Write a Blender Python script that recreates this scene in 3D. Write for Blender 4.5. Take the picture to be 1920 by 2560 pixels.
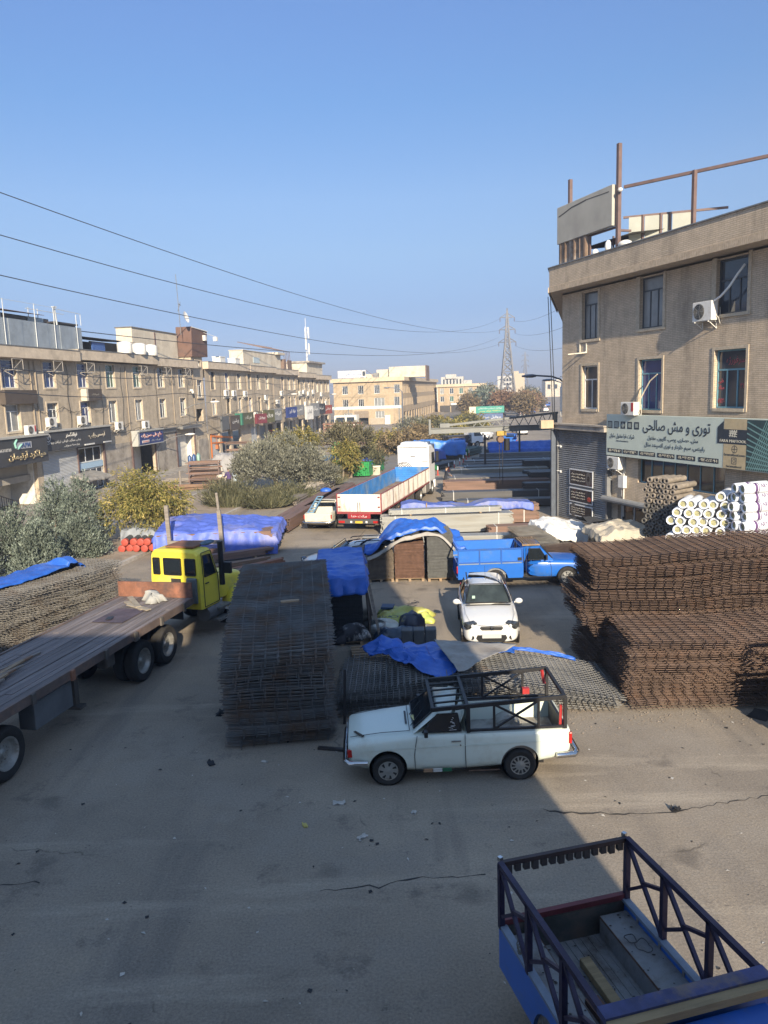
import bpy, bmesh, math, random
from math import sin, cos, radians, pi, tan, atan2, sqrt
from mathutils import Vector, Matrix, noise
for o in list(bpy.data.objects): bpy.data.objects.remove(o)
SC = bpy.context.scene
COL = SC.collection
V = Vector
# ------------------------------------------------------------------ camera
cd = bpy.data.cameras.new('camera'); cam = bpy.data.objects.new('camera', cd); COL.objects.link(cam)
CAM_H, PITCH, ROLL, FPX = 7.4, radians(9.0), radians(1.95), 1923.0
cd.sensor_fit = 'HORIZONTAL'; cd.sensor_width = 36.0; cd.lens = 36.0*FPX/1920.0
cd.clip_start = 0.05; cd.clip_end = 9000
cam.matrix_world = Matrix.Translation((0, 0, CAM_H)) @ Matrix.Rotation(radians(90)-PITCH, 4, 'X') @ Matrix.Rotation(-ROLL, 4, 'Z')
SC.camera = cam
# ------------------------------------------------------------------ sky and sun
SUN_EL, SUN_AZ = radians(22.0), radians(9.6)      # the sun stands behind the viewer, a little to the right
HAZE = 0.0010
PBH = 15.0   # height of the building the photograph was taken from
wd = bpy.data.worlds.new('World'); SC.world = wd; wd.use_nodes = True
nt = wd.node_tree
sky = nt.nodes.new('ShaderNodeTexSky'); sky.sky_type = 'NISHITA'; sky.sun_disc = False
sky.sun_elevation = SUN_EL; sky.altitude = 1100; sky.air_density = 1.0; sky.dust_density = .4; sky.ozone_density = 2.0
SUN_DIR = V((sin(SUN_AZ)*cos(SUN_EL), -cos(SUN_AZ)*cos(SUN_EL), sin(SUN_EL)))   # towards the sun
sky.sun_rotation = atan2(SUN_DIR.x, SUN_DIR.y)
# elevation tint: low sky dimmed and bluer, unseen zenith brightened as added fill light
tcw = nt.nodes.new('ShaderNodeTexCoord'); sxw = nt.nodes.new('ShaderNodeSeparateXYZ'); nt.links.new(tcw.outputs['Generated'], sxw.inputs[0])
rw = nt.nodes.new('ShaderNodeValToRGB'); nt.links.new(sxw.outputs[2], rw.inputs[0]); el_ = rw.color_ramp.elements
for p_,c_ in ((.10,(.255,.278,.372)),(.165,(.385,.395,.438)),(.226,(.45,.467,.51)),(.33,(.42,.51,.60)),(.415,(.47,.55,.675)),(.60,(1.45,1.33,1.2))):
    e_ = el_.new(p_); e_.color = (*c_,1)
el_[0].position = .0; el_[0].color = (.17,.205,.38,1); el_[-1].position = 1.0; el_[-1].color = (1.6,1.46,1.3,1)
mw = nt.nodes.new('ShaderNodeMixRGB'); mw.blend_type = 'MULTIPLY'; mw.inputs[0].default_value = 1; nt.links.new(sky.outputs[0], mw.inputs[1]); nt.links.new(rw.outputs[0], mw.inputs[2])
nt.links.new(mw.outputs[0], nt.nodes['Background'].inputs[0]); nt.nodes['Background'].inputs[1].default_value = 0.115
sl = bpy.data.lights.new('sun', 'SUN'); so = bpy.data.objects.new('sun', sl); COL.objects.link(so)
sl.energy = 4.3; sl.angle = radians(0.55); sl.color = (1.0, 0.855, 0.65)
so.rotation_euler = (-SUN_DIR).to_track_quat('-Z', 'Y').to_euler()
SC.view_settings.view_transform = 'Standard'; SC.view_settings.look = 'None'
SC.view_settings.exposure = 1.24; SC.view_settings.gamma = 1.0
SC.cycles.max_bounces = 6; SC.cycles.diffuse_bounces = 2; SC.cycles.glossy_bounces = 3
SC.cycles.transmission_bounces = 3; SC.cycles.transparent_max_bounces = 8; SC.cycles.volume_bounces = 0
SC.cycles.volume_step_rate = 8.0
SC.cycles.use_denoising = True
# ------------------------------------------------------------------ helpers
class MB:
    def __init__(s): s.v = []; s.f = []; s.m = []; s.cm = 0
    def face(s, pts):
        i = len(s.v); s.v += [tuple(p) for p in pts]; s.f.append(tuple(range(i, i+len(pts)))); s.m.append(s.cm)
    def add(s, vs, fs):
        i = len(s.v); s.v += [tuple(p) for p in vs]
        for f in fs: s.f.append(tuple(i+k for k in f)); s.m.append(s.cm)
    def box(s, x0, x1, y0, y1, z0, z1):
        s.add([(x0,y0,z0),(x1,y0,z0),(x1,y1,z0),(x0,y1,z0),(x0,y0,z1),(x1,y0,z1),(x1,y1,z1),(x0,y1,z1)],
              [(0,3,2,1),(4,5,6,7),(0,1,5,4),(1,2,6,5),(2,3,7,6),(3,0,4,7)])
    def cbox(s, c, d, rz=0, rx=0, ry=0):
        M = Matrix.Translation(c) @ Matrix.Rotation(rz,4,'Z') @ Matrix.Rotation(ry,4,'Y') @ Matrix.Rotation(rx,4,'X')
        x,y,z = d[0]/2,d[1]/2,d[2]/2
        s.add([M@V(p) for p in [(-x,-y,-z),(x,-y,-z),(x,y,-z),(-x,y,-z),(-x,-y,z),(x,-y,z),(x,y,z),(-x,y,z)]],
              [(0,3,2,1),(4,5,6,7),(0,1,5,4),(1,2,6,5),(2,3,7,6),(3,0,4,7)])
    def bar(s, p, q, w=.05, h=None, up=(0,0,1)):
        p = V(p); q = V(q); h = h or w; d = (q-p)
        if d.length < 1e-6: return
        d.normalize(); u = V(up)
        if abs(d.dot(u)) > .98: u = V((1,0,0))
        a = d.cross(u).normalized()*(w/2); b = a.cross(d).normalized()*(h/2)
        s.add([p-a-b,p+a-b,p+a+b,p-a+b,q-a-b,q+a-b,q+a+b,q-a+b],[(0,3,2,1),(4,5,6,7),(0,1,5,4),(1,2,6,5),(2,3,7,6),(3,0,4,7)])
    def tube(s, pts, r, n=8, cap=True):
        pts = [V(p) for p in pts]; m = len(pts)
        rs = r if isinstance(r,(list,tuple)) else [r]*m
        i0 = len(s.v); up = None
        for k in range(m):
            d = (pts[min(k+1,m-1)]-pts[max(k-1,0)])
            if d.length < 1e-9: d = V((0,0,1))
            d.normalize()
            if up is None: up = V((0,0,1)) if abs(d.z) < .9 else V((1,0,0))
            a = d.cross(up).normalized(); b = a.cross(d).normalized(); up = b
            for j in range(n):
                t = 2*pi*j/n; s.v.append(tuple(pts[k]+(a*cos(t)+b*sin(t))*rs[k]))
        for k in range(m-1):
            for j in range(n):
                j2 = (j+1)%n; s.f.append((i0+k*n+j,i0+k*n+j2,i0+(k+1)*n+j2,i0+(k+1)*n+j)); s.m.append(s.cm)
        if cap:
            s.f.append(tuple(i0+j for j in range(n))[::-1]); s.m.append(s.cm)
            s.f.append(tuple(i0+(m-1)*n+j for j in range(n))); s.m.append(s.cm)
    def lathe(s, prof, n=24, M=None, closed=False):
        # prof = (r, h) pairs turned about local Z, then M
        M = M or Matrix.Identity(4); i0 = len(s.v); k = len(prof)
        for j in range(n):
            t = 2*pi*j/n
            for r,h in prof: s.v.append(tuple(M@V((r*cos(t),r*sin(t),h))))
        for j in range(n):
            j2 = (j+1)%n
            for a in range(k if closed else k-1):
                b = (a+1)%k; s.f.append((i0+j*k+a,i0+j2*k+a,i0+j2*k+b,i0+j*k+b)); s.m.append(s.cm)
    def prism(s, poly, M, d):
        # a flat outline (x, y) extruded by d along local Z
        n = len(poly); i0 = len(s.v)
        s.v += [tuple(M@V((x,y,0))) for x,y in poly]+[tuple(M@V((x,y,d))) for x,y in poly]
        s.f.append(tuple(i0+k for k in range(n))[::-1]); s.f.append(tuple(i0+n+k for k in range(n))); s.m += [s.cm]*2
        for k in range(n):
            k2 = (k+1)%n; s.f.append((i0+k,i0+k2,i0+n+k2,i0+n+k)); s.m.append(s.cm)
    def grid(s, rows):
        i0 = len(s.v); n = len(rows[0])
        for r in rows: s.v += [tuple(p) for p in r]
        for a in range(len(rows)-1):
            for b in range(n-1):
                s.f.append((i0+a*n+b,i0+a*n+b+1,i0+(a+1)*n+b+1,i0+(a+1)*n+b)); s.m.append(s.cm)
    def ball(s, c, r, n=10):
        c = V(c); rr = r if isinstance(r,(tuple,list)) else (r,r,r)
        rows = []
        for a in range(n//2+1):
            t = pi*a/(n//2)
            rows.append([(c.x+rr[0]*sin(t)*cos(2*pi*b/n), c.y+rr[1]*sin(t)*sin(2*pi*b/n), c.z+rr[2]*cos(t)) for b in range(n+1)])
        s.grid(rows)
    def mesh(s, name, mats):
        me = bpy.data.meshes.new(name); me.from_pydata(s.v, [], s.f)
        mats = mats if isinstance(mats,(list,tuple)) else [mats]
        for m in mats: me.materials.append(m)
        if len(mats) > 1: me.polygons.foreach_set('material_index', s.m)
        return me
    def build(s, name, mats, parent=None, loc=(0,0,0), rz=0, smooth=None, bevel=0, weld=False, bseg=2):
        me = s.mesh(name, mats)
        if weld or bevel:
            bm = bmesh.new(); bm.from_mesh(me); bmesh.ops.remove_doubles(bm, verts=bm.verts, dist=.0004)
            bmesh.ops.recalc_face_normals(bm, faces=bm.faces)
            bm.to_mesh(me); bm.free()
        o = bpy.data.objects.new(name, me); COL.objects.link(o); o.location = loc; o.rotation_euler = (0,0,rz)
        if parent: o.parent = parent
        if bevel:
            md = o.modifiers.new('bevel','BEVEL'); md.width = bevel; md.segments = bseg; md.limit_method = 'ANGLE'; md.angle_limit = radians(40)
            apply_mods(o)
        if smooth is not None:
            o.data.polygons.foreach_set('use_smooth',[True]*len(o.data.polygons))
            if smooth < 180: o.data.set_sharp_from_angle(angle=radians(smooth))
        return o
def apply_mods(o):
    dg = bpy.context.evaluated_depsgraph_get(); dg.update()
    me = bpy.data.meshes.new_from_object(o.evaluated_get(dg), preserve_all_data_layers=True, depsgraph=dg)
    o.modifiers.clear(); o.data = me
def cut(o, cutters):
    # real openings: subtract each cutter from the mesh, then remove the cutter
    for mb in cutters:
        c = mb.build('cutter', o.data.materials[0] if o.data.materials else None, weld=True)
        c.parent = o.parent; c.location = o.location; c.rotation_euler = o.rotation_euler
        md = o.modifiers.new('cut','BOOLEAN'); md.object = c; md.operation = 'DIFFERENCE'; md.solver = 'EXACT'
        apply_mods(o); bpy.data.objects.remove(c)
def tag(o, label=None, cat=None, group=None, kind=None):
    if label: o['label'] = label
    if cat: o['category'] = cat
    if group: o['group'] = group
    if kind: o['kind'] = kind
    return o
def thing(name, label, cat, loc=(0,0,0), rz=0, group=None):
    o = bpy.data.objects.new(name, None); COL.objects.link(o); o.empty_display_size = .2
    o.location = loc; o.rotation_euler = (0,0,rz)
    return tag(o, label, cat, group)
def dup(root, loc, rz, label=None, group=None):
    def cp(o, parent):
        c = o.copy(); COL.objects.link(c); c.parent = parent
        for ch in list(o.children): cp(ch, c)
        return c
    r = cp(root, None); r.location = loc; r.rotation_euler = (root.rotation_euler.x, root.rotation_euler.y, rz)
    if label: r['label'] = label
    if group: r['group'] = group
    return r
# ---- materials (procedural)
MATS = {}
def M(name, col, rough=.6, metal=0.0, var=.12, scale=4.0, bump=0.0, bscale=40.0, dirt=None, dscale=1.3, damt=.5, coat=0.0, spec=.5, stretch=None):
    if name in MATS: return MATS[name]
    m = bpy.data.materials.new(name); m.use_nodes = True; MATS[name] = m
    t = m.node_tree; N = t.nodes; L = t.links; b = N['Principled BSDF']
    b.inputs['Roughness'].default_value = rough; b.inputs['Metallic'].default_value = metal
    b.inputs['Specular IOR Level'].default_value = spec
    if coat: b.inputs['Coat Weight'].default_value = coat; b.inputs['Coat Roughness'].default_value = .08
    tc = N.new('ShaderNodeTexCoord'); mp = N.new('ShaderNodeMapping'); L.new(tc.outputs['Object'], mp.inputs[0])
    if stretch: mp.inputs['Scale'].default_value = stretch
    nz = N.new('ShaderNodeTexNoise'); nz.inputs['Scale'].default_value = scale; nz.inputs['Detail'].default_value = 6; nz.inputs['Roughness'].default_value = .65
    L.new(mp.outputs[0], nz.inputs['Vector'])
    cr = N.new('ShaderNodeValToRGB'); e = cr.color_ramp.elements
    e[0].position = .3; e[1].position = .7
    e[0].color = (*[c*(1-var) for c in col],1); e[1].color = (*[min(1,c*(1+var)) for c in col],1)
    L.new(nz.outputs[0], cr.inputs[0]); out = cr.outputs[0]
    if dirt:
        n2 = N.new('ShaderNodeTexNoise'); n2.inputs['Scale'].default_value = dscale; n2.inputs['Detail'].default_value = 8; n2.inputs['Roughness'].default_value = .7
        L.new(mp.outputs[0], n2.inputs['Vector'])
        r2 = N.new('ShaderNodeValToRGB'); r2.color_ramp.elements[0].position = .62-damt*.3; r2.color_ramp.elements[1].position = .78-damt*.2
        L.new(n2.outputs[0], r2.inputs[0])
        mx = N.new('ShaderNodeMixRGB'); mx.inputs[2].default_value = (*dirt,1); L.new(r2.outputs[0], mx.inputs[0]); L.new(out, mx.inputs[1]); out = mx.outputs[0]
    L.new(out, b.inputs['Base Color'])
    if bump:
        n3 = N.new('ShaderNodeTexNoise'); n3.inputs['Scale'].default_value = bscale; n3.inputs['Detail'].default_value = 4
        L.new(mp.outputs[0], n3.inputs['Vector'])
        bp = N.new('ShaderNodeBump'); bp.inputs['Strength'].default_value = bump; bp.inputs['Distance'].default_value = .02
        L.new(n3.outputs[0], bp.inputs['Height']); L.new(bp.outputs[0], b.inputs['Normal'])
    return m
def brick_mat(name, c1, c2, mortar, bw=.21, bh=.06, ms=.009, stain=(.10,.085,.07), bump=.6):
    m = bpy.data.materials.new(name); m.use_nodes = True; MATS[name] = m
    t = m.node_tree; N = t.nodes; L = t.links; b = N['Principled BSDF']; b.inputs['Roughness'].default_value = .88; b.inputs['Specular IOR Level'].default_value = .25
    tc = N.new('ShaderNodeTexCoord'); sp = N.new('ShaderNodeSeparateXYZ'); L.new(tc.outputs['Object'], sp.inputs[0])
    ad = N.new('ShaderNodeMath'); L.new(sp.outputs[0], ad.inputs[0]); L.new(sp.outputs[1], ad.inputs[1])
    cb = N.new('ShaderNodeCombineXYZ'); L.new(ad.outputs[0], cb.inputs[0]); L.new(sp.outputs[2], cb.inputs[1])
    br = N.new('ShaderNodeTexBrick'); br.inputs['Scale'].default_value = 1; br.inputs['Brick Width'].default_value = bw; br.inputs['Row Height'].default_value = bh
    br.inputs['Mortar Size'].default_value = ms; br.inputs['Mortar Smooth'].default_value = .2; br.inputs['Bias'].default_value = 0
    br.inputs['Color1'].default_value = (*c1,1); br.inputs['Color2'].default_value = (*c2,1); br.inputs['Mortar'].default_value = (*mortar,1)
    L.new(cb.outputs[0], br.inputs['Vector'])
    nz = N.new('ShaderNodeTexNoise'); nz.inputs['Scale'].default_value = .5; nz.inputs['Detail'].default_value = 9; nz.inputs['Roughness'].default_value = .72
    mp = N.new('ShaderNodeMapping'); mp.inputs['Scale'].default_value = (1.7,1.7,.32); L.new(tc.outputs['Object'], mp.inputs[0]); L.new(mp.outputs[0], nz.inputs['Vector'])
    rp = N.new('ShaderNodeValToRGB'); rp.color_ramp.elements[0].position = .50; rp.color_ramp.elements[1].position = .78
    rp.color_ramp.elements[1].color = (.75,.75,.75,1); L.new(nz.outputs[0], rp.inputs[0])
    mx = N.new('ShaderNodeMixRGB'); mx.inputs[2].default_value = (*stain,1); L.new(rp.outputs[0], mx.inputs[0]); L.new(br.outputs['Color'], mx.inputs[1])
    n2 = N.new('ShaderNodeTexNoise'); n2.inputs['Scale'].default_value = 2.2; n2.inputs['Detail'].default_value = 5; L.new(cb.outputs[0], n2.inputs['Vector'])
    hs = N.new('ShaderNodeHueSaturation'); mr = N.new('ShaderNodeMapRange'); mr.inputs['To Min'].default_value = .72; mr.inputs['To Max'].default_value = 1.28
    L.new(n2.outputs[0], mr.inputs[0]); L.new(mr.outputs[0], hs.inputs['Value']); L.new(mx.outputs[0], hs.inputs['Color'])
    L.new(hs.outputs[0], b.inputs['Base Color'])
    bp = N.new('ShaderNodeBump'); bp.inputs['Strength'].default_value = bump; bp.inputs['Distance'].default_value = .012; bp.invert = True
    L.new(br.outputs['Fac'], bp.inputs['Height']); L.new(bp.outputs[0], b.inputs['Normal'])
    return m
def glass_mat(name, col, rough=.06):
    m = M(name, col, rough, 0, .25, .8); m.node_tree.nodes['Principled BSDF'].inputs['Specular IOR Level'].default_value = .8; return m
def leaf_mat(name, c1, c2, c3):
    m = bpy.data.materials.new(name); m.use_nodes = True; MATS[name] = m
    t = m.node_tree; N = t.nodes; L = t.links; b = N['Principled BSDF']; b.inputs['Roughness'].default_value = .7; b.inputs['Specular IOR Level'].default_value = .2
    g = N.new('ShaderNodeNewGeometry'); cr = N.new('ShaderNodeValToRGB'); cr.color_ramp.interpolation = 'LINEAR'
    e = cr.color_ramp.elements; e[0].color = (*c1,1); e[1].color = (*c3,1); x = e.new(.55); x.color = (*c2,1)
    L.new(g.outputs['Random Per Island'], cr.inputs[0])
    tc = N.new('ShaderNodeTexCoord'); nz = N.new('ShaderNodeTexNoise'); nz.inputs['Scale'].default_value = .9; L.new(tc.outputs['Object'], nz.inputs['Vector'])
    hs = N.new('ShaderNodeHueSaturation'); mr = N.new('ShaderNodeMapRange'); mr.inputs['From Min'].default_value = .3; mr.inputs['From Max'].default_value = .7
    mr.inputs['To Min'].default_value = .65; mr.inputs['To Max'].default_value = 1.3
    L.new(nz.outputs[0], mr.inputs[0]); L.new(mr.outputs[0], hs.inputs['Value']); L.new(cr.outputs[0], hs.inputs['Color']); L.new(hs.outputs[0], b.inputs['Base Color'])
    return m
# ---- writing: Arabic-script letters in their joined forms, laid right to left
_F = {'ا':'FE8D FE8E','آ':'FE81 FE82','ب':'FE8F FE90 FE91 FE92','پ':'FB56 FB57 FB58 FB59','ت':'FE95 FE96 FE97 FE98','ج':'FE9D FE9E FE9F FEA0',
 'ح':'FEA1 FEA2 FEA3 FEA4','خ':'FEA5 FEA6 FEA7 FEA8','د':'FEA9 FEAA','ر':'FEAD FEAE','ز':'FEAF FEB0','ژ':'FB8A FB8B','س':'FEB1 FEB2 FEB3 FEB4','ش':'FEB5 FEB6 FEB7 FEB8',
 'ص':'FEB9 FEBA FEBB FEBC','ض':'FEBD FEBE FEBF FEC0','ط':'FEC1 FEC2 FEC3 FEC4','ع':'FEC9 FECA FECB FECC','ف':'FED1 FED2 FED3 FED4','ق':'FED5 FED6 FED7 FED8','ک':'FB8E FB8F FB90 FB91',
 'گ':'FB92 FB93 FB94 FB95','ل':'FEDD FEDE FEDF FEE0','م':'FEE1 FEE2 FEE3 FEE4','ن':'FEE5 FEE6 FEE7 FEE8','و':'FEED FEEE','ه':'FEE9 FEEA FEEB FEEC','ی':'FBFC FBFD FBFE FBFF'}
def shape(t):
    out = []; n = len(t)
    for i,ch in enumerate(t):
        if ch not in _F: out.append(ch); continue
        fm = [chr(int(x,16)) for x in _F[ch].split()]
        pj = i > 0 and t[i-1] in _F and len(_F[t[i-1]].split()) == 4
        nj = i < n-1 and t[i+1] in _F and len(fm) == 4
        out.append(fm[3] if pj and nj else fm[1] if pj else fm[2] if nj else fm[0])
    r = ''.join(out)[::-1]
    import re
    return re.sub(r'[۰-۹0-9\-]+', lambda m: m.group(0)[::-1], r)
def text(name, s, h, mat, parent, loc, rot=(pi/2,0,0), width=None, depth=.006, ar=True, align='CENTER', bold=0):
    c = bpy.data.curves.new(name,'FONT'); c.body = shape(s) if ar else s; c.size = 1; c.align_x = align; c.align_y = 'CENTER'
    c.resolution_u = 2; c.extrude = 0; c.offset = bold
    o = bpy.data.objects.new(name, c); COL.objects.link(o)
    dg = bpy.context.evaluated_depsgraph_get(); me = bpy.data.meshes.new_from_object(o.evaluated_get(dg), depsgraph=dg)
    bpy.data.objects.remove(o); bpy.data.curves.remove(c)
    if not me.vertices: return None
    xs = [v.co.x for v in me.vertices]; ys = [v.co.y for v in me.vertices]
    sy = h/(max(ys)-min(ys)); sx = width/(max(xs)-min(xs)) if width else sy
    cx = (max(xs)+min(xs))/2 if align == 'CENTER' else (max(xs) if align == 'RIGHT' else min(xs)); cy = (max(ys)+min(ys))/2
    bm = bmesh.new(); bm.from_mesh(me)
    for v in bm.verts: v.co = V(((v.co.x-cx)*sx,(v.co.y-cy)*sy,0))
    if depth > 0:
        r = bmesh.ops.extrude_face_region(bm, geom=bm.faces[:])
        for g in r['geom']:
            if isinstance(g, bmesh.types.BMVert): g.co.z += depth
    bm.to_mesh(me); bm.free(); me.materials.clear(); me.materials.append(mat)
    o = bpy.data.objects.new(name, me); COL.objects.link(o); o.parent = parent; o.location = loc; o.rotation_euler = rot
    return o
def fbm(x, y, z=0): return noise.fractal(V((x,y,z)), 1.0, 2.0, 4)
# ================================================================== SETTING
def ground_mat():
    m = bpy.data.materials.new('dusty_asphalt'); m.use_nodes = True
    t = m.node_tree; N = t.nodes; L = t.links; b = N['Principled BSDF']; b.inputs['Roughness'].default_value = .9; b.inputs['Specular IOR Level'].default_value = .2
    tc = N.new('ShaderNodeTexCoord'); P = tc.outputs['Object']
    def nz(s, d=6, r=.6, v=P):
        n = N.new('ShaderNodeTexNoise'); n.inputs['Scale'].default_value = s; n.inputs['Detail'].default_value = d; n.inputs['Roughness'].default_value = r; L.new(v, n.inputs['Vector']); return n
    def ramp(src, a, bb, c0, c1):
        r = N.new('ShaderNodeValToRGB'); r.color_ramp.elements[0].position = a; r.color_ramp.elements[1].position = bb
        r.color_ramp.elements[0].color = (*c0,1); r.color_ramp.elements[1].color = (*c1,1); L.new(src, r.inputs[0]); return r.outputs[0]
    def mix(f, a, c, mode='MIX'):
        x = N.new('ShaderNodeMixRGB'); x.blend_type = mode
        if hasattr(f,'links'): L.new(f, x.inputs[0])
        else: x.inputs[0].default_value = f
        L.new(a, x.inputs[1])
        if hasattr(c,'links'): L.new(c, x.inputs[2])
        else: x.inputs[2].default_value = (*c,1)
        return x.outputs[0]
    base = ramp(nz(.13,6,.6).outputs[0], .34, .64, (.188,.163,.134), (.358,.300,.228))
    base = mix(ramp(nz(.42,9,.68).outputs[0], .49, .57, (0,0,0), (.8,.8,.8)), base, (.275,.238,.192))
    base = mix(ramp(nz(.75,9,.74).outputs[0], .57, .66, (0,0,0), (.75,.75,.75)), base, (.15,.128,.108))
    trk = N.new('ShaderNodeMapping'); trk.inputs['Rotation'].default_value = (0,0,radians(-20)); trk.inputs['Scale'].default_value = (.9,.10,1); L.new(P, trk.inputs[0])
    base = mix(ramp(nz(.9,5,.6,trk.outputs[0]).outputs[0], .54, .66, (0,0,0), (.55,.55,.55)), base, (.165,.145,.125))
    trk2 = N.new('ShaderNodeMapping'); trk2.inputs['Rotation'].default_value = (0,0,radians(8)); trk2.inputs['Scale'].default_value = (.14,1.2,1); L.new(P, trk2.inputs[0])
    base = mix(ramp(nz(.8,6,.65,trk2.outputs[0]).outputs[0], .56, .68, (0,0,0), (.6,.6,.6)), base, (.40,.345,.27))
    base = mix(ramp(nz(1.9,9,.82).outputs[0], .615, .66, (0,0,0), (.75,.75,.75)), base, (.10,.086,.075))
    base = mix(ramp(nz(1.3,9,.8).outputs[0], .27, .36, (.65,.65,.65), (0,0,0)), base, (.45,.385,.30))
    vs_ = N.new('ShaderNodeTexVoronoi'); vs_.feature = 'F1'; vs_.inputs['Scale'].default_value = .55; vs_.inputs['Randomness'].default_value = 1; wq = N.new('ShaderNodeVectorMath'); wq.operation = 'MULTIPLY_ADD'; L.new(nz(3,5).outputs['Color'], wq.inputs[0]); wq.inputs[1].default_value = (.5,.5,0); L.new(P, wq.inputs[2]); L.new(wq.outputs[0], vs_.inputs['Vector'])
    base = mix(ramp(vs_.outputs['Distance'], .06, .17, (.5,.5,.5), (0,0,0)), base, (.085,.074,.066))
    grit = ramp(nz(26,5,.8).outputs[0], .34, .66, (.74,.74,.74), (1.26,1.26,1.26)); base = mix(1.0, base, grit, 'MULTIPLY')
    sp = ramp(nz(21,3,.6).outputs[0], .70, .73, (0,0,0), (.7,.7,.7)); base = mix(sp, base, (.52,.47,.39))
    dk = ramp(nz(11,5,.7).outputs[0], .25, .29, (.8,.8,.8), (0,0,0)); base = mix(dk, base, (.09,.08,.07))
    wv = N.new('ShaderNodeVectorMath'); wv.operation = 'MULTIPLY_ADD'; L.new(nz(1.6,6).outputs['Color'], wv.inputs[0]); wv.inputs[1].default_value = (.7,.7,0); L.new(P, wv.inputs[2])
    vo = N.new('ShaderNodeTexVoronoi'); vo.feature = 'DISTANCE_TO_EDGE'; vo.inputs['Scale'].default_value = .21; L.new(wv.outputs[0], vo.inputs['Vector'])
    ck = ramp(vo.outputs['Distance'], .0015, .004, (.6,.6,.6), (0,0,0))
    gate = ramp(nz(.3,4).outputs[0], .56, .60, (0,0,0), (1,1,1)); ck2 = mix(1.0, ck, gate, 'MULTIPLY')
    base = mix(ck2, base, (.05,.044,.038))
    L.new(base, b.inputs['Base Color'])
    bp = N.new('ShaderNodeBump'); bp.inputs['Strength'].default_value = .7; bp.inputs['Distance'].default_value = .02
    L.new(nz(24,6,.8).outputs[0], bp.inputs['Height']); L.new(bp.outputs[0], b.inputs['Normal'])
    return m
g = MB(); S = 3000
xs = [-S,-400,-120,-60,-30,-15,0,15,30,60,120,400,S]; ys = [-600,-100,-30,0,15,30,50,80,120,200,400,900,3000]
g.grid([[(x,y,0) for x in xs] for y in ys]); tag(g.build('ground', ground_mat()), kind='structure')
def crack(pts, w, seed):
    rd = random.Random(seed); m = MB(); L_ = []; R_ = []; P_ = [V((*p,0)) for p in pts]; fine = []
    for a,b in zip(P_,P_[1:]):
        n = max(2,int((b-a).length/.12))
        for k in range(n): fine.append(a.lerp(b,k/n)+V((rd.gauss(0,.018),rd.gauss(0,.03),0)))
    rows = []
    for k,p in enumerate(fine): ww = w*(.25+abs(fbm(k*.23,seed))*2.2); rows.append([(p.x,p.y-ww,.004),(p.x,p.y+ww,.004)])
    m.grid(rows); tag(m.build('ground_crack', M('crack_dark',(.035,.032,.03),.95)), kind='structure')
crack([(2.6,12.55),(3.6,12.35),(4.6,12.3),(5.6,12.55),(6.6,12.75),(8.5,13.2)], .022, 1); crack([(-1.2,10.55),(-.4,10.62),(.3,10.75),(1.0,10.75),(1.5,10.9)], .014, 2); crack([(-8.5,11.2),(-6.5,10.9),(-5.4,11.0)], .012, 3)
STREET = V((sin(radians(8.7)), cos(radians(8.7)), 0)); SR = radians(81.3)   # direction of the street and its heading
def st(s, off, z=0):   # a point of the left street frame: s metres along the left facade, off metres out from it
    return V((-25.96+STREET.x*s+STREET.y*off, 51.5+STREET.y*s-STREET.x*off, z))
asph = M('street_asphalt', (.21,.19,.17), .9, 0, .3, .6, .5, 25, dirt=(.29,.25,.205), dscale=.35, damt=.8)
r = MB(); r.grid([[st(s,o,.005) for o in (2.2,5,8,10.6)] for s in range(-30,320,10)]); tag(r.build('side_street', asph), kind='structure')
con = M('pavement_concrete', (.36,.33,.29), .9, 0, .2, 1.2, .4, 20, dirt=(.17,.15,.125), dscale=.8, damt=.6)
r = MB()
for k in range(-8,80): a=k*4; r.add([st(a,0,0),st(a+3.99,0,0),st(a+3.99,2.2,0),st(a,2.2,0),st(a,0,.13),st(a+3.99,0,.13),st(a+3.99,2.2,.13),st(a,2.2,.13)],[(4,5,6,7),(0,1,5,4),(1,2,6,5),(2,3,7,6),(3,0,4,7)])
tag(r.build('pavement', con), kind='structure')
soil = M('median_soil', (.26,.205,.15), .95, 0, .35, 1.5, .9, 9, dirt=(.30,.25,.19), dscale=.9, damt=.7)
r = MB(); rows = []
for i in range(0,141):
    s = -16+i*1.9
    rows.append([st(s, 10.9+k*.62, (.14+.10*fbm(s*.25,k*.5)+.06*sin(pi*k/9)) if 0<k<9 else .10) for k in range(10)])
r.grid(rows); tag(r.build('median_soil', soil, smooth=180), kind='structure')
kb = MB()
for k in range(-8,120):
    a = k*2.0
    for o in (10.62,16.45): kb.add([st(a,o,0),st(a+1.98,o,0),st(a+1.98,o+.22,0),st(a,o+.22,0),st(a,o,.15),st(a+1.98,o,.15),st(a+1.98,o+.22,.15),st(a,o+.22,.15)],[(4,5,6,7),(0,1,5,4),(1,2,6,5),(2,3,7,6),(3,0,4,7)])
tag(kb.build('kerb', M('kerb_stone',(.36,.33,.29),.9,0,.25,2)), kind='structure')
r = MB(); r.grid([[st(s,o,.004) for o in (18.2,21,24,27.5)] for s in range(12,330,10)])
tag(r.build('road', M('lane_asphalt',(.17,.16,.147),.9,0,.25,.5,.5,25,dirt=(.19,.165,.135),dscale=.3,damt=.6)), kind='structure')
hm = M('hill_earth', (.20,.165,.13), .95, 0, .25, .01)
h = MB(); rows = []
for j in range(7):
    d = 1900+j*180
    rows.append([(d*sin(radians(a)), d*cos(radians(a)), max(0,[0,8,18,27,22,11,0][j]*(.45+.9*abs(fbm(a*.11,j*.3)))*(.55+.45*sin(radians(a)*3+1))) ) for a in [x*.9 for x in range(-45,46)]])
h.grid(rows); tag(h.build('hills', hm, smooth=180), kind='structure')
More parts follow.
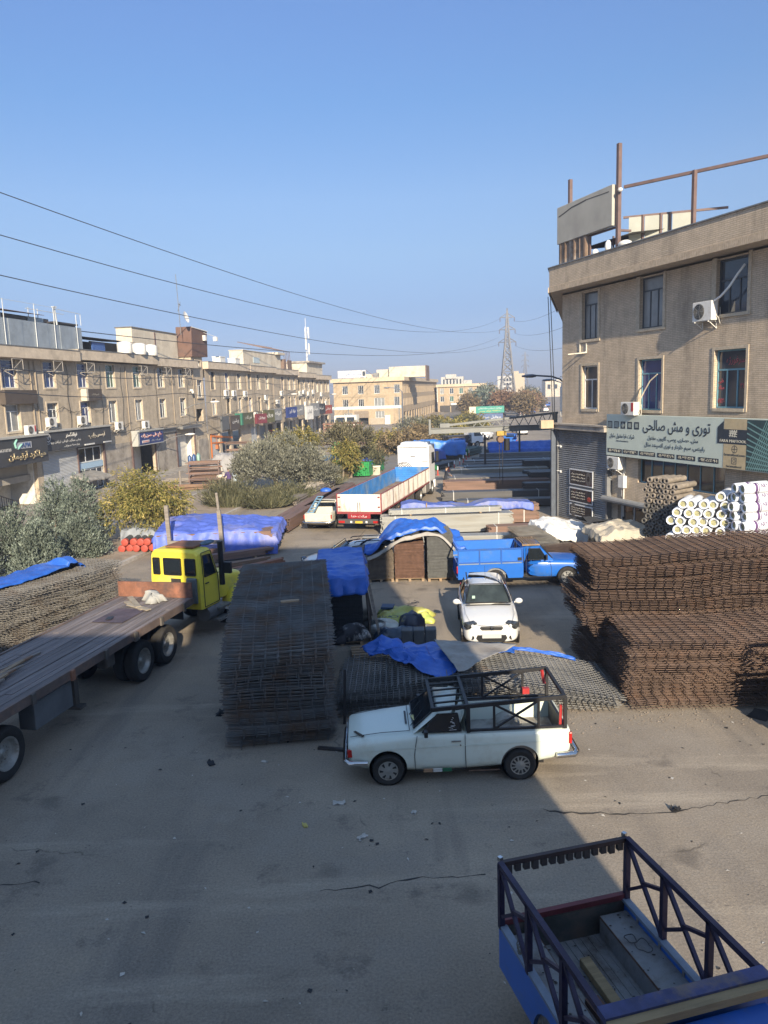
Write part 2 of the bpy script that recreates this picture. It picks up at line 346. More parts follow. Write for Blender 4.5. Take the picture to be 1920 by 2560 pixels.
# ================================================================== BUILDINGS
def facade(mb, x0, x1, z0, z1, ops, rev=.2, y=0.0):
    xs = sorted({x0,x1,*[o[0] for o in ops],*[o[1] for o in ops]}); zs = sorted({z0,z1,*[o[2] for o in ops],*[o[3] for o in ops]})
    for a,b in zip(xs,xs[1:]):
        for c,d in zip(zs,zs[1:]):
            mx,mz = (a+b)/2,(c+d)/2
            if any(o[0]<mx<o[1] and o[2]<mz<o[3] for o in ops): continue
            mb.face([(a,y,c),(b,y,c),(b,y,d),(a,y,d)])
    for a,b,c,d in [o[:4] for o in ops]:
        mb.face([(a,y,c),(a,y,d),(a,y+rev,d),(a,y+rev,c)]); mb.face([(b,y,d),(b,y,c),(b,y+rev,c),(b,y+rev,d)])
        mb.face([(a,y,d),(b,y,d),(b,y+rev,d),(a,y+rev,d)]); mb.face([(b,y,c),(a,y,c),(a,y+rev,c),(b,y+rev,c)])
def window(parent, x0, x1, z0, z1, fm, gm, y=.13, cols=3, transom=.76, fw=.05, name='window', lab=None, back=.07):
    f = MB(); e = .004
    f.box(x0+e,x0+fw,y,y+.06,z0+e,z1-e); f.box(x1-fw,x1-e,y,y+.06,z0+e,z1-e); f.box(x0+fw,x1-fw,y,y+.06,z0+e,z0+fw); f.box(x0+fw,x1-fw,y,y+.06,z1-fw,z1-e)
    zt = z0+(z1-z0)*transom
    if transom < 1: f.box(x0+fw,x1-fw,y+.003,y+.057,zt-fw/2,zt+fw/2)
    top = zt-fw/2 if transom < 1 else z1-fw
    for k in range(1,cols):
        xm = x0+(x1-x0)*k/cols; f.box(xm-fw*.45,xm+fw*.45,y+.006,y+.054,z0+fw,top)
    o = f.build(name, fm, parent)
    if lab: o['label'] = lab
    p = MB(); p.face([(x0+.01,y+.035,z0+.01),(x1-.01,y+.035,z0+.01),(x1-.01,y+.035,z1-.01),(x0+.01,y+.035,z1-.01)]); p.build('pane', gm, o)
    return o
def trim(mb, x0, x1, z0, z1, w=.12, p=.035):
    mb.box(x0-w,x0,-p,.03,z0-w,z1+w); mb.box(x1,x1+w,-p,.03,z0-w,z1+w); mb.box(x0,x1,-p,.03,z1,z1+w); mb.box(x0,x1,-p-.02,.06,z0-w,z0)
TAN = brick_mat('tan_brick_grey', (.585,.475,.35), (.525,.425,.31), (.39,.315,.23), .30, .075, .012)
TAN2 = brick_mat('tan_brick_left', (.52,.44,.335), (.46,.39,.295), (.34,.285,.215), .26, .07, .010, bump=.4)
TAN3 = brick_mat('tan_brick_far', (.44,.345,.235), (.40,.315,.21), (.34,.265,.18), .26, .07, .008, bump=.2)
REND = M('cement_render', (.34,.305,.26), .92, 0, .22, 1.1, .3, 30, dirt=(.15,.13,.11), dscale=.7, damt=.5)
PALE = M('pale_plaster', (.56,.50,.40), .9, 0, .14, .7, .2, 20, dirt=(.40,.34,.26), dscale=.6, damt=.5)
WHITEW = M('white_wall_paint', (.68,.66,.60), .85, 0, .1, 1, dirt=(.45,.42,.36), dscale=1.1, damt=.4)
ROOFM = M('roof_felt', (.16,.15,.135), .9, 0, .25, .8)
FR_DK = M('window_frame_dark', (.045,.055,.065), .45); FR_WH = M('window_frame_white', (.62,.64,.64), .45); FR_BL = M('window_frame_blue', (.13,.29,.36), .45)
GL = glass_mat('window_glass', (.030,.042,.060)); GLB = glass_mat('window_glass_curtain_blue', (.02,.045,.16), .12); GLC = glass_mat('window_glass_net_curtain', (.22,.23,.23), .25); GLD = glass_mat('window_glass_dark', (.012,.014,.018)); GLG = glass_mat('window_glass_green', (.03,.10,.07), .15)
STEEL = M('grey_steel', (.22,.22,.215), .5, .4, .2, 3); DKSTEEL = M('dark_steel', (.055,.05,.05), .5, .3, .25, 4); BROWNST = M('brown_steel', (.13,.085,.075), .6, .1, .2, 3)
WHMET = M('white_enamel', (.68,.67,.63), .4, 0, .06, 3, dirt=(.45,.42,.36), dscale=2, damt=.3); BLK = M('black_plastic', (.012,.012,.013), .45, 0, .2, 5)
SHUT = M('roller_shutter_grey', (.21,.215,.22), .55, .3, .16, .8, dirt=(.11,.11,.11), dscale=.6, damt=.5)
SHUTW = M('roller_shutter_pale', (.44,.45,.45), .55, .1, .1, .8)
CABLE = M('cable_black', (.02,.02,.02), .6)
def shutter(mb, x0, x1, z0, z1, y=.1, pitch=.09, amp=.03):
    rows = []; n = int((z1-z0)/pitch*2)
    for k in range(n+1):
        z = z0+(z1-z0)*k/n; yy = y-(amp if k%2 else 0); rows.append([(x0,yy,z),(x1,yy,z)])
    mb.grid(rows)
def ac_unit(label, loc, rz, group=None, sx=.85, sz=.6, red=False, bracket=True):
    # outdoor air-conditioner; local -y is its front, its back hangs on the wall
    t = thing('air_conditioner', label, 'air conditioner', loc, rz, group)
    b = MB(); b.box(-sx/2,sx/2,-.42,-.10,0,sz); b.build('casing', WHMET, t, bevel=.02)
    d = MB(); Mx = Matrix.Translation((-sx*.16,-.423,sz*.5)) @ Matrix.Rotation(pi/2,4,'X')
    d.lathe([(0,.0),(sz*.40,.0),(sz*.40,.012),(0,.012)],20,Mx); fo = d.build('fan_opening', BLK, t)
    gr = MB()
    for rr in (.12,.2,.28,.36): gr.lathe([(sz*rr,.014),(sz*rr+.012,.014),(sz*rr+.012,.026),(sz*rr,.026)],20,Mx,closed=True)
    for k in range(5): a=k*2*pi/5; gr.bar((-sx*.16,-.44,sz*.5),(-sx*.16+cos(a)*sz*.38,-.44,sz*.5+sin(a)*sz*.38),.03,.008,(0,1,0))
    gr.build('fan_grille', STEEL, fo)
    if red:
        q = MB(); q.box(sx*.3,sx*.46,-.427,-.423,sz*.3,sz*.95); q.build('sticker', M('sticker_red',(.42,.03,.03),.5), t)
    if bracket:
        k = MB()
        for s in (-.3,.3): k.bar((s*sx/.85,0,-.03),(s*sx/.85,-.45,-.03),.04); k.bar((s*sx/.85,-.012,-.32),(s*sx/.85,-.012,-.01),.035); k.bar((s*sx/.85,-.02,-.3),(s*sx/.85,-.36,-.05),.025)
        k.build('bracket', WHMET, t)
    h = MB(); h.tube([(sx/2,-.2,.2),(sx/2+.1,-.15,.1),(sx/2+.12,-.08,-.15),(sx/2+.05,-.02,-.1),(sx/2+.02,-.01,.5)],.014,5); h.build('hose', M('hose_cream',(.55,.52,.45),.6), t)
    return t
# ---------------- right corner building
RA = radians(-71.5); RC = V((10.1,43.1,0)); RX = V((cos(RA),sin(RA),0)); RIN = V((-sin(RA),cos(RA),0))
def rp(s, y, z): return RC+RX*s+RIN*y+V((0,0,z))
B = thing('brick_building', 'large grey-tan brick corner building with deep brick cornice on the right', 'building', RC, RA)
W1 = [(1.95,3.36),(6.7,8.33),(11.58,13.26)]
ops = [(a,b,9.64,12.0) for a,b in W1]+[(a,b,6.06,8.3+.1*i) for i,(a,b) in enumerate(W1)]
ops[1] = (6.7,8.33,9.8,12.08); ops[2] = (11.58,13.26,9.95,12.1); ops[5] = (11.6,13.3,6.2,8.55)
ops += [(6.76,12.4,2.6,3.95,),(5.2,12.5,.0,1.4)]
w = MB(); facade(w,0,20.4,0,12.15,ops,.24)
w.box(-19,20.4,14,14.3,0,12.15); w.face([(0,0,0),(0,0,12.5),(-20.4,13.5,12.5),(-20.4,13.5,0)]); w.face([(20.4,0,0),(20.4,14,0),(20.4,14,12.15),(20.4,0,12.15)])
w.build('wall', TAN, B)
CP = [(.30,-1.0),(21.0,-1.0),(21.0,14.5),(-19.5,14.5),(-21.2,13.2)]
c = MB(); c.prism(CP, Matrix.Translation((0,0,12.40)), 1.10); c.build('cornice', TAN, B)
c = MB(); x = .28
while x < 21.0:
    c.box(x,x+.085,-1.035,-.95,12.24,12.52); x += .10
for k in range(120): c.cbox((.30-.834*k*.1-.03,-1.0+.552*k*.1-.02,12.38),(.085,.06,.28),radians(146.5))
c.prism([(.33,-.97),(21,-.97),(21,14.4),(-19.4,14.4),(-21,13.2)], Matrix.Translation((0,0,12.26)), .138)
c.build('soldier_course', M('soldier_brick',(.46,.37,.27),.9,0,.22,6), B)
c = MB(); c.prism([(.24,-1.06),(21.05,-1.06),(21.05,14.55),(-19.6,14.55),(-21.3,13.2)], Matrix.Translation((0,0,13.502)), .05); c.build('coping', STEEL, B)
SURR = M('surround_brick',(.48,.405,.30),.88,0,.2,9,.5,60)
for a,b,z0,z1 in ops[:6]:
    tr = MB()
    if z1 < 9: trim(tr,a,b,z0,z1,.13,.03)
    else: tr.box(a-.2,b+.2,-.06,.06,z0-.13,z0); tr.box(a-.24,a-.0,-.045,.03,z0,z1+.1); tr.box(b,b+.16,-.04,.03,z0,z1+.1)
    tr.build('window_surround', SURR, B)
for i,(a,b,z0,z1) in enumerate(ops[:6]):
    fm = [FR_DK,FR_DK,FR_DK,FR_WH,FR_BL,FR_BL][i]; gm = [GLC,GLC,GL,GL,GLB,GL][i]
    window(B,a,b,z0,z1,fm,gm,.14,[3,3,3,2,3,3][i],[.74,.74,.62,.68,.72,.66][i],.07)
# red lettering on the upper glass of the lower right window
red = M('letter_red',(.40,.07,.09),.5)
p_ = [o for o in B.children if o.name.startswith('window')][-1]
text('lettering','سرفورژه',.34,red,p_,(12.6,.165,8.1),width=1.0)
text('lettering','طبی',.22,red,p_,(11.82,.165,7.3),width=.3); text('lettering','میلاد',.2,red,p_,(11.84,.165,7.03),width=.32); text('lettering','۴۱۲',.2,red,p_,(13.05,.165,7.1),width=.32); text('lettering','۷۷۳۰',.2,red,p_,(11.84,.165,6.5),width=.4)
# ground storey: band, two roller shutters and the shop window behind the rolls
c = MB(); c.box(-.25,4.75,-.55,-.02,4.95,5.2); c.box(-.3,4.8,-.62,-.02,5.2,5.28); c.box(-1.25,-.25,-.4,.5,4.9,5.2); c.build('shop_canopy', REND, B)
c = MB(); shutter(c,.02,4.55,0,4.93,-.22,.11,.035); c.box(-.12,.02,-.3,-.02,0,4.94); c.box(4.55,4.7,-.3,-.02,0,4.94); c.build('roller_shutter', SHUT, B)
window(B,6.76,12.4,2.6,3.95,FR_BL,GLD,.16,7,1.0,.06,'shop_window')
window(B,5.2,12.5,.0,1.4,FR_WH,GLD,.2,7,1.0,.09,'shop_front')
c = MB(); c.tube([(4.6,-.45,1.62),(13,-.45,1.62)],.16,12); c.box(4.6,13,-.5,-.01,1.50,1.56); c.build('shutter_housing', M('housing_grey',(.26,.26,.25),.6,.1,.15,2), B)
c = MB(); c.bar((5.75,-.06,4.0),(5.75,-.06,.8),.05); c.bar((5.58,-.05,3.9),(5.58,-.05,1.8),.04); c.cbox((5.72,-.12,2.55),(.42,.2,.6)); c.build('meter_box', WHMET, B)
# things on the right building
tag(ac_unit('air conditioner on cream bracket below the top right window', rp(11.25,0,9.75), RA,'wall air conditioners on the right building',1.1,.78),None)
h = MB(); h.tube([(11.8,-.3,10.5),(12.2,-.35,10.62),(12.6,-.3,10.95),(12.8,-.1,11.4),(12.95,.1,11.75)],.045,6); tag(h.build('drain_hose', M('hose_white',(.72,.73,.72),.5), None, RC, RA), 'white hose rising from an air conditioner into the top right window','hose')
ac_unit('air conditioner with red sticker standing on top of the green sign', rp(6.75,-.25,5.84), RA,'wall air conditioners on the right building',1.0,.62,True,False)
h = MB(); h.tube([(7.2,-.35,6.45),(7.35,-.2,6.9),(7.7,-.15,7.4),(8.1,-.05,7.7)],.03,6); tag(h.build('drain_hose', M('hose_tan',(.50,.44,.34),.6), None, RC, RA),'tan hose curving into the middle lower window','hose')
ac_unit('air conditioner hidden below the left end of the green sign', rp(5.3,0,3.15), RA,'wall air conditioners on the right building',.95,.62)
ac_unit('air conditioner on the street side of the brick corner, edge on', rp(-.0,.6,5.75), RA-pi/2,'wall air conditioners on the right building',1.0,1.5)
k = MB()
for s in (1.75,2.35): k.bar((s,-.02,9.5),(s,-.02,8.95),.05); k.bar((s,-.02,8.98),(s,-.75,8.93),.05)
k.bar((1.75,-.05,9.01),(2.35,-.05,9.01),.05)
tag(k.build('wall_bracket', M('bracket_cream',(.62,.58,.48),.5), None, RC, RA),'empty cream steel bracket pair under the top left window','bracket')
sg = thing('shop_sign','long pale green shop sign with dark lettering above the rolls','sign', rp(4.75,-.28,3.82), RA)
q = MB(); q.box(0,12.5,-.12,.0,0,2.03); q.build('board', M('sign_board_green',(.55,.61,.53),.5,0,.05,.6,dirt=(.47,.53,.46),dscale=.5,damt=.3), sg, bevel=.015)
INK = M('sign_ink',(.025,.035,.05),.5); CREAM = M('sign_cream',(.62,.60,.50),.5); OCH = M('sign_ochre',(.50,.40,.24),.5)
yy = -.124
text('lettering','توری و مش صالحی',.62,INK,sg,(5.02,yy,1.52),width=4.35,bold=.012)
text('lettering','شرکت فرا مفتول مکران',.26,INK,sg,(1.25,yy,.98),width=1.95)
text('lettering','Makran Foromaftool Co',.07,INK,sg,(1.3,yy,.76),width=.95,ar=False)
text('lettering','مش، حصاری، پرسی، گابیون، مفتول',.27,INK,sg,(4.85,yy,1.0),width=3.3)
text('lettering','رابیتس، سیم خاردار و توری اکسپندد متال',.29,INK,sg,(4.95,yy,.66),width=3.9)
q = MB()
for k in range(5):
    x = .12+k*.52; q.box(x,x+.36,yy-.004,yy+.002,1.36,1.70)
q.build('product_icons', INK, sg)
q = MB()
for k in range(5):
    x = .12+k*.52; q.box(x+.04,x+.32,yy-.008,yy-.0045,1.40,1.66) if k in (0,1) else q.cbox((x+.18,yy-.006,1.53),(.2,.003,.2),0,0,pi/4 if k==2 else .0)
q.build('icon_fill', M('icon_grey',(.30,.34,.31),.5,0,.5,30), sg)
nums = ['۰۲۱-۶۶۳۱۱۰۷۸','۰۲۱-۶۶۳۱۱۲۶۰','۰۲۱-۶۶۳۱۶۲۳۳','۰۲۱-۶۶۳۰۳۸۸۹','۰۲۱-۶۶۳۰۳۸۹۰','۰۹۱۲-۵۵۲۰۹۰۱']
q = MB(); px = [.12,1.35,2.6,3.9,5.2,6.55]
for x in px: q.box(x,x+1.16,yy-.004,yy+.002,.16,.36)
q.build('number_plates', INK, sg)
for x,nn in zip(px,nums): text('lettering',nn,.12,CREAM,sg,(x+.58,yy-.005,.26),width=1.0,ar=False)
q = MB(); q.box(7.95,9.15,yy-.003,yy+.002,.02,2.0); q.build('ochre_panel', OCH, sg)
q = MB(); q.prism([(7.6,1.0),(9.3,1.0),(9.3,1.58),(7.93,1.58),(7.93,1.9),(7.6,1.65)], Matrix.Translation((0,yy-.003,0))@Matrix.Rotation(pi/2,4,'X'), .004); q.build('logo_panel', INK, sg)
text('lettering','FARA MAFTOOL',.11,CREAM,sg,(8.45,yy-.008,1.12),width=1.4,ar=False)
q = MB()
for k in range(3):
    q.bar((8.28+k*.12,yy-.01,1.28),(8.4+k*.12,yy-.01,1.56),.035,.006,(0,1,0)); q.bar((8.3+k*.12,yy-.01,1.54),(8.3+k*.12,yy-.01,1.32),.03,.006,(0,1,0)); q.bar((8.24,yy-.012,1.34+k*.09),(8.66,yy-.012,1.30+k*.09),.028,.006,(0,1,0))
q.build('logo', CREAM, sg)
text('lettering','faramaftool.com',.1,INK,sg,(8.55,yy-.004,.58),width=1.1,ar=False); text('lettering','faramaftool',.09,INK,sg,(8.55,yy-.004,.12),width=.8,ar=False)
q = MB(); q.lathe([(.13,0),(.155,0)],20,Matrix.Translation((8.55,yy-.005,.80))@Matrix.Rotation(pi/2,4,'X')); q.bar((8.41,yy-.006,.80),(8.69,yy-.006,.80),.02,.004,(0,1,0)); q.bar((8.55,yy-.006,.67),(8.55,yy-.006,.93),.02,.004,(0,1,0)); q.lathe([(.05,0),(.07,0)],16,Matrix.Translation((8.55,yy-.005,.34))@Matrix.Rotation(pi/2,4,'X'))
for (a,b) in (((-.12,.12),(.12,.12)),((.12,.12),(.12,-.12)),((.12,-.12),(-.12,-.12)),((-.12,-.12),(-.12,.12))): q.bar((8.55+a[0],yy-.006,.34+a[1]),(8.55+b[0],yy-.006,.34+b[1]),.022,.004,(0,1,0))
q.build('contact_icons', INK, sg)
q = MB(); q.box(9.15,12.45,yy-.002,yy+.003,.03,1.98); q.build('mesh_photo', M('photo_dark',(.03,.06,.065),.4), sg)
q = MB()
for k in range(32):
    x = 9.2+k*.1; q.bar((x,yy-.006,.05),(min(x+.9,12.42),yy-.006,.05+min(.9,12.42-x)*2.1),.03,.004,(0,1,0))
for k in range(9):
    z = 1.9-k*.22; q.bar((9.18,yy-.009,z),(12.42,yy-.009,max(.08,z-1.3)),.05,.004,(0,1,0))
q.build('mesh_photo_wires', M('photo_teal',(.16,.30,.29),.4), sg)
for i,(z0,z1,lb) in enumerate(((1.98,2.85,'topmost'),(1.06,1.84,'middle'),(.3,.95,'lowest'))):
    po = thing('poster','dark advertising poster with pale lettering, %s of three on the grey roller shutter'%lb,'poster', rp(2.35,-.30,0), RA,'posters on the roller shutter')
    q = MB(); q.box(-1.1,1.1,-.006,.03,z0,z1); q.build('sheet', M('poster_border',(.6,.62,.64),.5), po)
    q = MB(); q.box(-1.04,1.04,-.010,-.0062,z0+.06,z1-.06); q.build('print', M('poster_dark',(.025,.02,.022),.4,0,.5,2.5,dirt=(.14,.035,.03),dscale=1.2,damt=.25), po)
    for k in range(3): text('lettering',['دستگاه لاستیک و رینگ','پنچرگیری بالانس فرمان','تعویض روغن آپاراتی'][k],(z1-z0)*.12,M('poster_white',(.62,.60,.55),.5),po,(-.25,-.012,z1-(z1-z0)*(.30+.19*k)),width=1.3)
    if i != 1:
        q = MB(); q.lathe([(.16,0),(.36,0)],22,Matrix.Translation((.72 if i==0 else -.7,-.013,(z0+z1)/2))@Matrix.Rotation(pi/2,4,'X')@Matrix.Scale(.75,4,(1,0,0))); q.build('tyre_picture', M('poster_grey',(.10,.09,.085),.5,0,.6,14), po)
    else:
        q = MB(); q.ball((.8,-.02,z0+.28),(.2,.012,.13),12); q.build('picture_red', M('poster_red',(.36,.05,.03),.4), po)
# roof structures of the right building: masts, faded billboard, lean-to
bb = thing('billboard','faded blank grey billboard box with a long tear on the roof','billboard', rp(.55,0,13.45), RA)
q = MB(); q.box(-.1,4.75,-.62,-.35,1.25,3.1); q.build('panel', M('billboard_cloth',(.38,.365,.32),.8,0,.12,.7,dirt=(.30,.285,.255),dscale=.5,damt=.5), bb, bevel=.02)
q = MB(); pts = [(.1,2.72),(.6,2.80),(1.3,2.93),(2.0,2.96),(2.6,3.0),(3.3,2.98),(3.9,2.95),(4.5,2.93)]
for a,b in zip(pts,pts[1:]): q.bar((a[0],-.625,a[1]-.1),(b[0],-.625,b[1]-.1),.06 if a[0]<2.5 else .03,.01,(0,1,0))
q.build('tear', M('tear_dark',(.06,.058,.055),.9), bb)
q = MB(); q.bar((4.95,-.4,-.1),(4.95,-.4,4.85),.18); q.build('mast', BROWNST, bb); q = MB(); q.bar((.5,-.2,0),(.5,-.2,4.4),.17); q.build('mast', BROWNST, bb)
q = MB(); q.bar((0,-.3,1.25),(4.9,-.3,1.2),.09); q.bar((4.95,-.3,1.0),(4.95,.3,1.0),.1); q.build('cross_bar', BROWNST, bb)
q = MB(); q.ball((5.2,-.5,2.75),(.12,.12,.1),10); q.bar((4.95,-.45,2.9),(5.2,-.5,2.8),.04); q.build('floodlight', WHMET, bb)
fr = thing('sign_frame','brown steel pipe frame of a missing roof sign','sign frame', rp(5.5,-.1,13.45), RA)
q = MB(); q.bar((0,0,2.95),(9.0,5.1,3.0),.13); q.build('rail', BROWNST, fr)
q = MB(); q.bar((2.95,1.5,0),(2.95,1.5,3.0),.16); q.build('post', BROWNST, fr)
sh = thing('rooftop_shed','rooftop lean-to of pale panels and corrugated sheet behind the billboard','shed', rp(.5,0,13.45), RA)
q = MB(); pa = V((4.95,.15,0)); pd = (V((6.55,2.5,0))-pa)
for f0,f1 in ((.02,.22),(.27,.5),(.55,.64),(.70,1.0)):
    a = pa+pd*f0; b = pa+pd*f1; q.add([a+V((0,0,.1)),b+V((0,0,.1)),b+V((0,.04,.1)),a+V((0,.04,.1)),a+V((0,0,1.6)),b+V((0,0,1.6)),b+V((0,.04,1.6)),a+V((0,.04,1.6))],[(0,1,5,4),(1,2,6,5),(2,3,7,6),(3,0,4,7),(4,5,6,7)])
q.build('panel', M('panel_pale',(.30,.31,.27),.6,0,.1,1), sh)
q = MB(); q.bar(pa+V((-.3,-.03,1.66)),pa+pd*1.55+V((0,-.03,1.66)),.1)
for f0 in (.245,.525,.67,1.02): a=pa+pd*f0; q.bar(a+V((0,-.02,.05)),a+V((0,-.02,1.66)),.10)
q.build('post', BROWNST, sh)
q = MB(); q.grid([[(1.2+x*.07,-.3,.72+.03*(x%2)),(1.2+x*.07,1.6,.95+.03*(x%2))] for x in range(0,68)]); q.build('corrugated_roof', M('tin_roof',(.12,.11,.105),.5,.3,.25,2), sh)
q = MB(); q.grid([[(x*.075-.05,-.5+.1*sin(x*1.1)+.05*sin(x*2.9),z) for x in range(0,36)] for z in (0,.4,.9,1.25)]); q.build('plastic_sheet', M('plastic_brown',(.22,.15,.10),.35,0,.45,2,dirt=(.42,.36,.30),dscale=1.5,damt=.4), sh, smooth=180)
q = MB(); q.box(.4,5.5,1.9,2.0,0,.9); q.build('back_wall', DKSTEEL, sh); q = MB(); q.bar((2.7,-.4,0),(2.7,-.4,1.2),.09); q.bar((4.2,-.1,0),(4.2,-.1,.9),.07); q.build('post', BROWNST, sh)
for c_,r_,lb in (((4.3,-.45,.30),(.17,.17,.30),'white upright jug under the rooftop lean-to beside the mast'),((3.3,-.5,.18),(.16,.16,.18),'round white jug left of the upright one under the rooftop lean-to'),((5.4,-.3,.2),(.4,.3,.2),'white sack on the roof edge right of the mast')):
    q = MB(); q.ball((0,0,r_[2]),r_,12); tag(q.build('white_jug' if 'jug' in lb else 'white_sack', WHMET, None, rp(c_[0]+.5,c_[1],13.55), RA, smooth=180), lb,'container')
# ---------------- left terrace, nearer block (s -12 .. 38.7)
LA = SR; LC = st(0,0,0)
def lp(s, out, z): return st(s,out,z)
def lt(name,label,cat,s,out,z,group=None): return thing(name,label,cat,lp(s,out,z),LA,group)
B = thing('terrace_building','long three-storey tan brick terrace nearest on the left','building', LC, LA)
ws = [-7.0,-2.2,2.6,7.5,12.2,16.8,21.8,27.0,32.1]
ops = []; spec = []
for i,s in enumerate(ws):
    hw = .78 if i > 2 else .85
    ops.append((s-hw,s+hw,8.42,10.36)); spec.append((FR_WH if i not in (5,) else FR_WH, GLB if i in (1,2,3,4) else GLG if i in (5,6) else GL, 3, .70))
    ops.append((s-hw+.05,s+hw-.05,5.42,7.28)); spec.append(([FR_WH]*9)[i] and (FR_WH, [GL,GL,GLC,GL,GLB,GLC,GLC,GL,GL][i], 2 if i in (2,5,6) else 3, 1.0 if i in (5,6) else .74))
ops += [(36.4,37.9,7.3,9.2)]; spec.append((FR_WH,GL,2,.7))
ops += [(36.3,37.8,10.75,11.35)]; spec.append((FR_WH,GL,2,1.0))
g0 = [(-.2,4.75,0,3.1),(10.35,14.35,0,3.7),(19.75,24.4,0,3.0),(29.8,34.4,0,3.6),(36.0,38.0,4.6,6.0)]
w = MB(); facade(w,-14,35.4,0,10.5,[o for o in ops if o[1]<35.4]+g0[:4],.28); facade(w,35.4,38.7,0,12.0,[o for o in ops if o[1]>35.4]+g0[4:],.28,.12)
w.face([(38.7,.12,0),(38.7,14,0),(38.7,14,12),(38.7,.12,12)]); w.face([(35.4,.12,10.4),(35.4,.12,12),(35.4,6,12),(35.4,6,10.4)]); w.face([(35.4,.12,12),(38.7,.12,12),(38.7,6,12),(35.4,6,12)])
w.face([(-14,0,0),(-14,14,0),(-14,14,10.5),(-14,0,10.5)]); w.face([(-14,14,0),(38.7,14,0),(38.7,14,12),(-14,14,12)]); w.face([(35.4,0,0),(35.4,.12,0),(35.4,.12,10.5),(35.4,0,10.5)])
w.build('wall', TAN2, B)
c = MB()
for a,b,z,o in ((-14,10.8,10.45,.8),(10.8,25.3,10.6,.65),(25.3,35.7,10.48,.6)): c.box(a,b-.02,-o,14.0,z,z+.78)
c.build('cornice', M('cornice_brick',(.52,.44,.34),.9,0,.16,1.5,.3,40,dirt=(.34,.285,.215),dscale=.8,damt=.4), B)
c = MB()
for a,b,z,o in ((-14,10.8,11.23,.84),(10.8,25.3,11.38,.69),(25.3,35.7,11.26,.64)): c.box(a,b,-o,14.1,z+.002,z+.06)
c.build('coping', STEEL, B)
SURL = M('surround_pale',(.52,.44,.33),.9,0,.15,5)
for a,b,z0,z1 in ops: tr = MB(); trim(tr,a,b,z0,z1,.13,.03); tr.build('window_surround', SURL, B)
for o,sp in zip(ops,spec): window(B,*o,sp[0],sp[1],.16,sp[2],sp[3],.06)
for s in (5.0,5.6,19.55,29.6,35.2): c = MB(); c.tube([(s,-.06,10.3),(s+.0,-.06,4.6)],.05,6); c.build('downpipe', M('pipe_tan',(.30,.25,.19),.6,0,.1,3), B)
# ground storey details of the nearer block
c = MB(); shutter(c,5.4,10.2,0,3.75,-.03,.11,.03); c.build('roller_shutter', SHUTW, B)
window(B,10.45,14.25,2.35,3.6,FR_WH,GLD,.1,3,1.0,.1,'shop_window'); window(B,10.45,14.25,0.05,1.85,FR_WH,GL,.1,4,1.0,.1,'glass_door')
c = MB(); c.box(10.4,14.3,.02,.2,1.87,2.33); c.build('fascia', M('fascia_blue',(.34,.48,.62),.4,0,.05,2), B)
for bx in ((14.7,19.4,-.05,-.003,0,3.5),(24.6,29.4,-.06,-.003,0,3.9),(35.6,38.6,.0,.11,0,2.6)): c = MB(); c.box(*bx); c.build('rendered_panel', REND, B)
for bx in ((10.2,10.34,-.12,.1,0,3.75),(14.4,14.62,-.12,.1,0,3.75),(19.45,19.7,-.15,.1,0,3.6),(24.45,24.6,-.1,.1,0,3.6),(29.45,29.75,-.1,.1,0,4.0),(34.45,34.6,-.1,.1,0,4.0)): c = MB(); c.box(*bx); c.build('pilaster', BROWNST, B)
for bx in ((-.2,4.75,2.2,2.4,0,3.1),(19.75,24.4,1.5,1.7,0,3.0),(29.8,34.4,.8,1.0,0,3.6),(4.6,4.75,.29,2.2,0,3.1),(34.25,34.4,.29,.8,0,3.6)): c = MB(); c.box(*bx); c.build('inner_wall', WHITEW, B)
c = MB(); c.box(-.19,4.7,.5,.62,1.75,2.2); c.box(-.19,.1,.3,.6,2.2,3.08); c.box(-.19,4.7,.7,.74,2.2,3.08); c.build('mezzanine', M('mezz_render',(.36,.33,.28),.9,0,.1,2), B)
c = MB()
for k in range(14): x=.3+k*.25; c.bar((x,1.2,1.55-k*.09),(x,1.2,.65-k*.09 if k<7 else .05),.03)
c.bar((.1,1.2,1.62),(3.8,1.2,.30),.06); c.build('stair_railing', DKSTEEL, B)
# rooftop of the nearer block
rt = lt('rooftop_shed','blue-grey sheet metal rooftop enclosure with brown roof on the left terrace','shed',0,-.4,11.25)
q = MB()
for k in range(12): x=-6+k*1.62; q.box(x,x+1.60,-.03+(.03 if k%2 else 0),.02+(.03 if k%2 else 0),.1,2.0)
q.build('panel', M('sheet_bluegrey',(.32,.36,.39),.45,.35,.15,1.2,dirt=(.24,.27,.29),dscale=.8,damt=.4), rt)
q = MB(); q.grid([[(-6+k*.1,.35,2.62+.04*(k%2)),(-6+k*.1,3.5,3.1+.04*(k%2))] for k in range(150)]); q.build('corrugated_roof', M('tin_brown',(.26,.17,.13),.6,.2,.2,1.5), rt)
q = MB(); q.box(-6,10.4,1.0,1.1,.1,2.5); q.box(10.6,13.4,.5,3.5,.05,2.2); q.box(10.2,13.5,.3,3.7,2.2,2.32); q.build('back_wall', DKSTEEL, rt)
for xa,xb in ((7.6,9.6),(2,4.4)): q = MB(); q.box(xa,xb,.93,.99,1.9,2.5); q.build('pale_panel', M('panel_blue_pale',(.40,.46,.48),.5), rt)
q = MB()
for x in (-1.2,3.2,6.9,9.4,12.6): q.bar((x,-.08,.1),(x,-.08,3.3 if x<12 else 3.0),.045)
q.bar((9.4,-.08,3.2),(13.3,-.08,3.1),.04); q.bar((13.3,-.08,2.2),(13.3,-.08,3.1),.04); q.bar((-6,-.08,3.25),(9.4,-.08,3.25),.022)
for x in (7.2,8.4,10.6): q.bar((x,.6,2.4),(x,.6,3.1),.04)
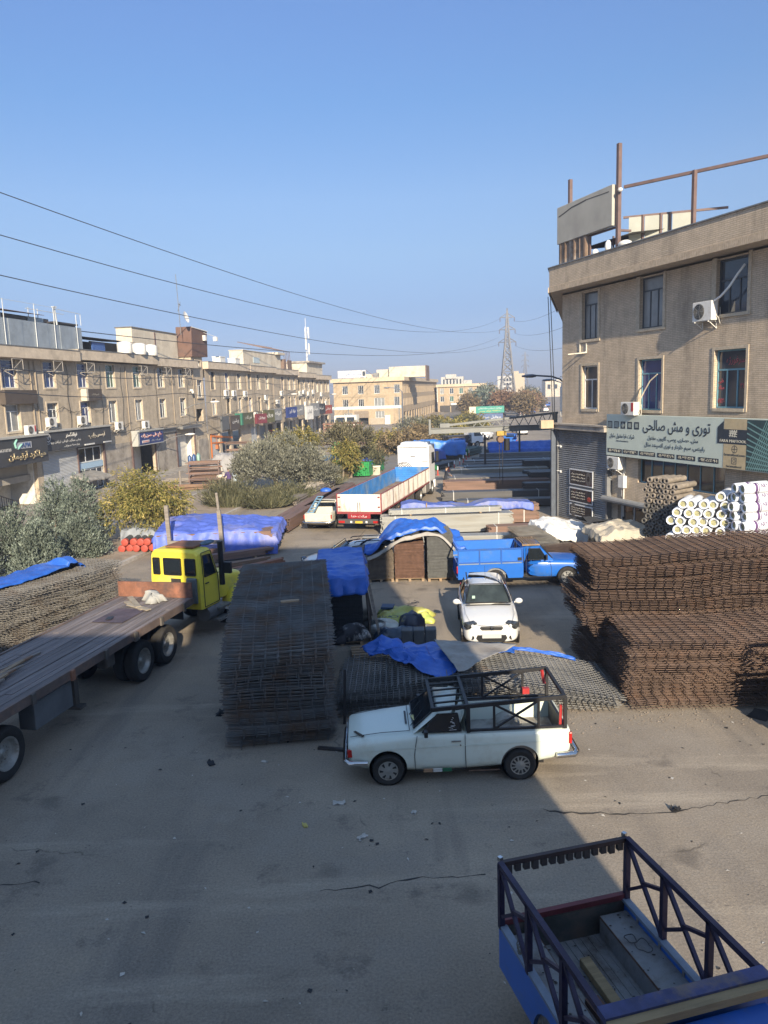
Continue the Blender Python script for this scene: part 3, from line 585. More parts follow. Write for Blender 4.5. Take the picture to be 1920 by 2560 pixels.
q.bar((9.9,0,2.0),(9.7,0,3.4),.1); q.bar((9.4,0,3.3),(10.0,0,3.35),.1); q.bar((6.9,.6,3.0),(12,.6,3.0),.04); q.build('post', M('post_pale',(.5,.52,.52),.5), rt)
q = lt('rooftop_house','low pale plastered rooftop house with stained walls','house',24.2,-1.3,11.4)
b_ = MB(); b_.box(0,10.6,0,1.6,0,2.75); b_.build('wall', PALE, q); b_ = MB(); b_.box(-.1,10.7,-.1,1.7,2.75,2.83); b_.build('roof', ROOFM, q)
b_ = MB(); b_.box(4.9,5.1,-.06,-.002,0,2.6); b_.build('pipe', BROWNST, q)
q = lt('lean_to','open dark rooftop lean-to with tarpaulin beside the pale rooftop house','shed',14.2,-1.2,11.4)
b_ = MB(); b_.grid([[(k*.1,-.3,1.25+.04*(k%2)),(k*.1,3,1.5+.04*(k%2))] for k in range(98)]); b_.build('roof', M('tin_dark',(.10,.09,.085),.6,.2,.2,1.5), q)
b_ = MB(); b_.box(0,9.8,2.4,2.5,0,1.25); b_.box(4.2,9.8,1.3,1.4,0,1.2); b_.build('wall', DKSTEEL, q)
b_ = MB(); b_.box(2.4,4.6,.1,.2,0,.95); b_.build('tarpaulin', M('tarp_rag',(.04,.10,.30),.6), q)
for k,(s,lb) in enumerate(((19.2,'left of three'),(22.0,'middle of three'),(24.4,'right of three'))):
    b_ = MB(); b_.lathe([(0,0),(.62,0),(.66,.12),(.66,.85),(.5,1.0),(.2,1.06),(0,1.06)],20); tag(b_.build('water_tank', WHMET, None, lp(s,.35,11.42), 0, smooth=40),'white water tank on the near roof edge, '+lb,'water tank','white water tanks on the left roof')
q = lt('rooftop_sign_box','rust-brown sheet metal sign box standing above the stair tower','sign box',35.2,.15,11.75)
b_ = MB(); b_.prism([(0,0),(4.6,.1),(4.9,3.0),(.3,3.25)],Matrix.Rotation(pi/2,4,'X'),-1.8); b_.build('cladding', M('sheet_rust',(.15,.085,.062),.7,.2,.35,1.0,dirt=(.09,.06,.05),dscale=1.0,damt=.5), q)
b_ = MB(); b_.box(3.4,3.9,-.3,-.02,1.9,2.5); b_.box(5.4,5.9,-.9,-.5,1.95,2.4); b_.bar((3.6,-.1,2.8),(6,-.8,2.4),.04); b_.bar((.4,0,3.2),(4.8,-.1,3.0),.08); b_.build('floodlight', WHMET, q)
q = lt('satellite_dish','white satellite dish and tall aerial mast on the rooftop house','satellite dish',33.4,-.2,14.2)
b_ = MB(); b_.tube([(0,0,-.2),(-.3,0,6.0)],.035,6); b_.bar((-.4,0,2.2),(.4,0,3.2),.05); b_.bar((-.2,0,3.0),(.5,0,2.9),.05); b_.build('mast', STEEL, q)
b_ = MB(); b_.lathe([(0,.0),(.3,.05),(.6,.18),(.62,.2),(.3,.08),(0,.03)],20,Matrix.Translation((.35,-.4,1.6))@Matrix.Rotation(radians(75),4,'X')); b_.build('dish', WHMET, q, smooth=60)
# shop signs, nearer block
GOLD = M('letter_gold',(.42,.34,.20),.35,.5); SGN = M('sign_charcoal',(.045,.047,.052),.55,0,.15,1); TRIMG = M('sign_edge_grey',(.36,.36,.34),.6)
def wall_sign(label, s0, s1, z0, z1, out=.55, m=SGN, top=True, th=None):
    t = lt('shop_sign',label,'sign',s0,out,z0); L_ = s1-s0; H_ = z1-z0
    q = MB(); q.box(0,L_,0,th or out,0,H_); q.build('board', m, t)
    if top: q = MB(); q.box(-.1,L_+.1,-.12,(th or out),H_,H_+.12); q.build('cap', TRIMG, t)
    return t
t = wall_sign('large charcoal shop sign with gold raised lettering, leftmost on the terrace',-1.0,4.85,3.15,5.0,.95)
text('lettering','میلگرد آرتیمان',.62,GOLD,t,(3.3,-.03,.62),width=4.3,depth=.06,bold=.03)
q = MB(); q.box(2.15,3.85,-.05,-.002,1.1,1.55); q.build('logo_plate', M('logo_grey',(.40,.42,.45),.4,.2), t); text('lettering','APM',.34,M('logo_blue',(.05,.10,.26),.4),t,(3.2,-.055,1.33),width=1.0,ar=False,bold=.03)
q = MB(); q.tube([(2.05,-.05,1.2),(1.95,-.05,1.5),(2.2,-.05,1.75)],.07,6); q.tube([(2.25,-.06,1.12),(2.5,-.06,1.3),(2.7,-.06,1.42)],.06,6); q.build('logo_swoosh', M('logo_green',(.25,.50,.42),.4), t)
text('lettering','66318738',.2,M('letter_white',(.62,.62,.60),.5),t,(.95,-.006,1.12),width=1.25,ar=False)
LW = MATS['letter_white']; LG = M('letter_grey',(.40,.37,.31),.45,.3)
t = wall_sign('long dark grey shop sign with round emblem above the pale roller shutter',5.0,10.4,3.75,5.15,.6)
text('lettering','فولادگستر',.42,LW,t,(3.7,-.006,1.05),width=1.6,depth=.02); text('lettering','نبشی، میلگرد، ناودانی، تیرآهن، پروفیل',.28,LW,t,(2.7,-.006,.62),width=4.6); text('lettering','ورق سیاه و روغنی',.22,LW,t,(3.7,-.006,.25),width=2.2)
q = MB(); q.lathe([(.26,0),(.32,0)],22,Matrix.Translation((.55,-.006,1.0))@Matrix.Rotation(pi/2,4,'X')); q.bar((.42,-.008,1.1),(.55,-.008,.86),.06,.006,(0,1,0)); q.bar((.68,-.008,1.1),(.55,-.008,.86),.06,.006,(0,1,0)); q.build('emblem', LW, t)
t = wall_sign('dark grey shop sign with bronze lettering above the blue glass shop door',10.42,14.9,3.78,5.15,.6)
text('lettering','آرسس پایپ',.5,LG,t,(2.1,-.03,.78),width=2.6,depth=.05)
for xa,xb in ((.1,1.6),(3.1,4.4)): q = MB(); q.box(xa,xb,-.06,-.002,.05,.16); q.build('light_bar', LW, t)
t = wall_sign('blue shop sign with red and white lettering and pale edge above an open doorway',19.8,24.9,3.15,4.35,.75,M('sign_blue',(.022,.04,.16),.45),True)
q = MB(); q.box(-.3,-.002,-.02,.6,-.1,1.25); q.box(0,5.1,-.03,.02,-.08,-.002); q.box(0,5.1,-.03,.02,1.12,1.198); q.build('frame', TRIMG, t)
text('lettering','حاج علی حسن زاده',.5,LW,t,(2.6,-.01,.74),width=4.4,depth=.015,bold=.03); text('lettering','حاج علی حسن زاده',.46,M('letter_red_bright',(.50,.06,.04),.4),t,(2.62,-.03,.75),width=4.3,depth=.01)
text('lettering','آهن آلات میلگرد',.2,LW,t,(3.4,-.01,.28),width=2.0); q = MB(); q.box(.5,2.0,-.012,-.002,.14,.38); q.build('number_plate', LW, t); text('lettering','66304455',.14,MATS['letter_red_bright'],t,(1.25,-.016,.26),width=1.3,ar=False)
t = wall_sign('brown box sign mounted above the leftmost lower window',1.3,5.0,7.3,8.25,.45,M('sign_brown',(.075,.06,.05),.7,0,.2,2),False)
t = wall_sign('small brown box sign with pale side above the third lower window',12.0,14.2,7.35,8.3,.5,MATS['sign_brown'],False); q = MB(); q.box(-.28,-.003,0,.5,0,.95); q.build('side_panel', M('side_pale',(.5,.46,.38),.6), t); text('lettering','فولاد',.2,LG,t,(1.1,-.006,.5),width=1.2)
t = wall_sign('blank dark grey side sign beside the stair tower',39.2,41.6,3.4,5.0,1.6,M('sign_grey_dk',(.10,.105,.11),.6),False,.2)
for bx in ((20.0,29.5,-.5,-.02,4.3,4.36),(30,35.2,-.7,-.02,4.05,4.35),(24.6,29.3,-.25,-.02,3.9,4.28)): q = MB(); q.box(*bx); q.build('canopy', STEEL, B)
for s,z,lb,rd in ((3.9,4.98+.12,'air conditioner with red sticker on the leftmost charcoal sign',True),(6.6,5.55,'air conditioner left of the second lower window',False),(11.0,5.5,'air conditioner left of the third lower window',False),(17.0,4.75,'air conditioner below the fourth lower window',False),(22.2,4.6,'air conditioner below the fifth lower window',False)):
    ac_unit(lb, lp(s,.06,z), LA,'wall air conditioners on the left terrace',1.0,.68,rd)
for k,s in enumerate((2.6,7.6,12.3,22.0,27.4,32.3)):
    z=9.62
    q = MB()
    for a in (0,1.2):
        for zz in (0,.75): q.bar((a,-.02,zz),(a,-.75,zz),.035)
        q.bar((a,-.75,0),(a,-.75,.75),.035)
    for zz in (0,.75): q.bar((0,-.75,zz),(1.2,-.75,zz),.035)
    q.bar((0,-.75,.0),(1.2,-.75,.75),.03); q.bar((0,-.02,0),(0,-.75,-.4),.03) ; q.bar((0,-.3,.35),(1.2,-.3,.35),.03)
    tag(q.build('cooler_cage', M('cage_steel',(.36,.335,.30),.6,.2), None, lp(s-.6,0,z), LA),'empty steel cooler cage on the upper wall, right of upper window '+['one','two','three','five','six','seven'][k]+' from the left','cage','cooler cages on the left terrace')
def cam_dome(label, s, z):
    q = MB(); q.bar((0,0,0),(0,-.35,0),.06); q.ball((0,-.4,-.12),(.14,.14,.18),10); q.cbox((0,-.3,.12),(.2,.3,.16)); tag(q.build('security_camera', WHMET, None, lp(s,0,z), LA), label,'camera')
cam_dome('white security camera on the wall above the seventh lower window',34.0,8.0)
def wall_lamp(label, s, z, ln=2.6, pole=None):
    t = lt('street_lamp',label,'street lamp',s,0,z)
    q = MB(); q.tube([(0,-.05,-.9),(.2,-.5,-.25),(.9,-1.3,.15),(1.6,-2.0,.3),(2.2,-ln,.35)],.045,6)
    if pole: q.tube([(0,-.05,.2),(0,-.05,-pole)],.11,8)
    q.build('arm', STEEL, t)
    q = MB(); M_ = Matrix.Translation((2.55,-ln-.35,.36))@Matrix.Rotation(radians(-46),4,'Z'); q.lathe([(0,-.55),(.09,-.5),(.19,-.1),(.2,.25),(.1,.5),(0,.55)],12,M_@Matrix.Rotation(pi/2,4,'Y')@Matrix.Scale(.6,4,(1,0,0))); q.build('lamp_head', WHMET, t, smooth=60)
wall_lamp('street lamp arm on the terrace wall beside the seventh lower window',31.2,6.4)
wall_lamp('street lamp on a wooden post in front of the blue shop sign',24.7,3.3,2.2,3.3)
rd = random.Random(12)
for k,(s0,s1,z,sg_) in enumerate(((-12,20,5.25,.35),(14,36,4.75,.3),(20,39,4.5,.25),(5,16,7.0,.5),(38,66,5.2,.4),(40,80,4.9,.45),(60,104,4.7,.4))):
    q = MB(); n = 40; q.tube([tuple(lp(s0+(s1-s0)*j/n,.12+.05*sin(j*1.7),z-sg_*abs(sin(j*pi*3/n))+.05*sin(j*2.1+k))) for j in range(n+1)],.02,4); tag(q.build('wall_cable',CABLE,None),'black cable sagging along the terrace wall, run number %s from the left end'%['one','two','three','four','five','six','seven'][k],'cable','cables on the terrace wall')
for k,s in enumerate((9.8,14.9,18.6,25.6,33.4,43.5,48.8,57,65,73)):
    q = MB(); q.tube([tuple(lp(s+.12*sin(j*.9+k),.05,10.2-5.6*j/12)) for j in range(13)],.016,4); tag(q.build('drop_cable',CABLE,None),'thin cable dropping down the terrace wall, %s from the left'%['first','second','third','fourth','fifth','sixth','seventh','eighth','ninth','tenth'][k],'cable','drop cables on the terrace wall')
# ---------------- left terrace, farther block
B = thing('terrace_building','farther part of the tan brick terrace on the left, with many shop signs','building', LC, LA)
segs = [(38.75,54,10.5),(54,66.3,10.45),(66.3,79.5,10.3),(79.5,92,10.0),(92,105.2,9.75)]
fw = [41.3,46.2,50.7,54.95,59,63,67,71.3,75,78.2,81.4,84.7,88,91.2,94.6,98,101.4,104]
w = MB(); c = MB(); cp_ = MB(); winl = []
for si,(a,b,cb) in enumerate(segs):
    oo = []
    for i,s in enumerate(fw):
        if not (a < s-.8 and s+.8 < b+.01): continue
        oo.append((s-.72,s+.72,cb-2.35,cb-.28)); oo.append((s-.68,s+.68,cb-5.35,cb-3.45))
    shops = []
    x = a+.5
    rnd = random.Random(31+si)
    while x+3.2 < b-.2:
        shops.append((x,x+3.1,0,3.0)); x += 3.9
    facade(w,a,b,0,cb,oo+shops,.3,.0); winl += oo
    for o in oo: tr = MB(); trim(tr,*o,.12,.03); tr.build('window_surround', SURL, B)
    c.box(a+.01,b-.01,-.55-.05*(si%2),13,cb,cb+.8); cp_.box(a,b,-.6-.05*(si%2),13.1,cb+.802,cb+.86)
    for k,o in enumerate(shops):
        q = MB(); kind = rnd.random()
        if kind < .35: shutter(q,o[0],o[1],0,3,.2,.12,.03); q.build('roller_shutter', SHUTW if rnd.random()<.4 else SHUT, B)
        elif kind < .55: q.box(o[0],o[1],1.2,1.3,0,3); q.build('inner_wall', WHITEW, B)
        else: q.box(o[0],o[1],2.6,2.7,0,3); q.build('inner_wall', M('shop_dark',(.06,.055,.05),.9), B)
w.face([(105.2,0,0),(105.2,13,0),(105.2,13,9.75),(105.2,0,9.75)]); w.build('wall', TAN2, B); c.build('cornice', MATS['cornice_brick'], B); cp_.build('coping', STEEL, B)
for i,o in enumerate(winl): window(B,*o,FR_WH if i%3 else FR_DK,[GL,GLD,GLC,GL,GLB][i*7%5],.17,2,.72,.07)
for a in (53.6,66.0,79.2): c = MB(); c.tube([(a,-.08,10),(a,-.08,3)],.06,6); c.build('downpipe', MATS['pipe_tan'], B)
rnd = random.Random(5)
for k,(s,z) in enumerate(((44.8,7.35),(47.6,7.3),(52.0,7.2),(51.6,4.35),(55.9,4.3),(59.9,4.4),(61.2,6.6),(69.4,7.1),(80.6,7.0),(83.2,7.2),(86.4,6.9),(90,7.2),(93.2,5.1),(96.4,6.7),(100,5.0),(84,5.2))):
    ac_unit('air conditioner on the farther terrace wall, %s along it from the camera'%['first','second','fourth','third','fifth','sixth','seventh','eighth','ninth','tenth','twelfth','thirteenth','fourteenth','fifteenth','sixteenth','eleventh'][k], lp(s,.05,z), LA,'wall air conditioners on the farther terrace',1.0,.7)
# projecting and flat shop signs of the farther block
cols = {'brown':(.06,.045,.035),'green':(.03,.15,.10),'olive':(.085,.085,.04),'maroon':(.16,.035,.045),'grey':(.16,.165,.17),'blue':(.075,.08,.17),'white':(.55,.55,.53),'black':(.03,.03,.033),'red':(.22,.05,.035),'tan':(.36,.30,.22)}
fs = [(44.0,47.8,3.2,4.9,'brown','brown shop sign with pale script lettering on the farther terrace','پرشین',.9),(48.2,52.6,3.6,5.1,'olive','dark olive shop sign with green side panel','آهن آلات',1.1),(53.3,55.9,3.5,4.8,'maroon','maroon and white shop sign','پروفیل',1.3),(56.7,59.3,3.5,5.2,'olive','green-brown shop sign right of the maroon sign','ورق',1.4),(60.2,62.6,3.6,5.3,'grey','grey blank shop sign seen nearly from the side','لوله',1.6),(63.6,66.2,3.4,4.7,'black','black shop sign under the terrace awning','فولاد',1.0),(68.0,71.0,3.7,5.3,'blue','purple-blue shop sign on the farther terrace','فولاد البرز',1.5),(72.2,75.2,3.9,5.5,'grey','pale grey shop sign right of the purple-blue sign','آهن',1.6),(78.2,80.6,3.0,5.2,'white','tall white shop sign standing out from the farther terrace','ناودانی',1.9),(81.6,84.6,3.4,5.6,'grey','large grey shop sign past the white one','میلگرد',1.9),(86.4,90,3.6,5.4,'black','black shop sign near the far end of the terrace','تیرآهن',1.6),(93,96.6,3.4,5.0,'red','red shop sign at the far end of the terrace','نبشی',1.4),(66.4,67.6,5.9,6.5,'white','small white sign box under a lamp on the farther terrace','لوله',.5)]
for s0,s1,z0,z1,cn,lb,tx,out in fs:
    t = thing('shop_sign',lb,'sign',lp(s0,out,z0),LA+radians(-14 if out>1.2 else 0)); L_=s1-s0; H_=z1-z0
    q = MB(); q.box(0,L_,0,.35,0,H_); q.build('board', M('sign_'+cn,cols[cn],.55,0,.2,1.5), t)
    if cn=='olive' and s0<50: q = MB(); q.box(-.5,-.003,-.02,.9,0,H_); q.build('side_panel', M('sign_green',cols['green'],.5), t)
    text('lettering',tx,H_*.38,LW if cn!='white' else INK,t,(L_/2,-.006,H_*.58),width=L_*.62)
    q = MB(); q.bar((.3,.35,H_*.8),(.3,out+.3,H_*.8),.06); q.build('bracket', DKSTEEL, t); q = MB(); q.bar((L_-.3,.35,H_*.8),(L_-.3,out+.8,H_*.8),.06); q.build('bracket', DKSTEEL, t)
wall_lamp('street lamp arm on the farther terrace wall',64.5,6.9); wall_lamp('street lamp arm near the far end of the terrace',93.0,6.6)
# roofs of the farther block
q = lt('rooftop_house','pale plastered rooftop house under a bare steel frame','house',59.0,-2.0,11.2)
b_ = MB(); b_.box(0,19,0,2,0,2.4); b_.build('wall', PALE, q); b_ = MB(); b_.box(15.5,19.6,-.6,2.1,2.4,2.75); b_.box(-.1,15.5,-.1,2.1,2.4,2.48); b_.build('roof', MATS['pale_plaster'], q)
b_ = MB(); b_.box(4.4,7.4,-.05,-.003,.8,1.6); b_.build('window', M('glass_pale',(.42,.5,.52),.3), q)
b_ = MB()
for k in range(12): b_.bar((8+k*1.35,-.4,3.1),(6.6+k*1.35,3,4.0),.07)
b_.bar((6.8,3,4.0),(24.5,3,4.0),.09); b_.bar((8,-.4,3.1),(23,-.4,3.1),.09)
for k in range(5): b_.bar((19.6+k*.9,-.4,3.1),(19.6+k*.9,-.5,.0),.07)
b_.build('steel_frame', BROWNST, q); b_ = MB(); b_.box(19.8,21,-.3,.8,0,1.8); b_.box(21.4,24,-.5,-.44,0,1.7); b_.build('lattice_screen', M('screen_rust',(.17,.115,.085),.7,0,.2,6), q)
for k,(s,lb) in enumerate(((45.5,'nearer'),(51.0,'farther'))):
    b_ = MB(); b_.box(-.9,.9,-.5,.5,0,.75); b_.box(-.95,.95,-.55,.55,.752,.84); tag(b_.build('roof_cooler', WHMET, None, lp(s,-.6,11.3), LA),'boxy white evaporative cooler on the farther terrace roof, the %s one'%lb,'cooler','coolers on the farther terrace roof')
q = lt('rooftop_house','rooftop house at the far end of the terrace carrying a phone mast','house',91.5,-1.0,10.6)
b_ = MB(); b_.box(0,12.5,0,5,0,2.2); b_.build('wall', PALE, q); b_ = MB(); b_.box(-.3,12.8,-.6,5.3,2.2,2.5); b_.build('roof', REND, q)
q = lt('phone_mast','lattice phone mast with white panel antennas on the far terrace roof','phone mast',96.0,-2.0,12.9)
b_ = MB()
for k in range(6):
    for s1 in (-.4,.4): b_.bar((s1,0,k*1.1),(s1,0,k*1.1+1.1),.07); b_.bar((s1,0,k*1.1),(-s1,0,k*1.1+1.1),.05)
b_.bar((0,0,6),(0,0,8.2),.06); b_.build('lattice', WHMET, q)
for x,z in ((-1.0,4.2),(1.3,4.6),(-1.0,2.4),(1.2,1.6)): b_ = MB(); b_.box(x-.22,x+.22,-.3,-.1,z,z+2.0); b_.bar((x,-.1,z+1),(0,0,z+1),.05); b_.build('antenna', WHMET, q)
# ---------------- centre block beyond the end of the terrace
CA = radians(-9.5)
CB = thing('brick_building','sunlit tan three-storey brick block closing the view in the middle','building',(-10.2,171.3,0),CA)
L1,D1,HT = 15.3,80.0,9.3
w1 = [(2.0,6.0),(5.0,6.0),(8.0,6.0),(13.9,6.0)]
ops = []
for x in (2.6,6.1,9.7,14.1): ops.append((x-.62,x+.62,6.7,8.55))
for x in (2.6,6.1): ops.append((x-.62,x+.62,3.9,5.6))
ops += [(9.0,11.3,4.0,5.8),(13.4,14.6,3.8,5.9),(2.2,4.1,1.3,2.6),(9.2,11.2,1.4,2.9)]
w = MB(); facade(w,0,L1,0,HT,ops+[(4.6,7.6,0,1.5)],.25); w.build('wall', TAN3, CB)
SW = MB(); o2 = [(1.2+k*2.55-.5,1.2+k*2.55+.5,z,z+1.7) for k in range(30) for z in (6.6,3.9)]
facade(SW,0,D1,0,HT,o2+[(2+k*5,5.4+k*5,0,2.6) for k in range(15)],.25)
s2 = SW.build('side_wall', TAN3, CB); s2.location = (L1,0,0); s2.rotation_euler = (0,0,pi/2)
for k,o in enumerate(o2): ww = window(CB,*o,FR_WH,[GL,GLD,GLC][k%3],.12,2,.7,.08); ww.location=(L1,0,0); ww.rotation_euler=(0,0,pi/2)
for k in range(15):
    q = MB(); q.box(2+k*5,5.4+k*5,.6,.7,0,2.6); oo = q.build('shop_front', [SHUT,M('shop_dark',(.06,.055,.05),.9),WHITEW][k%3], CB); oo.location=(L1,0,0); oo.rotation_euler=(0,0,pi/2)
for k,o in enumerate(ops): window(CB,*o,FR_WH,[GL,GLD,GL,GL,GLD,GLD,GLC,GL,GLC,GLC][k],.12,3,1.0 if k>5 else .99,.08)
q = MB(); q.box(-.5,L1+.55,-.6,D1,HT,HT+.85); q.build('cornice', M('cornice_far',(.50,.41,.29),.9,0,.15,1), CB)
q = MB(); q.box(1.0,11.8,-.06,-.003,6.05,6.4); q.build('brick_band', M('band_dark',(.34,.27,.18),.9), CB)
q = MB(); q.box(4.6,7.6,1.5,1.6,0,1.5); q.build('gateway', BLK, CB); q = MB(); shutter(q,4.5,7.7,1.52,3.0,-.05,.12,.03); q.build('roller_shutter', M('shutter_brown',(.25,.20,.15),.6), CB)
q = MB(); shutter(q,8.0,11.4,0,1.35,-.06,.12,.03); q.build('roller_shutter', M('shutter_beige',(.40,.34,.26),.6), CB)
q = MB(); q.box(11.3,12.5,-.5,-.02,0,2.0); q.build('pale_panel', WHITEW, CB)
t = thing('rooftop_sign','white rooftop sign with blue script on the centre block','sign',(-9.1,171.5,10.3),CA)
q = MB(); q.box(0,6.2,0,.2,0,1.55); q.build('board', M('sign_white',(.6,.62,.64),.5), t)
text('lettering','لوله سپاهان',.9,M('letter_blue',(.06,.14,.36),.5),t,(3.4,-.01,.75),width=3.9); q = MB(); q.box(5.5,6.1,-.02,-.003,.3,1.3); q.build('emblem', INK, t)
q = MB(); q.bar((1,.1,-.3),(1,.1,.1),.1); q.bar((5,.1,-.3),(5,.1,.1),.1); q.bar((6.3,0,1.5),(8.2,0,.1),.08); q.build('post', BROWNST, t)
q = thing('rooftop_house','cream rooftop house with a brown side on the centre block','house',(2.2,176,10.1),CA)
b_ = MB(); b_.box(0,8.2,0,7,0,2.4); b_.box(-3,0,1,6,0,1.9); b_.build('wall', PALE, q); b_ = MB(); b_.box(8.22,8.4,-.1,7,-.9,2.5); b_.build('side_panel', M('panel_brown',(.16,.11,.085),.7,0,.2,1), q)
q = MB(); q.box(0,1.2,0,1,0,1.1); q.box(.1,1.1,-.02,0,.1,1.0); tag(q.build('roof_cooler', STEEL, None, (-1.4,172.5,10.1), CA),'grey evaporative cooler on the centre block roof','cooler')
b_ = MB(); b_.box(0,3.6,0,3,0,.9); tag(b_.build('rooftop_hut', PALE, None, (-4.2,173.4,10.1), CA),'low white hut on the centre block roof','hut')
# sheds in front of the centre block
q = thing('steel_canopy','long pale blue steel canopy beam in front of the centre block','canopy',(-12.5,160,0),CA)
b_ = MB(); b_.box(0,17,-.3,.3,3.7,4.3); b_.build('beam', M('beam_paleblue',(.42,.52,.53),.5,0,.1,1), q)
b_ = MB()
for x in (.5,6,16.5): b_.bar((x,0,0),(x,0,3.7),.25)
b_.build('post', STEEL, q)
q = thing('site_hut','small white glazed hut before the gateway of the centre block','hut',(-9.5,158,0),CA)
b_ = MB(); b_.box(0,4.6,0,3,0,2.6); b_.build('wall', WHITEW, q); b_ = MB(); b_.box(.4,2.2,-.03,-.002,1.1,2.2); b_.box(2.6,4.2,-.03,-.002,1.1,2.2); b_.build('window', GL, q)
# second block and far towers
B3 = thing('brick_building','tan three-storey block behind the centre block, farther right','building',(17.6,238,0),radians(-8))
ops = [(1.4+k*2.9-.6,1.4+k*2.9+.6,z,z+1.7) for k in range(5) for z in (3.2,5.6)]
w = MB(); facade(w,0,14.5,0,7.7,ops,.25); w.box(14.2,14.5,.3,24,0,7.7); w.box(0,.3,.3,24,0,7.7); w.build('wall', TAN3, B3)
for k,o in enumerate(ops): window(B3,*o,FR_WH,[GL,GLC,GLG][k%3],.12,2,.99,.09)
q = MB(); q.box(-.4,14.9,-.5,24,7.7,8.5); q.build('cornice', MATS['cornice_far'], B3)
q = MB(); q.box(4.0,7.4,-.6,-.02,2.2,2.8); q.build('awning', M('awning_white',(.55,.56,.56),.6), B3); q = MB(); q.box(.8,3.8,-.5,-.02,0,2.1); q.box(4.2,11,-.4,-.02,0,2.1); q.build('shop_front', M('shop_dark',(.06,.055,.05),.9), B3)
q = thing('office_block','pale white-columned office block rising behind the second tan block','building',(26,330,0),radians(-8))
b_ = MB(); b_.box(0,9.4,0,12,0,12.0); b_.build('wall', M('office_white',(.44,.42,.38),.8,0,.06,.4), q); b_ = MB(); b_.box(9.5,13,0,8,8.6,10.4); b_.box(2,6.5,-.8,0,11.2,13.0); b_.build('balcony', M('office_white',(.58,.56,.50)), q)
b_ = MB()
for k in range(6): b_.box(.9+k*1.4,1.5+k*1.4,-.05,-.004,7.5,11)
b_.build('window', GL, q)
q = thing('apartment_tower','white and cream apartment tower behind the power pylon','building',(62,410,0),radians(-8))
b_ = MB(); b_.box(0,7.8,0,9,0,12.6); b_.build('wall', M('tower_white',(.46,.445,.41),.8,0,.05,.4), q)
b_ = MB(); b_.box(7.82,14.0,-.8,9,0,13.6); b_.box(8,11,-.7,7,13.6,14.9); b_.build('wing', M('tower_cream',(.46,.38,.27),.8,0,.05,.4), q)
for fl in range(4):
    for k in range(4):
        b_ = MB(); b_.box(1.6+k*1.5,2.7+k*1.5,-.08,-.004,3.2+fl*2.3,4.4+fl*2.3); b_.build('window', GLD if (k+fl)%3 else GL, q)
rnd = random.Random(77)
far = [(100,470,24,12,'low white flat-roofed shed far down the road','PALE'),(118,520,22,9,'pale roadside shop block far down the road on the right','x'),(72,600,30,10,'low brown block among the far trees','x'),(135,640,26,13,'white gabled hall near the horizon on the right','x'),(30,420,20,9,'small pale house between the far blocks','x'),(47,520,16,11,'small white house left of the pylon','x')]
for k,(x,y,wd_,ht,lb,_) in enumerate(far):
    q = thing('far_building',lb,'building',(x,y,0),radians(-8+rnd.uniform(-6,6)))
    b_ = MB(); b_.box(0,wd_,0,14,0,ht*.8); b_.build('wall', [PALE,WHITEW,TAN3][k%3], q); b_ = MB(); b_.box(-.4,wd_+.4,-.4,14.4,ht*.8,ht*.8+.6); b_.build('roof', [WHITEW,PALE,REND][k%3], q)
    for j in range(int(wd_/4)): b_ = MB(); b_.box(1.2+j*4,3+j*4,-.06,-.004,ht*.4,ht*.62); b_.build('window', GLD, q)
# photographer's own building: it stands behind the window and throws the long shade over the yard
pb = thing('brick_building','tall building behind the viewpoint whose shade covers the yard','building',(5.2,-.75,0),radians(176))
b_ = MB(); b_.box(0,7.1,0,1.6,0,PBH); b_.box(0,4.5,1.62,12,0,PBH-.1); b_.build('wall', TAN, pb); b_ = MB(); b_.box(0,7.1,0,1.6,PBH,PBH+.2); b_.build('roof', ROOFM, pb)
b_ = MB(); b_.box(7.12,19,.05,12,0,9.3); b_.build('lower_wing', TAN, pb)
# ================================================================== MESH STACKS, TARPAULINS, ROLLS, STEEL
import numpy as np
def fastmesh(name, vs, quads, mat):
    me = bpy.data.meshes.new(name); n = len(vs); m = len(quads)
    me.vertices.add(n); me.vertices.foreach_set('co', np.asarray(vs, np.float32).ravel())
    me.loops.add(m*4); me.loops.foreach_set('vertex_index', np.asarray(quads, np.int32).ravel())
    me.polygons.add(m); me.polygons.foreach_set('loop_start', np.arange(0, m*4, 4, dtype=np.int32))
    me.update(calc_edges=True); me.materials.append(mat); return me
class Wires:
    def __init__(s): s.vs = []; s.q = []; s.n = 0
    def add(s, P, r, axis):
        # P: (wires, points, 3) running mainly along axis; square wire of half-width r
        n,k,_ = P.shape; o = np.zeros((4,3)); a = [i for i in range(3) if i != axis]
        for j,(u,v) in enumerate(((1,0),(0,1),(-1,0),(0,-1))): o[j,a[0]] = u*r; o[j,a[1]] = v*r
        vs = (P[:,:,None,:]+o[None,None]).reshape(-1,3)
        base = (np.arange(n)[:,None,None]*k+np.arange(k-1)[None,:,None])*4; j = np.arange(4)[None,None,:]; j2 = (j+1)%4
        q = np.stack([base+j,base+j2,base+4+j2,base+4+j],-1).reshape(-1,4)+s.n
        s.vs.append(vs); s.q.append(q); s.n += len(vs)
    def mesh(s, name, mat): return fastmesh(name, np.concatenate(s.vs), np.concatenate(s.q), mat)
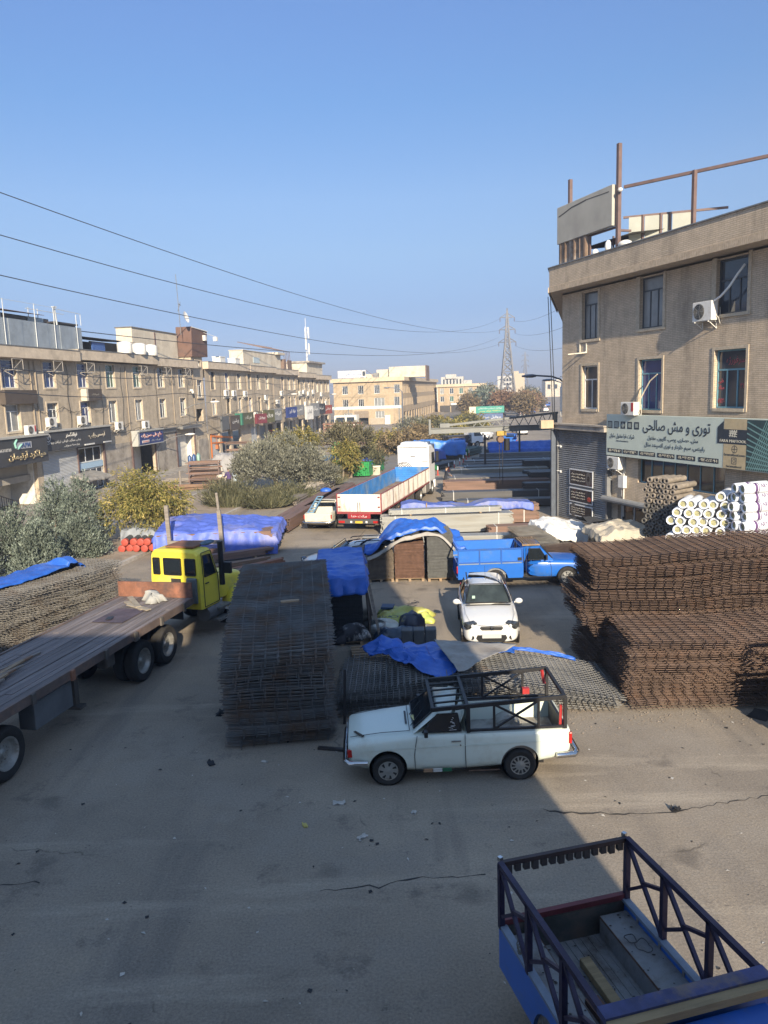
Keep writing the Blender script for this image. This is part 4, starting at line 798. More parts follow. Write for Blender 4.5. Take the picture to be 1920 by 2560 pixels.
def bundle_mesh(rs, L, W, ns, dz, px, py, r, jit, bend, z0, mat, over=.06, segx=7, segy=3, sag=.005):
    # ns welded sheets: wires along x spaced py across W, wires along y spaced px along L
    w = Wires()
    for k in range(ns):
        z = z0+k*dz; jx,jy = rs.normal(0,jit,2); sw = rs.normal(0,.004)
        ys = np.arange(.05,W-.02,py); xs = np.arange(.05,L-.02,px)
        X = np.linspace(-over,L+over,segx+1); P = np.zeros((len(ys),segx+1,3))
        P[:,:,0] = X[None]+rs.normal(0,jit*.8,(len(ys),1)); P[:,:,1] = ys[:,None]+sw*X[None]
        P[:,:,0]+=jx; P[:,:,1]+=jy; P[:,:,2] = z+bend(P[:,:,0],P[:,:,1],z)+rs.normal(0,sag*.4,(len(ys),segx+1)); w.add(P,r,0)
        Y = np.linspace(-over,W+over,segy+1); P = np.zeros((len(xs),segy+1,3))
        P[:,:,1] = np.linspace(-over*1.5,W+over*1.5,segy+1)[None]+rs.normal(0,jit*.8+.015,(len(xs),1))+jy; P[:,:,0] = xs[:,None]+jx
        P[:,:,2] = z+r*1.7+bend(P[:,:,0],P[:,:,1],z)+rs.normal(0,sag*.4,(len(xs),segy+1)); w.add(P,r,1)
    return w.mesh('mesh_bundle', mat)
ORD = ['lowest','second','third','fourth','fifth','sixth','seventh','eighth','ninth','tenth','eleventh','twelfth','thirteenth']
def mesh_stack(seed, loc, rz, L, W, H, nb, px, py, r, dz, mat, desc, group, bend, jit=.02, off=.03, segx=7, segy=3):
    rs = np.random.RandomState(seed); hb = H/nb; out = []
    for b in range(nb):
        ns = max(2,int(hb*(.86 if mat is GREYW else .92)/dz)); z0 = .05+b*hb
        ox,oy = rs.normal(0,off,2)
        if seed == 2 and b in (4,5): ox -= .24
        if seed == 1 and b in (0,): ox -= .10
        ph,am = rs.uniform(0,6),rs.uniform(.012,.035)
        bb_ = (lambda x,y,z,ph=ph,am=am: bend(x,y,z)+am*np.sin(x*rs_k+ph)*.8+am*.4*np.sin(x*2.9+ph*2)); rs_k = rs.uniform(.7,1.6)
        me = bundle_mesh(rs,L,W,ns,dz,px,py,r,jit,bb_,z0,mat,segx=max(segx,9),segy=segy)
        o = bpy.data.objects.new('mesh_bundle',me); COL.objects.link(o)
        c,s_ = cos(rz),sin(rz); o.location = (loc[0]+c*ox-s_*oy,loc[1]+s_*ox+c*oy,loc[2]); o.rotation_euler = (0,0,rz+rs.normal(0,.004))
        nm = ORD[b] if b < nb-1 else 'topmost'
        tag(o,'%s bundle of %s'%(nm,desc),'wire mesh',group); out.append(o)
    return out
RUST = M('rust_wire',(.118,.080,.062),.85,.1,.45,2.5,0,40,dirt=(.150,.086,.056),dscale=2.0,damt=.35)
GREYW = M('grey_wire',(.150,.155,.155),.6,.1,.35,2.5,dirt=(.16,.10,.06),dscale=1.8,damt=.6)
GREYL = M('light_grey_wire',(.17,.17,.165),.6,.4,.3,2.0,dirt=(.16,.10,.06),dscale=1.2,damt=.12)
TANW = M('dusty_wire',(.225,.215,.195),.75,.1,.3,2.0,dirt=(.14,.10,.07),dscale=1.4,damt=.4)
# rusty stacks on the right: long side faces the viewer
mesh_stack(1,(5.5,16.55,0),radians(-1),6.2,2.1,1.68,6,.24,.13,.0098,.043,RUST,'rusty wire mesh in the lower front stack on the right','rusty mesh bundles on the right',lambda x,y,z:.02*np.sin(x*.9+z*2)+.012*np.sin(x*2.3+1)+.012*(x/6)*z*4,.017,.07)
mesh_stack(2,(5.26,18.85,0),radians(1),6.6,2.1,3.1,10,.24,.13,.0098,.043,RUST,'rusty wire mesh in the tall rear stack on the right','rusty mesh bundles on the right',lambda x,y,z:.025*np.sin(x*.8+z*1.3)+.012*np.sin(x*2.1)+.008*x*z,.017,.09)
# dark grey stack in the middle: short side faces the viewer, its near end droops
def gb(x,y,z):
    return np.where(x<2.4,-(2.4-x)**2*.105*np.clip(z/2.6,0,1),0)+.02*np.sin(y*2.2+z*3)
mesh_stack(3,(-1.28,15.45,0),radians(96),6.0,2.12,2.72,8,.095,.262,.0085,.036,GREYW,'dark grey wire mesh in the tall stack in the middle','dark mesh bundles in the middle',gb,.014,.05,segx=9)
# low arched stack behind the cream pickup
def lb(x,y,z): return (-.40*((x-2.4)/3.2)**2*np.clip(.25+z*.9,0,1)+.0)+.015*np.sin(x*1.7+z*4)
mesh_stack(4,(-1.2,16.75,.06),radians(-1),6.45,2.25,.86,4,.14,.135,.0085,.055,M('low_stack_wire',(.20,.20,.195),.6,.1,.3,1.2,dirt=(.17,.10,.055),dscale=1.0,damt=.1),'grey wire mesh in the low arched stack behind the cream pickup','grey mesh bundles behind the pickup',lb,.010,.04,segx=12)
# sandy stack on the left beyond the flatbed
mesh_stack(5,(-11.6,21.2,0),radians(70.5),6.3,2.3,1.72,5,.16,.15,.0085,.05,TANW,'sandy wire mesh in the stack left of the flatbed truck','sandy mesh bundles on the left',lambda x,y,z:.03*np.sin(x*1.1)+.02*np.sin(y*2),.03,.05)
# small stacks further back on the right
mesh_stack(6,(5.9,31.2,0),radians(4),1.6,3.4,1.15,3,.11,.11,.006,.045,TANW,'brown wire mesh in the slumped mat stack behind the blue pickup','brown mat bundles',lambda x,y,z:-.25*np.clip((x-1)/.6,0,1)**2*z-.35*np.clip((1.4-y)/1.4,0,1)**2*z,.03,.04)
mesh_stack(7,(6.5,29.4,0),radians(0),2.6,1.6,1.0,3,.12,.12,.006,.045,RUST,'rusty wire mesh in the small stack before the roller shutter','small rusty bundles',lambda x,y,z:.02*np.sin(x*2),.03,.04)
# ---- tarpaulins
TB = M('tarp_blue',(.020,.105,.46),.45,0,.28,1.6,.25,14,dirt=(.10,.17,.42),dscale=.8,damt=.35)
TBL = M('tarp_blue_faded',(.085,.135,.50),.55,0,.25,.9,.3,9,dirt=(.22,.22,.36),dscale=.6,damt=.35)
TG = M('tarp_grey',(.30,.285,.26),.7,0,.2,1.1,.3,10,dirt=(.20,.17,.14),dscale=.8,damt=.5)
TW = M('tarp_white',(.66,.66,.64),.55,0,.08,1,.3,8)
def creases(a, b, seed, n=26, S=7.0):
    # sharp fold lines of a stiff sheet
    rd = random.Random(int(seed*97)+5); z = 0.0
    for _ in range(n):
        an = rd.uniform(0,pi); c = rd.uniform(-S,S)*.6; w = rd.uniform(.06,.26); am = rd.uniform(-.03,.06); lc = rd.uniform(-S,S)*.5; ll = rd.uniform(.5,2.0)
        d = abs(a*cos(an)+b*sin(an)-c); t = abs(-a*sin(an)+b*cos(an)-lc)
        if d < w and t < ll: z += am*(1-d/w)*min(1,(1-t/ll)*2.5)
    return z
def tarp(name, label, loc, rz, L, W, top, hang, mat, seed=0, step=.07, wr=.05, flare=.10, cat='tarpaulin', group=None, parent=None, skirt=None):
    # a cloth lying on a load of L x W whose upper face is top(x, y); it hangs down hang=(x0, x1, y0, y1) over the sides
    mb = MB(); rows = []
    na = int((L+hang[0]+hang[1])/step)+1; nb = int((W+hang[2]+hang[3])/step)+1
    for i in range(na+1):
        a = -hang[0]+(L+hang[0]+hang[1])*i/na; row = []
        for j in range(nb+1):
            b = -hang[2]+(W+hang[2]+hang[3])*j/nb
            x = min(max(a,0),L); y = min(max(b,0),W)
            dx = a-x; dy = b-y; d = max(abs(dx),abs(dy))
            w1 = fbm(a*.8+seed,b*.8,seed*.37); w2 = (1-abs(noise.noise(V((a*1.5+seed,b*1.5,seed))))*2)+.45*(1-abs(noise.noise(V((a*3.4+b*1.1+seed,b*3.0-a*.8,seed+4))))*2.4)
            w3 = fbm(a*2.6+seed,b*2.6,3.1)
            z = top(x,y)+.03+wr*(w1*.8+w2*.6+w3*.4)+creases(a,b,seed,34,max(L,W))*min(1.5,wr*16)
            ex = (dx>0)-(dx<0); ey = (dy>0)-(dy<0)
            if d > 0:
                edge = (b if abs(dx)>abs(dy) else a)
                rip = .05*sin(edge*4.5+seed)+.05*sin(edge*9.3+seed*2)+.07*w1
                z -= d*(.93+.1*w3)*1.0; fl = .05+flare*d+(abs(rip)*.8+.02)*min(1,d*3)
                k = sqrt(dx*dx+dy*dy); x += dx/k*fl; y += dy/k*fl
                z = max(z,.03+.015*abs(w3))
            row.append((x+.02*w3,y+.02*w1,z))
        rows.append(row)
    mb.grid(rows)
    o = mb.build(name, mat, parent, loc, rz, smooth=24)
    md = o.modifiers.new('thick','SOLIDIFY'); md.thickness = .008; apply_mods(o)
    if not parent: tag(o,label,cat,group)
    return o
WOOD = M('weathered_wood',(.28,.20,.125),.85,0,.3,3,.3,20,stretch=(.4,4,4)); WOODG = M('grey_wood',(.21,.185,.16),.85,0,.3,3,.3,20,stretch=(.4,4,4)); WOODB = M('brown_plank',(.20,.125,.08),.85,0,.3,3,stretch=(.4,4,4))
# tarpaulin thrown over the low grey stack, with its grey underside folded out at the right
def tarp_low():
    mb = MB(); rows = []
    for i in range(91):
        u = i/90; row = []
        xl = -.75+5.5*u                       # along the back edge
        # front edge of the cloth: a deep point near the pickup rack, shallow at the right
        reach = .55+1.75*math.exp(-((xl-.95)/.95)**2) if xl < 3.1 else .22
        for j in range(46):
            v = j/45; y = 18.95-reach*v; x = xl+.30*v*(1-u)*(1 if xl<3 else 0)+.05*fbm(xl*1.5,v*3)
            zt = .06+.835-.40*((x+1.2-2.4)/3.2)**2+.05
            f = 1-abs(noise.noise(V((xl*1.7+v*1.2,v*2.2,4.2))))*2
            z = zt+.10*f*(.35+.65*(1-v))*(.35 if xl>.9 else 1)+.05*fbm(xl*2.2,v*4,7)+(.6 if xl>.9 else 1.5)*creases(xl,reach*v,4.2,60,4.0)
            if xl < .3: z += .20*math.exp(-((xl+.1)/.4)**2)*(1-v)
            if y < 16.72: z -= (16.72-y)*.9
            row.append((x,y,max(z,.05)))
        rows.append(row)
    mb.grid(rows); return mb
o = tarp_low().build('tarpaulin',TB,None,smooth=24); md=o.modifiers.new('t','SOLIDIFY'); md.thickness=.008; apply_mods(o)
tag(o,'creased dark blue tarpaulin thrown over the low mesh stack behind the cream pickup','tarpaulin')
mb = MB(); rows = []
tri = [V((1.15,18.6,1.13)),V((3.25,18.6,.96)),V((1.55,16.45,1.10))]
for i in range(25):
    u = i/24; row = []
    a = tri[0].lerp(tri[2],u); b = tri[1].lerp(tri[2],u)
    for j in range(25):
        p = a.lerp(b,j/24); p.z += .035*fbm(p.x*2.5,p.y*2.5,9)+.03*(1-abs(noise.noise(V((p.x*2,p.y*.8,1))))*2); row.append(tuple(p))
    rows.append(row)
mb.grid(rows); q = mb.build('folded_corner',TG,o,smooth=180); md=q.modifiers.new('t','SOLIDIFY'); md.thickness=.006; apply_mods(q)
# tall narrow stack under a blue tarpaulin behind the dark mesh, and the van beside it
PAN_DK = M('panel_mesh_dark',(.028,.030,.034),.6,.4,.35,9,.6,60); PAN_RU = M('panel_mesh_rust',(.13,.072,.05),.8,.2,.35,6,.6,60); PAN_GR = M('panel_mesh_grey',(.105,.108,.105),.6,.4,.3,8,.6,60)
def panel_stack(label, loc, rz, L, W, H, mat, seed, group=None, n=None):
    rnd = random.Random(seed); t = thing('panel_stack',label,'wire mesh',loc,rz,group)
    mb = MB(); n = n or int(H/.035)
    for k in range(n):
        z = .14+(H-.14)*k/n; a,b = rnd.uniform(-.012,.012),rnd.uniform(-.012,.012); s = rnd.choice((0,0,0,.018,-.015)); h=(H-.14)/n*.72
        mb.box(a+s,L+a-s,b,W+b,z,z+h)
        if k%4==0: mb.box(a,L+a,b-.004,W+b+.004,z+h*1.05,z+h*1.28)
    mb.build('panels',mat,t)
    g = MB()
    nx=int(L/.055); ny=int(W/.075)
    for i in range(nx+1): g.bar((L*i/nx,.0,H+.004),(L*i/nx,W,H+.004),.009)
    for j in range(ny+1): g.bar((0,W*j/ny,H+.013),(L,W*j/ny,H+.013),.009)
    # upright wire ends showing on the near and right faces
    for i in range(0,nx+1): g.bar((L*i/nx,-.018,.16),(L*i/nx+rnd.uniform(-.006,.006),-.018,H-.03),.010)
    g.build('top_panel',mat,t)
    p = MB()
    for x in (0,L/2-.05,L-.1): p.box(x,x+.1,0,W,.0,.10)
    for k in range(4): p.box(0,L,W*k/4+.02,W*k/4+W/4-.06,.102,.125)
    p.build('pallet',WOOD,t)
    return t
panel_stack('dark wire panel stack under the blue tarpaulin behind the tall mesh stack',(-1.98,21.7,0),radians(3),1.25,3.9,2.0,PAN_DK,11)
t = thing('plank_stack','dark weathered boards leaning upright against the tarpaulin-covered panel stack','boards',(-.62,21.75,0),radians(4))
for k in range(4): mb = MB(); mb.cbox((.08+.03*k,.5+k*.95,.93),(.05,.8,1.85),0,0,radians(-3-2*k)); mb.build('board',M('board_dark',(.075,.06,.05),.85,0,.3,3,stretch=(4,4,.5)),t)
mb = MB(); mb.bar((.42,.2,0),(.1,.4,1.9),.08); mb.build('prop',WOODG,t)
tarp('tarpaulin','bright blue tarpaulin over the dark panel stack behind the tall mesh stack',(-2.0,21.75,0),radians(3),1.35,3.9,lambda x,y:2.02+.05*sin(y*2),(.5,.35,.55,.4),TB,3,wr=.07)
# three pallets of panels and their tarpaulin
panel_stack('brownish wire panel stack on a pallet, left of the three under a blue tarpaulin',(-.68,29.2,0),radians(2),.98,1.5,1.18,M('panel_mesh_brown',(.145,.115,.085),.75,.2,.35,5,.6,60),21,'panel stacks under the blue tarpaulin')
panel_stack('rusty wire panel stack on a pallet, middle of the three under a blue tarpaulin',(.36,29.2,0),radians(-1),1.12,1.6,1.5,PAN_RU,22,'panel stacks under the blue tarpaulin')
panel_stack('grey wire panel stack on a pallet, right of the three under a blue tarpaulin',(1.62,29.05,0),radians(1),.98,1.7,1.86,PAN_GR,23,'panel stacks under the blue tarpaulin')
def tp(x,y):
    a = max(0,min(1,(x-.05)/1.5)); a = a*a*(3-2*a); f = max(0,min(1,(x-2.75)/.95)); return 1.17+.80*a-.62*f*f*(3-2*f)+.07*sin(x*3.1+y*2)+.05*sin(y*4)
o = tarp('tarpaulin','blue tarpaulin with grey underside draped over three panel stacks',(-.72,29.15,0),radians(1),3.75,2.0,tp,(.3,.5,.14,.6),TB,8,wr=.13)
mb = MB(); rows=[]
for i in range(40):
    x = 3.4*i/39; row=[]
    for j in range(5): row.append((x,-.24-.015*j+.03*sin(x*5),tp(x,0)-.08-.035*j+.05*fbm(x*2,j*.4,5)-.05*sin(x*2.5)))
    rows.append(row)
mb.grid(rows); q = mb.build('grey_hem',TG,o,smooth=180); md=q.modifiers.new('t','SOLIDIFY'); md.thickness=.006; apply_mods(q)
def tyre(label, loc, rot, R=.30, w=.18, parent=None):
    mb = MB(); mb.lathe([(R*.62,-w*.42),(R*.9,-w*.5),(R,-w*.3),(R,w*.3),(R*.9,w*.5),(R*.62,w*.42)],24,closed=True)
    o = mb.build('tyre',M('tyre_rubber',(.022,.021,.020),.85,0,.3,6),parent,loc,smooth=50); o.rotation_euler = rot
    return tag(o,label,'tyre') if not parent else o
tyre('old tyre lying on the grey hem of the tarpaulin over three panel stacks',(1.05,29.25,1.86),(radians(6),radians(-20),0))
# steel tube bundles
GALV = M('galvanised_tube',(.30,.305,.29),.45,.5,.2,1.5,stretch=(.15,3,3),dirt=(.22,.19,.14),dscale=1.0,damt=.3); BRTUBE = M('brown_tube',(.20,.125,.095),.7,.2,.3,1.5,stretch=(.15,5,5),dirt=(.10,.075,.06),dscale=1,damt=.4); DKTUBE = M('dark_tube',(.085,.085,.088),.55,.4,.3,1.5,stretch=(.15,4,4)); PALETUBE = M('pale_tube',(.30,.28,.24),.6,.2,.2,1.5,stretch=(.15,3,3)); GREENT = M('green_tube_end',(.02,.30,.07),.5)
STRAP = M('strap_pale',(.5,.5,.48),.5)
def tubes(label, loc, rz, L, nw, nh, s, mat, seed=0, rnd_=False, endmat=None, group=None, straps=2, jit=.12, base=.1, label_cat='steel bundle'):
    rd = random.Random(seed); t = thing('steel_bundle',label,label_cat,loc,rz,group); mb = MB(); em = MB()
    for i in range(nw):
        for k in range(nh):
            y = (i+.5)*s; z = base+(k+.5)*s; a = rd.uniform(-jit,jit); b = L+rd.uniform(-jit,jit)
            if rnd_:
                if k%2: y += s*.5
                z = base+s*.5+k*s*.87; mb.tube([(a,y,z),(b,y,z)],s*.48,8)
                if endmat: em.lathe([(s*.30,-.012),(s*.5,-.012),(s*.5,.1),(s*.30,.1)],10,Matrix.Translation((a,y,z))@Matrix.Rotation(pi/2,4,'Y'),closed=True)
            else:
                g=s*.475; mb.box(a+.0,b,y-g,y+g,z-g,z+g)
                em.box(a-.004,a-.001,y-g*.8,y+g*.8,z-g*.8,z+g*.8)
    mb.build('tubes',mat,t,smooth=40 if rnd_ else None)
    if endmat or not rnd_: em.build('tube_ends',endmat or BLK,t)
    st_ = MB()
    for k in range(2): x=L*(.18+.64*k); st_.box(x-.05,x+.05,0,nw*s,0,base)
    st_.build('bearer',WOOD,t)
    H_ = nh*s*(.87 if rnd_ else 1)+base
    for k in range(straps):
        x = L*(.1+.8*k/max(1,straps-1)); m2 = MB(); m2.box(x-.025,x+.025,-.015,-.002,base,H_); m2.box(x-.025,x+.025,-.015,nw*s+.02,H_+.002,H_+.014); m2.build('strap',STRAP,t)
    return t
tubes('pale galvanised tube bundle in front of the long covered pile',(-1.0,35.5,0),radians(-5),6.9,12,8,.062,GALV,1)
tubes('galvanised tube bundle lying behind the front galvanised one',(-.1,38.7,0),radians(0),6.6,14,13,.07,GALV,2)
tubes('upper galvanised tube bundle lying on the rear galvanised one',(.35,38.75,1.03),radians(1),5.6,10,4,.06,GALV,12,base=.06,straps=3)
tubes('rusty angle steel bundle beside the rear galvanised tubes',(5.2,37.2,0),radians(3),3.2,10,6,.08,BRTUBE,13)
tubes('long steel bar load under the faded blue and grey tarpaulin',(.9,41.0,0),radians(0),7.4,14,12,.08,BRTUBE,3)
tarp('tarpaulin','faded blue tarpaulin with grey patches over the long steel load',(1.0,41.0,0),radians(0),7.0,1.2,lambda x,y:1.14+.10*sin(x*1.4+.5)+.05*sin(x*3.1),(.15,.15,.42,.5),M('tarp_blue_grey',(.075,.125,.44),.55,0,.3,.9,.3,9,dirt=(.25,.24,.27),dscale=.8,damt=.45),14,wr=.05)
mb = MB(); mb.bar((2.25,40.9,.1),(2.3,40.86,1.35),.06); tag(mb.build('wooden_stake',WOOD,None),'short wooden stake standing against the long covered load','stake')
# stacks in the right-hand lane, far to near
tubes('dark grey flat steel bundle nearest in the right-hand lane',(3.9,49.9,0),radians(-3),6.9,12,6,.09,DKTUBE,4)
tubes('rust-brown long profile bundle in the right-hand lane, its left part sunlit',(4.3,53.2,0),radians(-3),7.2,14,9,.095,BRTUBE,5,straps=0)
tubes('grey sheet pile behind the rust-brown bundle',(4.6,56.6,0),radians(-3),7.4,16,7,.10,M('sheet_grey',(.14,.13,.12),.6,.3,.2,1.2),6)
tubes('pale square tube bundle behind the grey sheet pile',(5.6,61.6,0),radians(-3),7.6,12,7,.11,PALETUBE,7)
tubes('dark square tube bundle in the middle of the right-hand lane',(6.5,65.2,0),radians(-3),7.8,14,6,.11,DKTUBE,8)
tubes('thin grey tube bundle lying across the right-hand lane',(7.6,70.0,0),radians(-3),8.0,12,6,.11,M('tube_grey',(.16,.165,.17),.5,.4,.2,1.2),9)
tubes('dark tube bundle lying just in front of the nearest grey flat steel',(4.6,47.0,0),radians(-3),6.0,10,4,.10,DKTUBE,101,straps=1)
tubes('dark plate pile between the grey sheets and the pale tubes',(5.2,59.2,0),radians(-3),7.4,14,5,.11,M('plate_dark',(.10,.10,.10),.6,.3,.25,1.2),102,straps=0)
tubes('black tube bundle behind the pale square tubes',(6.1,63.4,0),radians(-3),7.6,10,8,.10,DKTUBE,103,straps=1)
tubes('rust-grey angle bundle behind the dark square tubes',(7.2,67.4,0),radians(-3),7.8,12,6,.11,M('angle_rust_grey',(.13,.105,.09),.7,.2,.25,1.2),104,straps=0)
tubes('dark pipe bundle behind the thin grey tubes',(8.6,72.4,0),radians(-3),8.0,10,6,.12,DKTUBE,105,True,straps=0)
tubes('grey beam bundle in front of the far dark blue tarpaulin',(9.6,74.9,0),radians(-3),8.4,9,7,.12,M('beam_grey',(.15,.15,.15),.6,.3,.2,1),106,straps=0)
for k,(x,y) in enumerate(((9.4,50.6),(10.4,54.0),(10.8,58.0),(11.6,62.6))):
    tubes('short dark bundle stacked at the building side of the lane, %s from the front'%['first','second','third','fourth'][k],(x,y,0),radians(-3),2.2+.5*k,9,8+k%2*3,.11,DKTUBE,110+k,straps=0)
tubes('long beam load under the far dark blue tarpaulin',(10.6,77.2,0),radians(-3),8.5,14,9,.11,DKTUBE,10)
tarp('tarpaulin','dark blue tarpaulin over the farthest beam load in the right-hand lane',(10.8,77.2,0),radians(-3),8.2,1.6,lambda x,y:1.15+.6*min(1,max(0,(y-.4)/.5)),(.2,.2,.7,.6),TB,15,wr=.05,step=.16)
for k,(x,y,h) in enumerate(((8.95,66.8,3.3),(13.6,76.0,3.0))):
    mb = MB(); mb.bar((x,y,0),(x,y,h),.16); mb.cbox((x,y,.01),(.4,.4,.02)); tag(mb.build('steel_post',DKSTEEL,None),['dark steel stop post among the tube bundles','dark steel stop post at the far blue tarpaulin'][k],'post')
# steel left of the trailer, along the median
tubes('rusty beam bundle nearest the kerb left of the white trailer',(-5.1,40.6,0),radians(80.5),13,8,5,.13,BRTUBE,41,straps=0,jit=.5)
tubes('brown profile bundle beside the parked pale pickup',(-3.95,45.5,0),radians(79.5),11,6,5,.13,M('brown_profile',(.17,.11,.085),.7,.2,.3,2),42,straps=0,jit=.5)
tubes('dusty dark pipe bundle along the median beyond the pale pickup',(-5.6,50.5,0),radians(80),12,7,4,.12,M('pipe_dusty',(.19,.165,.14),.7,.2,.25,2),43,True,straps=0,jit=.5)
mb = MB(); mb.ball((0,0,.16),(.4,.3,.2),12); o=mb.build('tarpaulin_bundle',TB,None,(-3.9,51.8,.65),smooth=180); tag(o,'crumpled blue cloth lying on the beams left of the trailer','cloth')
# timber under the large faded tarpaulin on the left
tubes('steel and timber load under the large faded blue tarpaulin on the left',(-10.6,35.2,0),radians(2),5.3,26,7,.14,BRTUBE,44,straps=0)
tarp('tarpaulin','large faded blue tarpaulin on the left in front of the bushes',(-10.65,35.3,0),radians(2),5.5,3.9,lambda x,y:1.12+.28*sin(min(1,y/3.9)*pi*.75)*(.6+.4*sin(x*1.1+.3))-.25*max(0,x-4.3),(.5,.5,1.25,.7),TBL,21,wr=.10,step=.08,flare=.16)
for k in range(5):
    tubes(['rusty flat bar bundle beside the yellow cab','loose brown timber beside the yellow cab','short rusty bars below the faded tarpaulin','long brown plank pile pointing at the tarpaulin','rusty bar pile nearest the yellow bonnet'][k],[(-8.4,33.2,0),(-7.6,31.4,0),(-8.9,34.6,0),(-7.0,30.4,0),(-7.9,29.6,0)][k],radians([28,38,20,44,34][k]),[3.4,3.0,2.6,3.4,2.6][k],[4,3,4,3,5][k],[3,2,3,2,2][k],.10,[BRTUBE,WOODB,BRTUBE,M('bar_rust',(.26,.12,.07),.8,.1,.3,2),BRTUBE][k],50+k,straps=0,jit=.3)
gt = thing('post_and_rail_frame','grey wooden posts with a cross rail in front of the faded blue tarpaulin','frame',(-8.5,34.2,0),0)
mb = MB(); mb.bar((1.15,0,0),(1.05,.1,2.3),.17); mb.build('post',WOODG,gt); mb = MB(); mb.bar((1.05,.1,2.3),(1.0,.1,3.1),.10); mb.build('post_top',WOODG,gt); mb = MB(); mb.bar((-1.25,.1,0),(-1.3,.1,2.6),.17); mb.build('post',WOODG,gt); mb = MB(); mb.bar((-1.2,-.05,.92),(1.1,-.05,.88),.16); mb.build('rail',WOODG,gt)
# red-ended pipes and grey sheeting left
rd = random.Random(9); tr_ = M('red_pipe_end',(.34,.055,.035),.6,0,.15,5)
for k in range(10):
    x = -14.9+.36*(k%5)+rd.uniform(-.04,.04)+(.2 if k//5%2 else 0); z = .2+.31*(k//5)
    if k>=10: x = -14.5+.36*(k-10)
    mb = MB(); mb.tube([(0,0,0),(-.35,4.2,0)],.165,10); o = mb.build('pipe',DKTUBE,None,(x+2.3,36.2+rd.uniform(-.15,.15),z+.12),smooth=40)
    c_ = MB(); M_ = Matrix.Rotation(pi/2,4,'X'); c_.lathe([(0,.05),(.12,.06),(.175,.04),(.18,-.15),(.16,-.15)],10,M_); c_.build('red_cap',tr_,o,smooth=50)
    tag(o,'dark pipe with a red end cap, %s row beside the conifer, number %s from left'%(['bottom','middle','top'][k//5],['one','two','three','four','five'][k%5]),'pipe','red-capped pipes')
tarp('tarpaulin','grey plastic sheet slumped over pipes under the yellow tree',(-13.0,37.6,0),radians(-14),3.2,2.0,lambda x,y:.75+.25*sin(x*1.3)-.18*max(0,x-1.5),(.3,.5,.7,.4),M('sheet_plastic_grey',(.24,.26,.28),.35,0,.25,1.2,.3,8),31,wr=.12)
# blue tarpaulin on the sandy stack
tarp('tarpaulin','blue tarpaulin strip lying on top of the sandy mesh stack',(-12.35,21.3,0),radians(70.5),5.3,1.15,lambda x,y:1.80+.12*sin(x*2)*max(0,(x-3)/3)+(.25 if 4.6<x<5.1 else 0)*(.5+.5*sin(y*4)),(.2,.25,.05,.25),TB,33,wr=.05,step=.09)
# white and grey sheets in front of the roller shutter
mb=None
tubes('mesh roll load under the white sheet in front of the grey roller shutter',(7.3,33.6,0),radians(10),2.6,10,4,.16,DKTUBE,60,straps=0)
tarp('tarpaulin','white plastic sheet over a load in front of the grey roller shutter',(7.2,33.5,0),radians(10),2.2,1.9,lambda x,y:.85+.28*y/1.9+.1*sin(x*2.4),(.3,.2,.5,.3),TW,34,wr=.10)
tubes('dark mesh load under the beige sheet at the foot of the grey roller shutter',(9.1,31.4,0),radians(8),2.4,10,5,.16,DKTUBE,61,straps=0)
tarp('tarpaulin','beige striped sheet over the dark load at the foot of the grey roller shutter',(9.0,31.3,0),radians(8),2.4,1.7,lambda x,y:1.0+.22*sin(x*1.2)+.1*y,(.3,.3,.45,.3),M('sheet_beige',(.40,.36,.29),.75,0,.2,1.2,.4,12),35,wr=.10)
mb = MB(); mb.grid([[(x*.2,y*.2,.35*sin((x+y)*.35)*.6+.12*fbm(x*.4,y*.4)) for y in range(9)] for x in range(10)]); tag(mb.build('net_sheet',M('net_black',(.035,.036,.038),.9,0,.3,6),None,(9.0,33.2,1.25),radians(8),smooth=180),'black shade net heaped between the white and beige sheets','net')
# ---- rolls on the trestle in front of the right building
RO = M('roll_film_white',(.68,.72,.78),.22,0,.06,3); ROC = M('roll_core_pale',(.40,.39,.22),.85,0,.4,9,.6,40); PUR = M('band_purple',(.10,.05,.15),.4)
tb = thing('trestle','low steel trestle table carrying the rolls','trestle',(10.9,26.4,0),0)
mb = MB(); mb.box(0,5.4,0,3.8,1.12,1.2); mb.build('table_top',M('trestle_red',(.24,.11,.075),.8,0,.2,2),tb); 
for x in (.1,5.2):
    for y in (.1,3.6): mb = MB(); mb.bar((x,y,0),(x,y,1.12),.1); mb.build('leg',BROWNST,tb)
def make_roll(text_):
    r = thing('insulation_roll','white plastic-wrapped insulation roll with ends showing','insulation roll',(0,0,0),0,'white insulation rolls')
    b = MB(); b.lathe([(.12,0),(.165,.0),(.18,.02),(.187,.3),(.184,.65),(.187,1.0),(.18,1.24),(.165,1.26),(.0,1.26)],18,Matrix.Rotation(pi/2,4,'Y')); b.build('wrap',RO,r,smooth=45)
    e = MB(); 
    for k in range(4): e.lathe([(.03*k,.02+.008*(k%2)),(.03*k+.025,.02+.008*(k%2)),(.03*k+.03,.035)],14,Matrix.Rotation(pi/2,4,'Y'))
    e.build('core',ROC,r); e = MB(); e.lathe([(.112,.015),(.125,-.018),(.165,-.028),(.184,.01)],18,Matrix.Rotation(pi/2,4,'Y')); e.build('wrap_end',RO,r,smooth=60)
    if text_:
        b = MB(); b.lathe([(.189,.40),(.189,.50)],18,Matrix.Rotation(pi/2,4,'Y')); b.lathe([(.189,.53),(.189,.56)],18,Matrix.Rotation(pi/2,4,'Y')); b.build('band',PUR,r,smooth=60)
        for side in (0,):
            tt = text('lettering','ARYANA',0.15,PUR,r,(.92,-.172,.088),(radians(62),0,0),width=.62,ar=False,depth=.004)
    return r
ra = make_roll(False); rb_ = make_roll(True)
AX = radians(35); pdx,pdy = .57*.40,-.82*.40
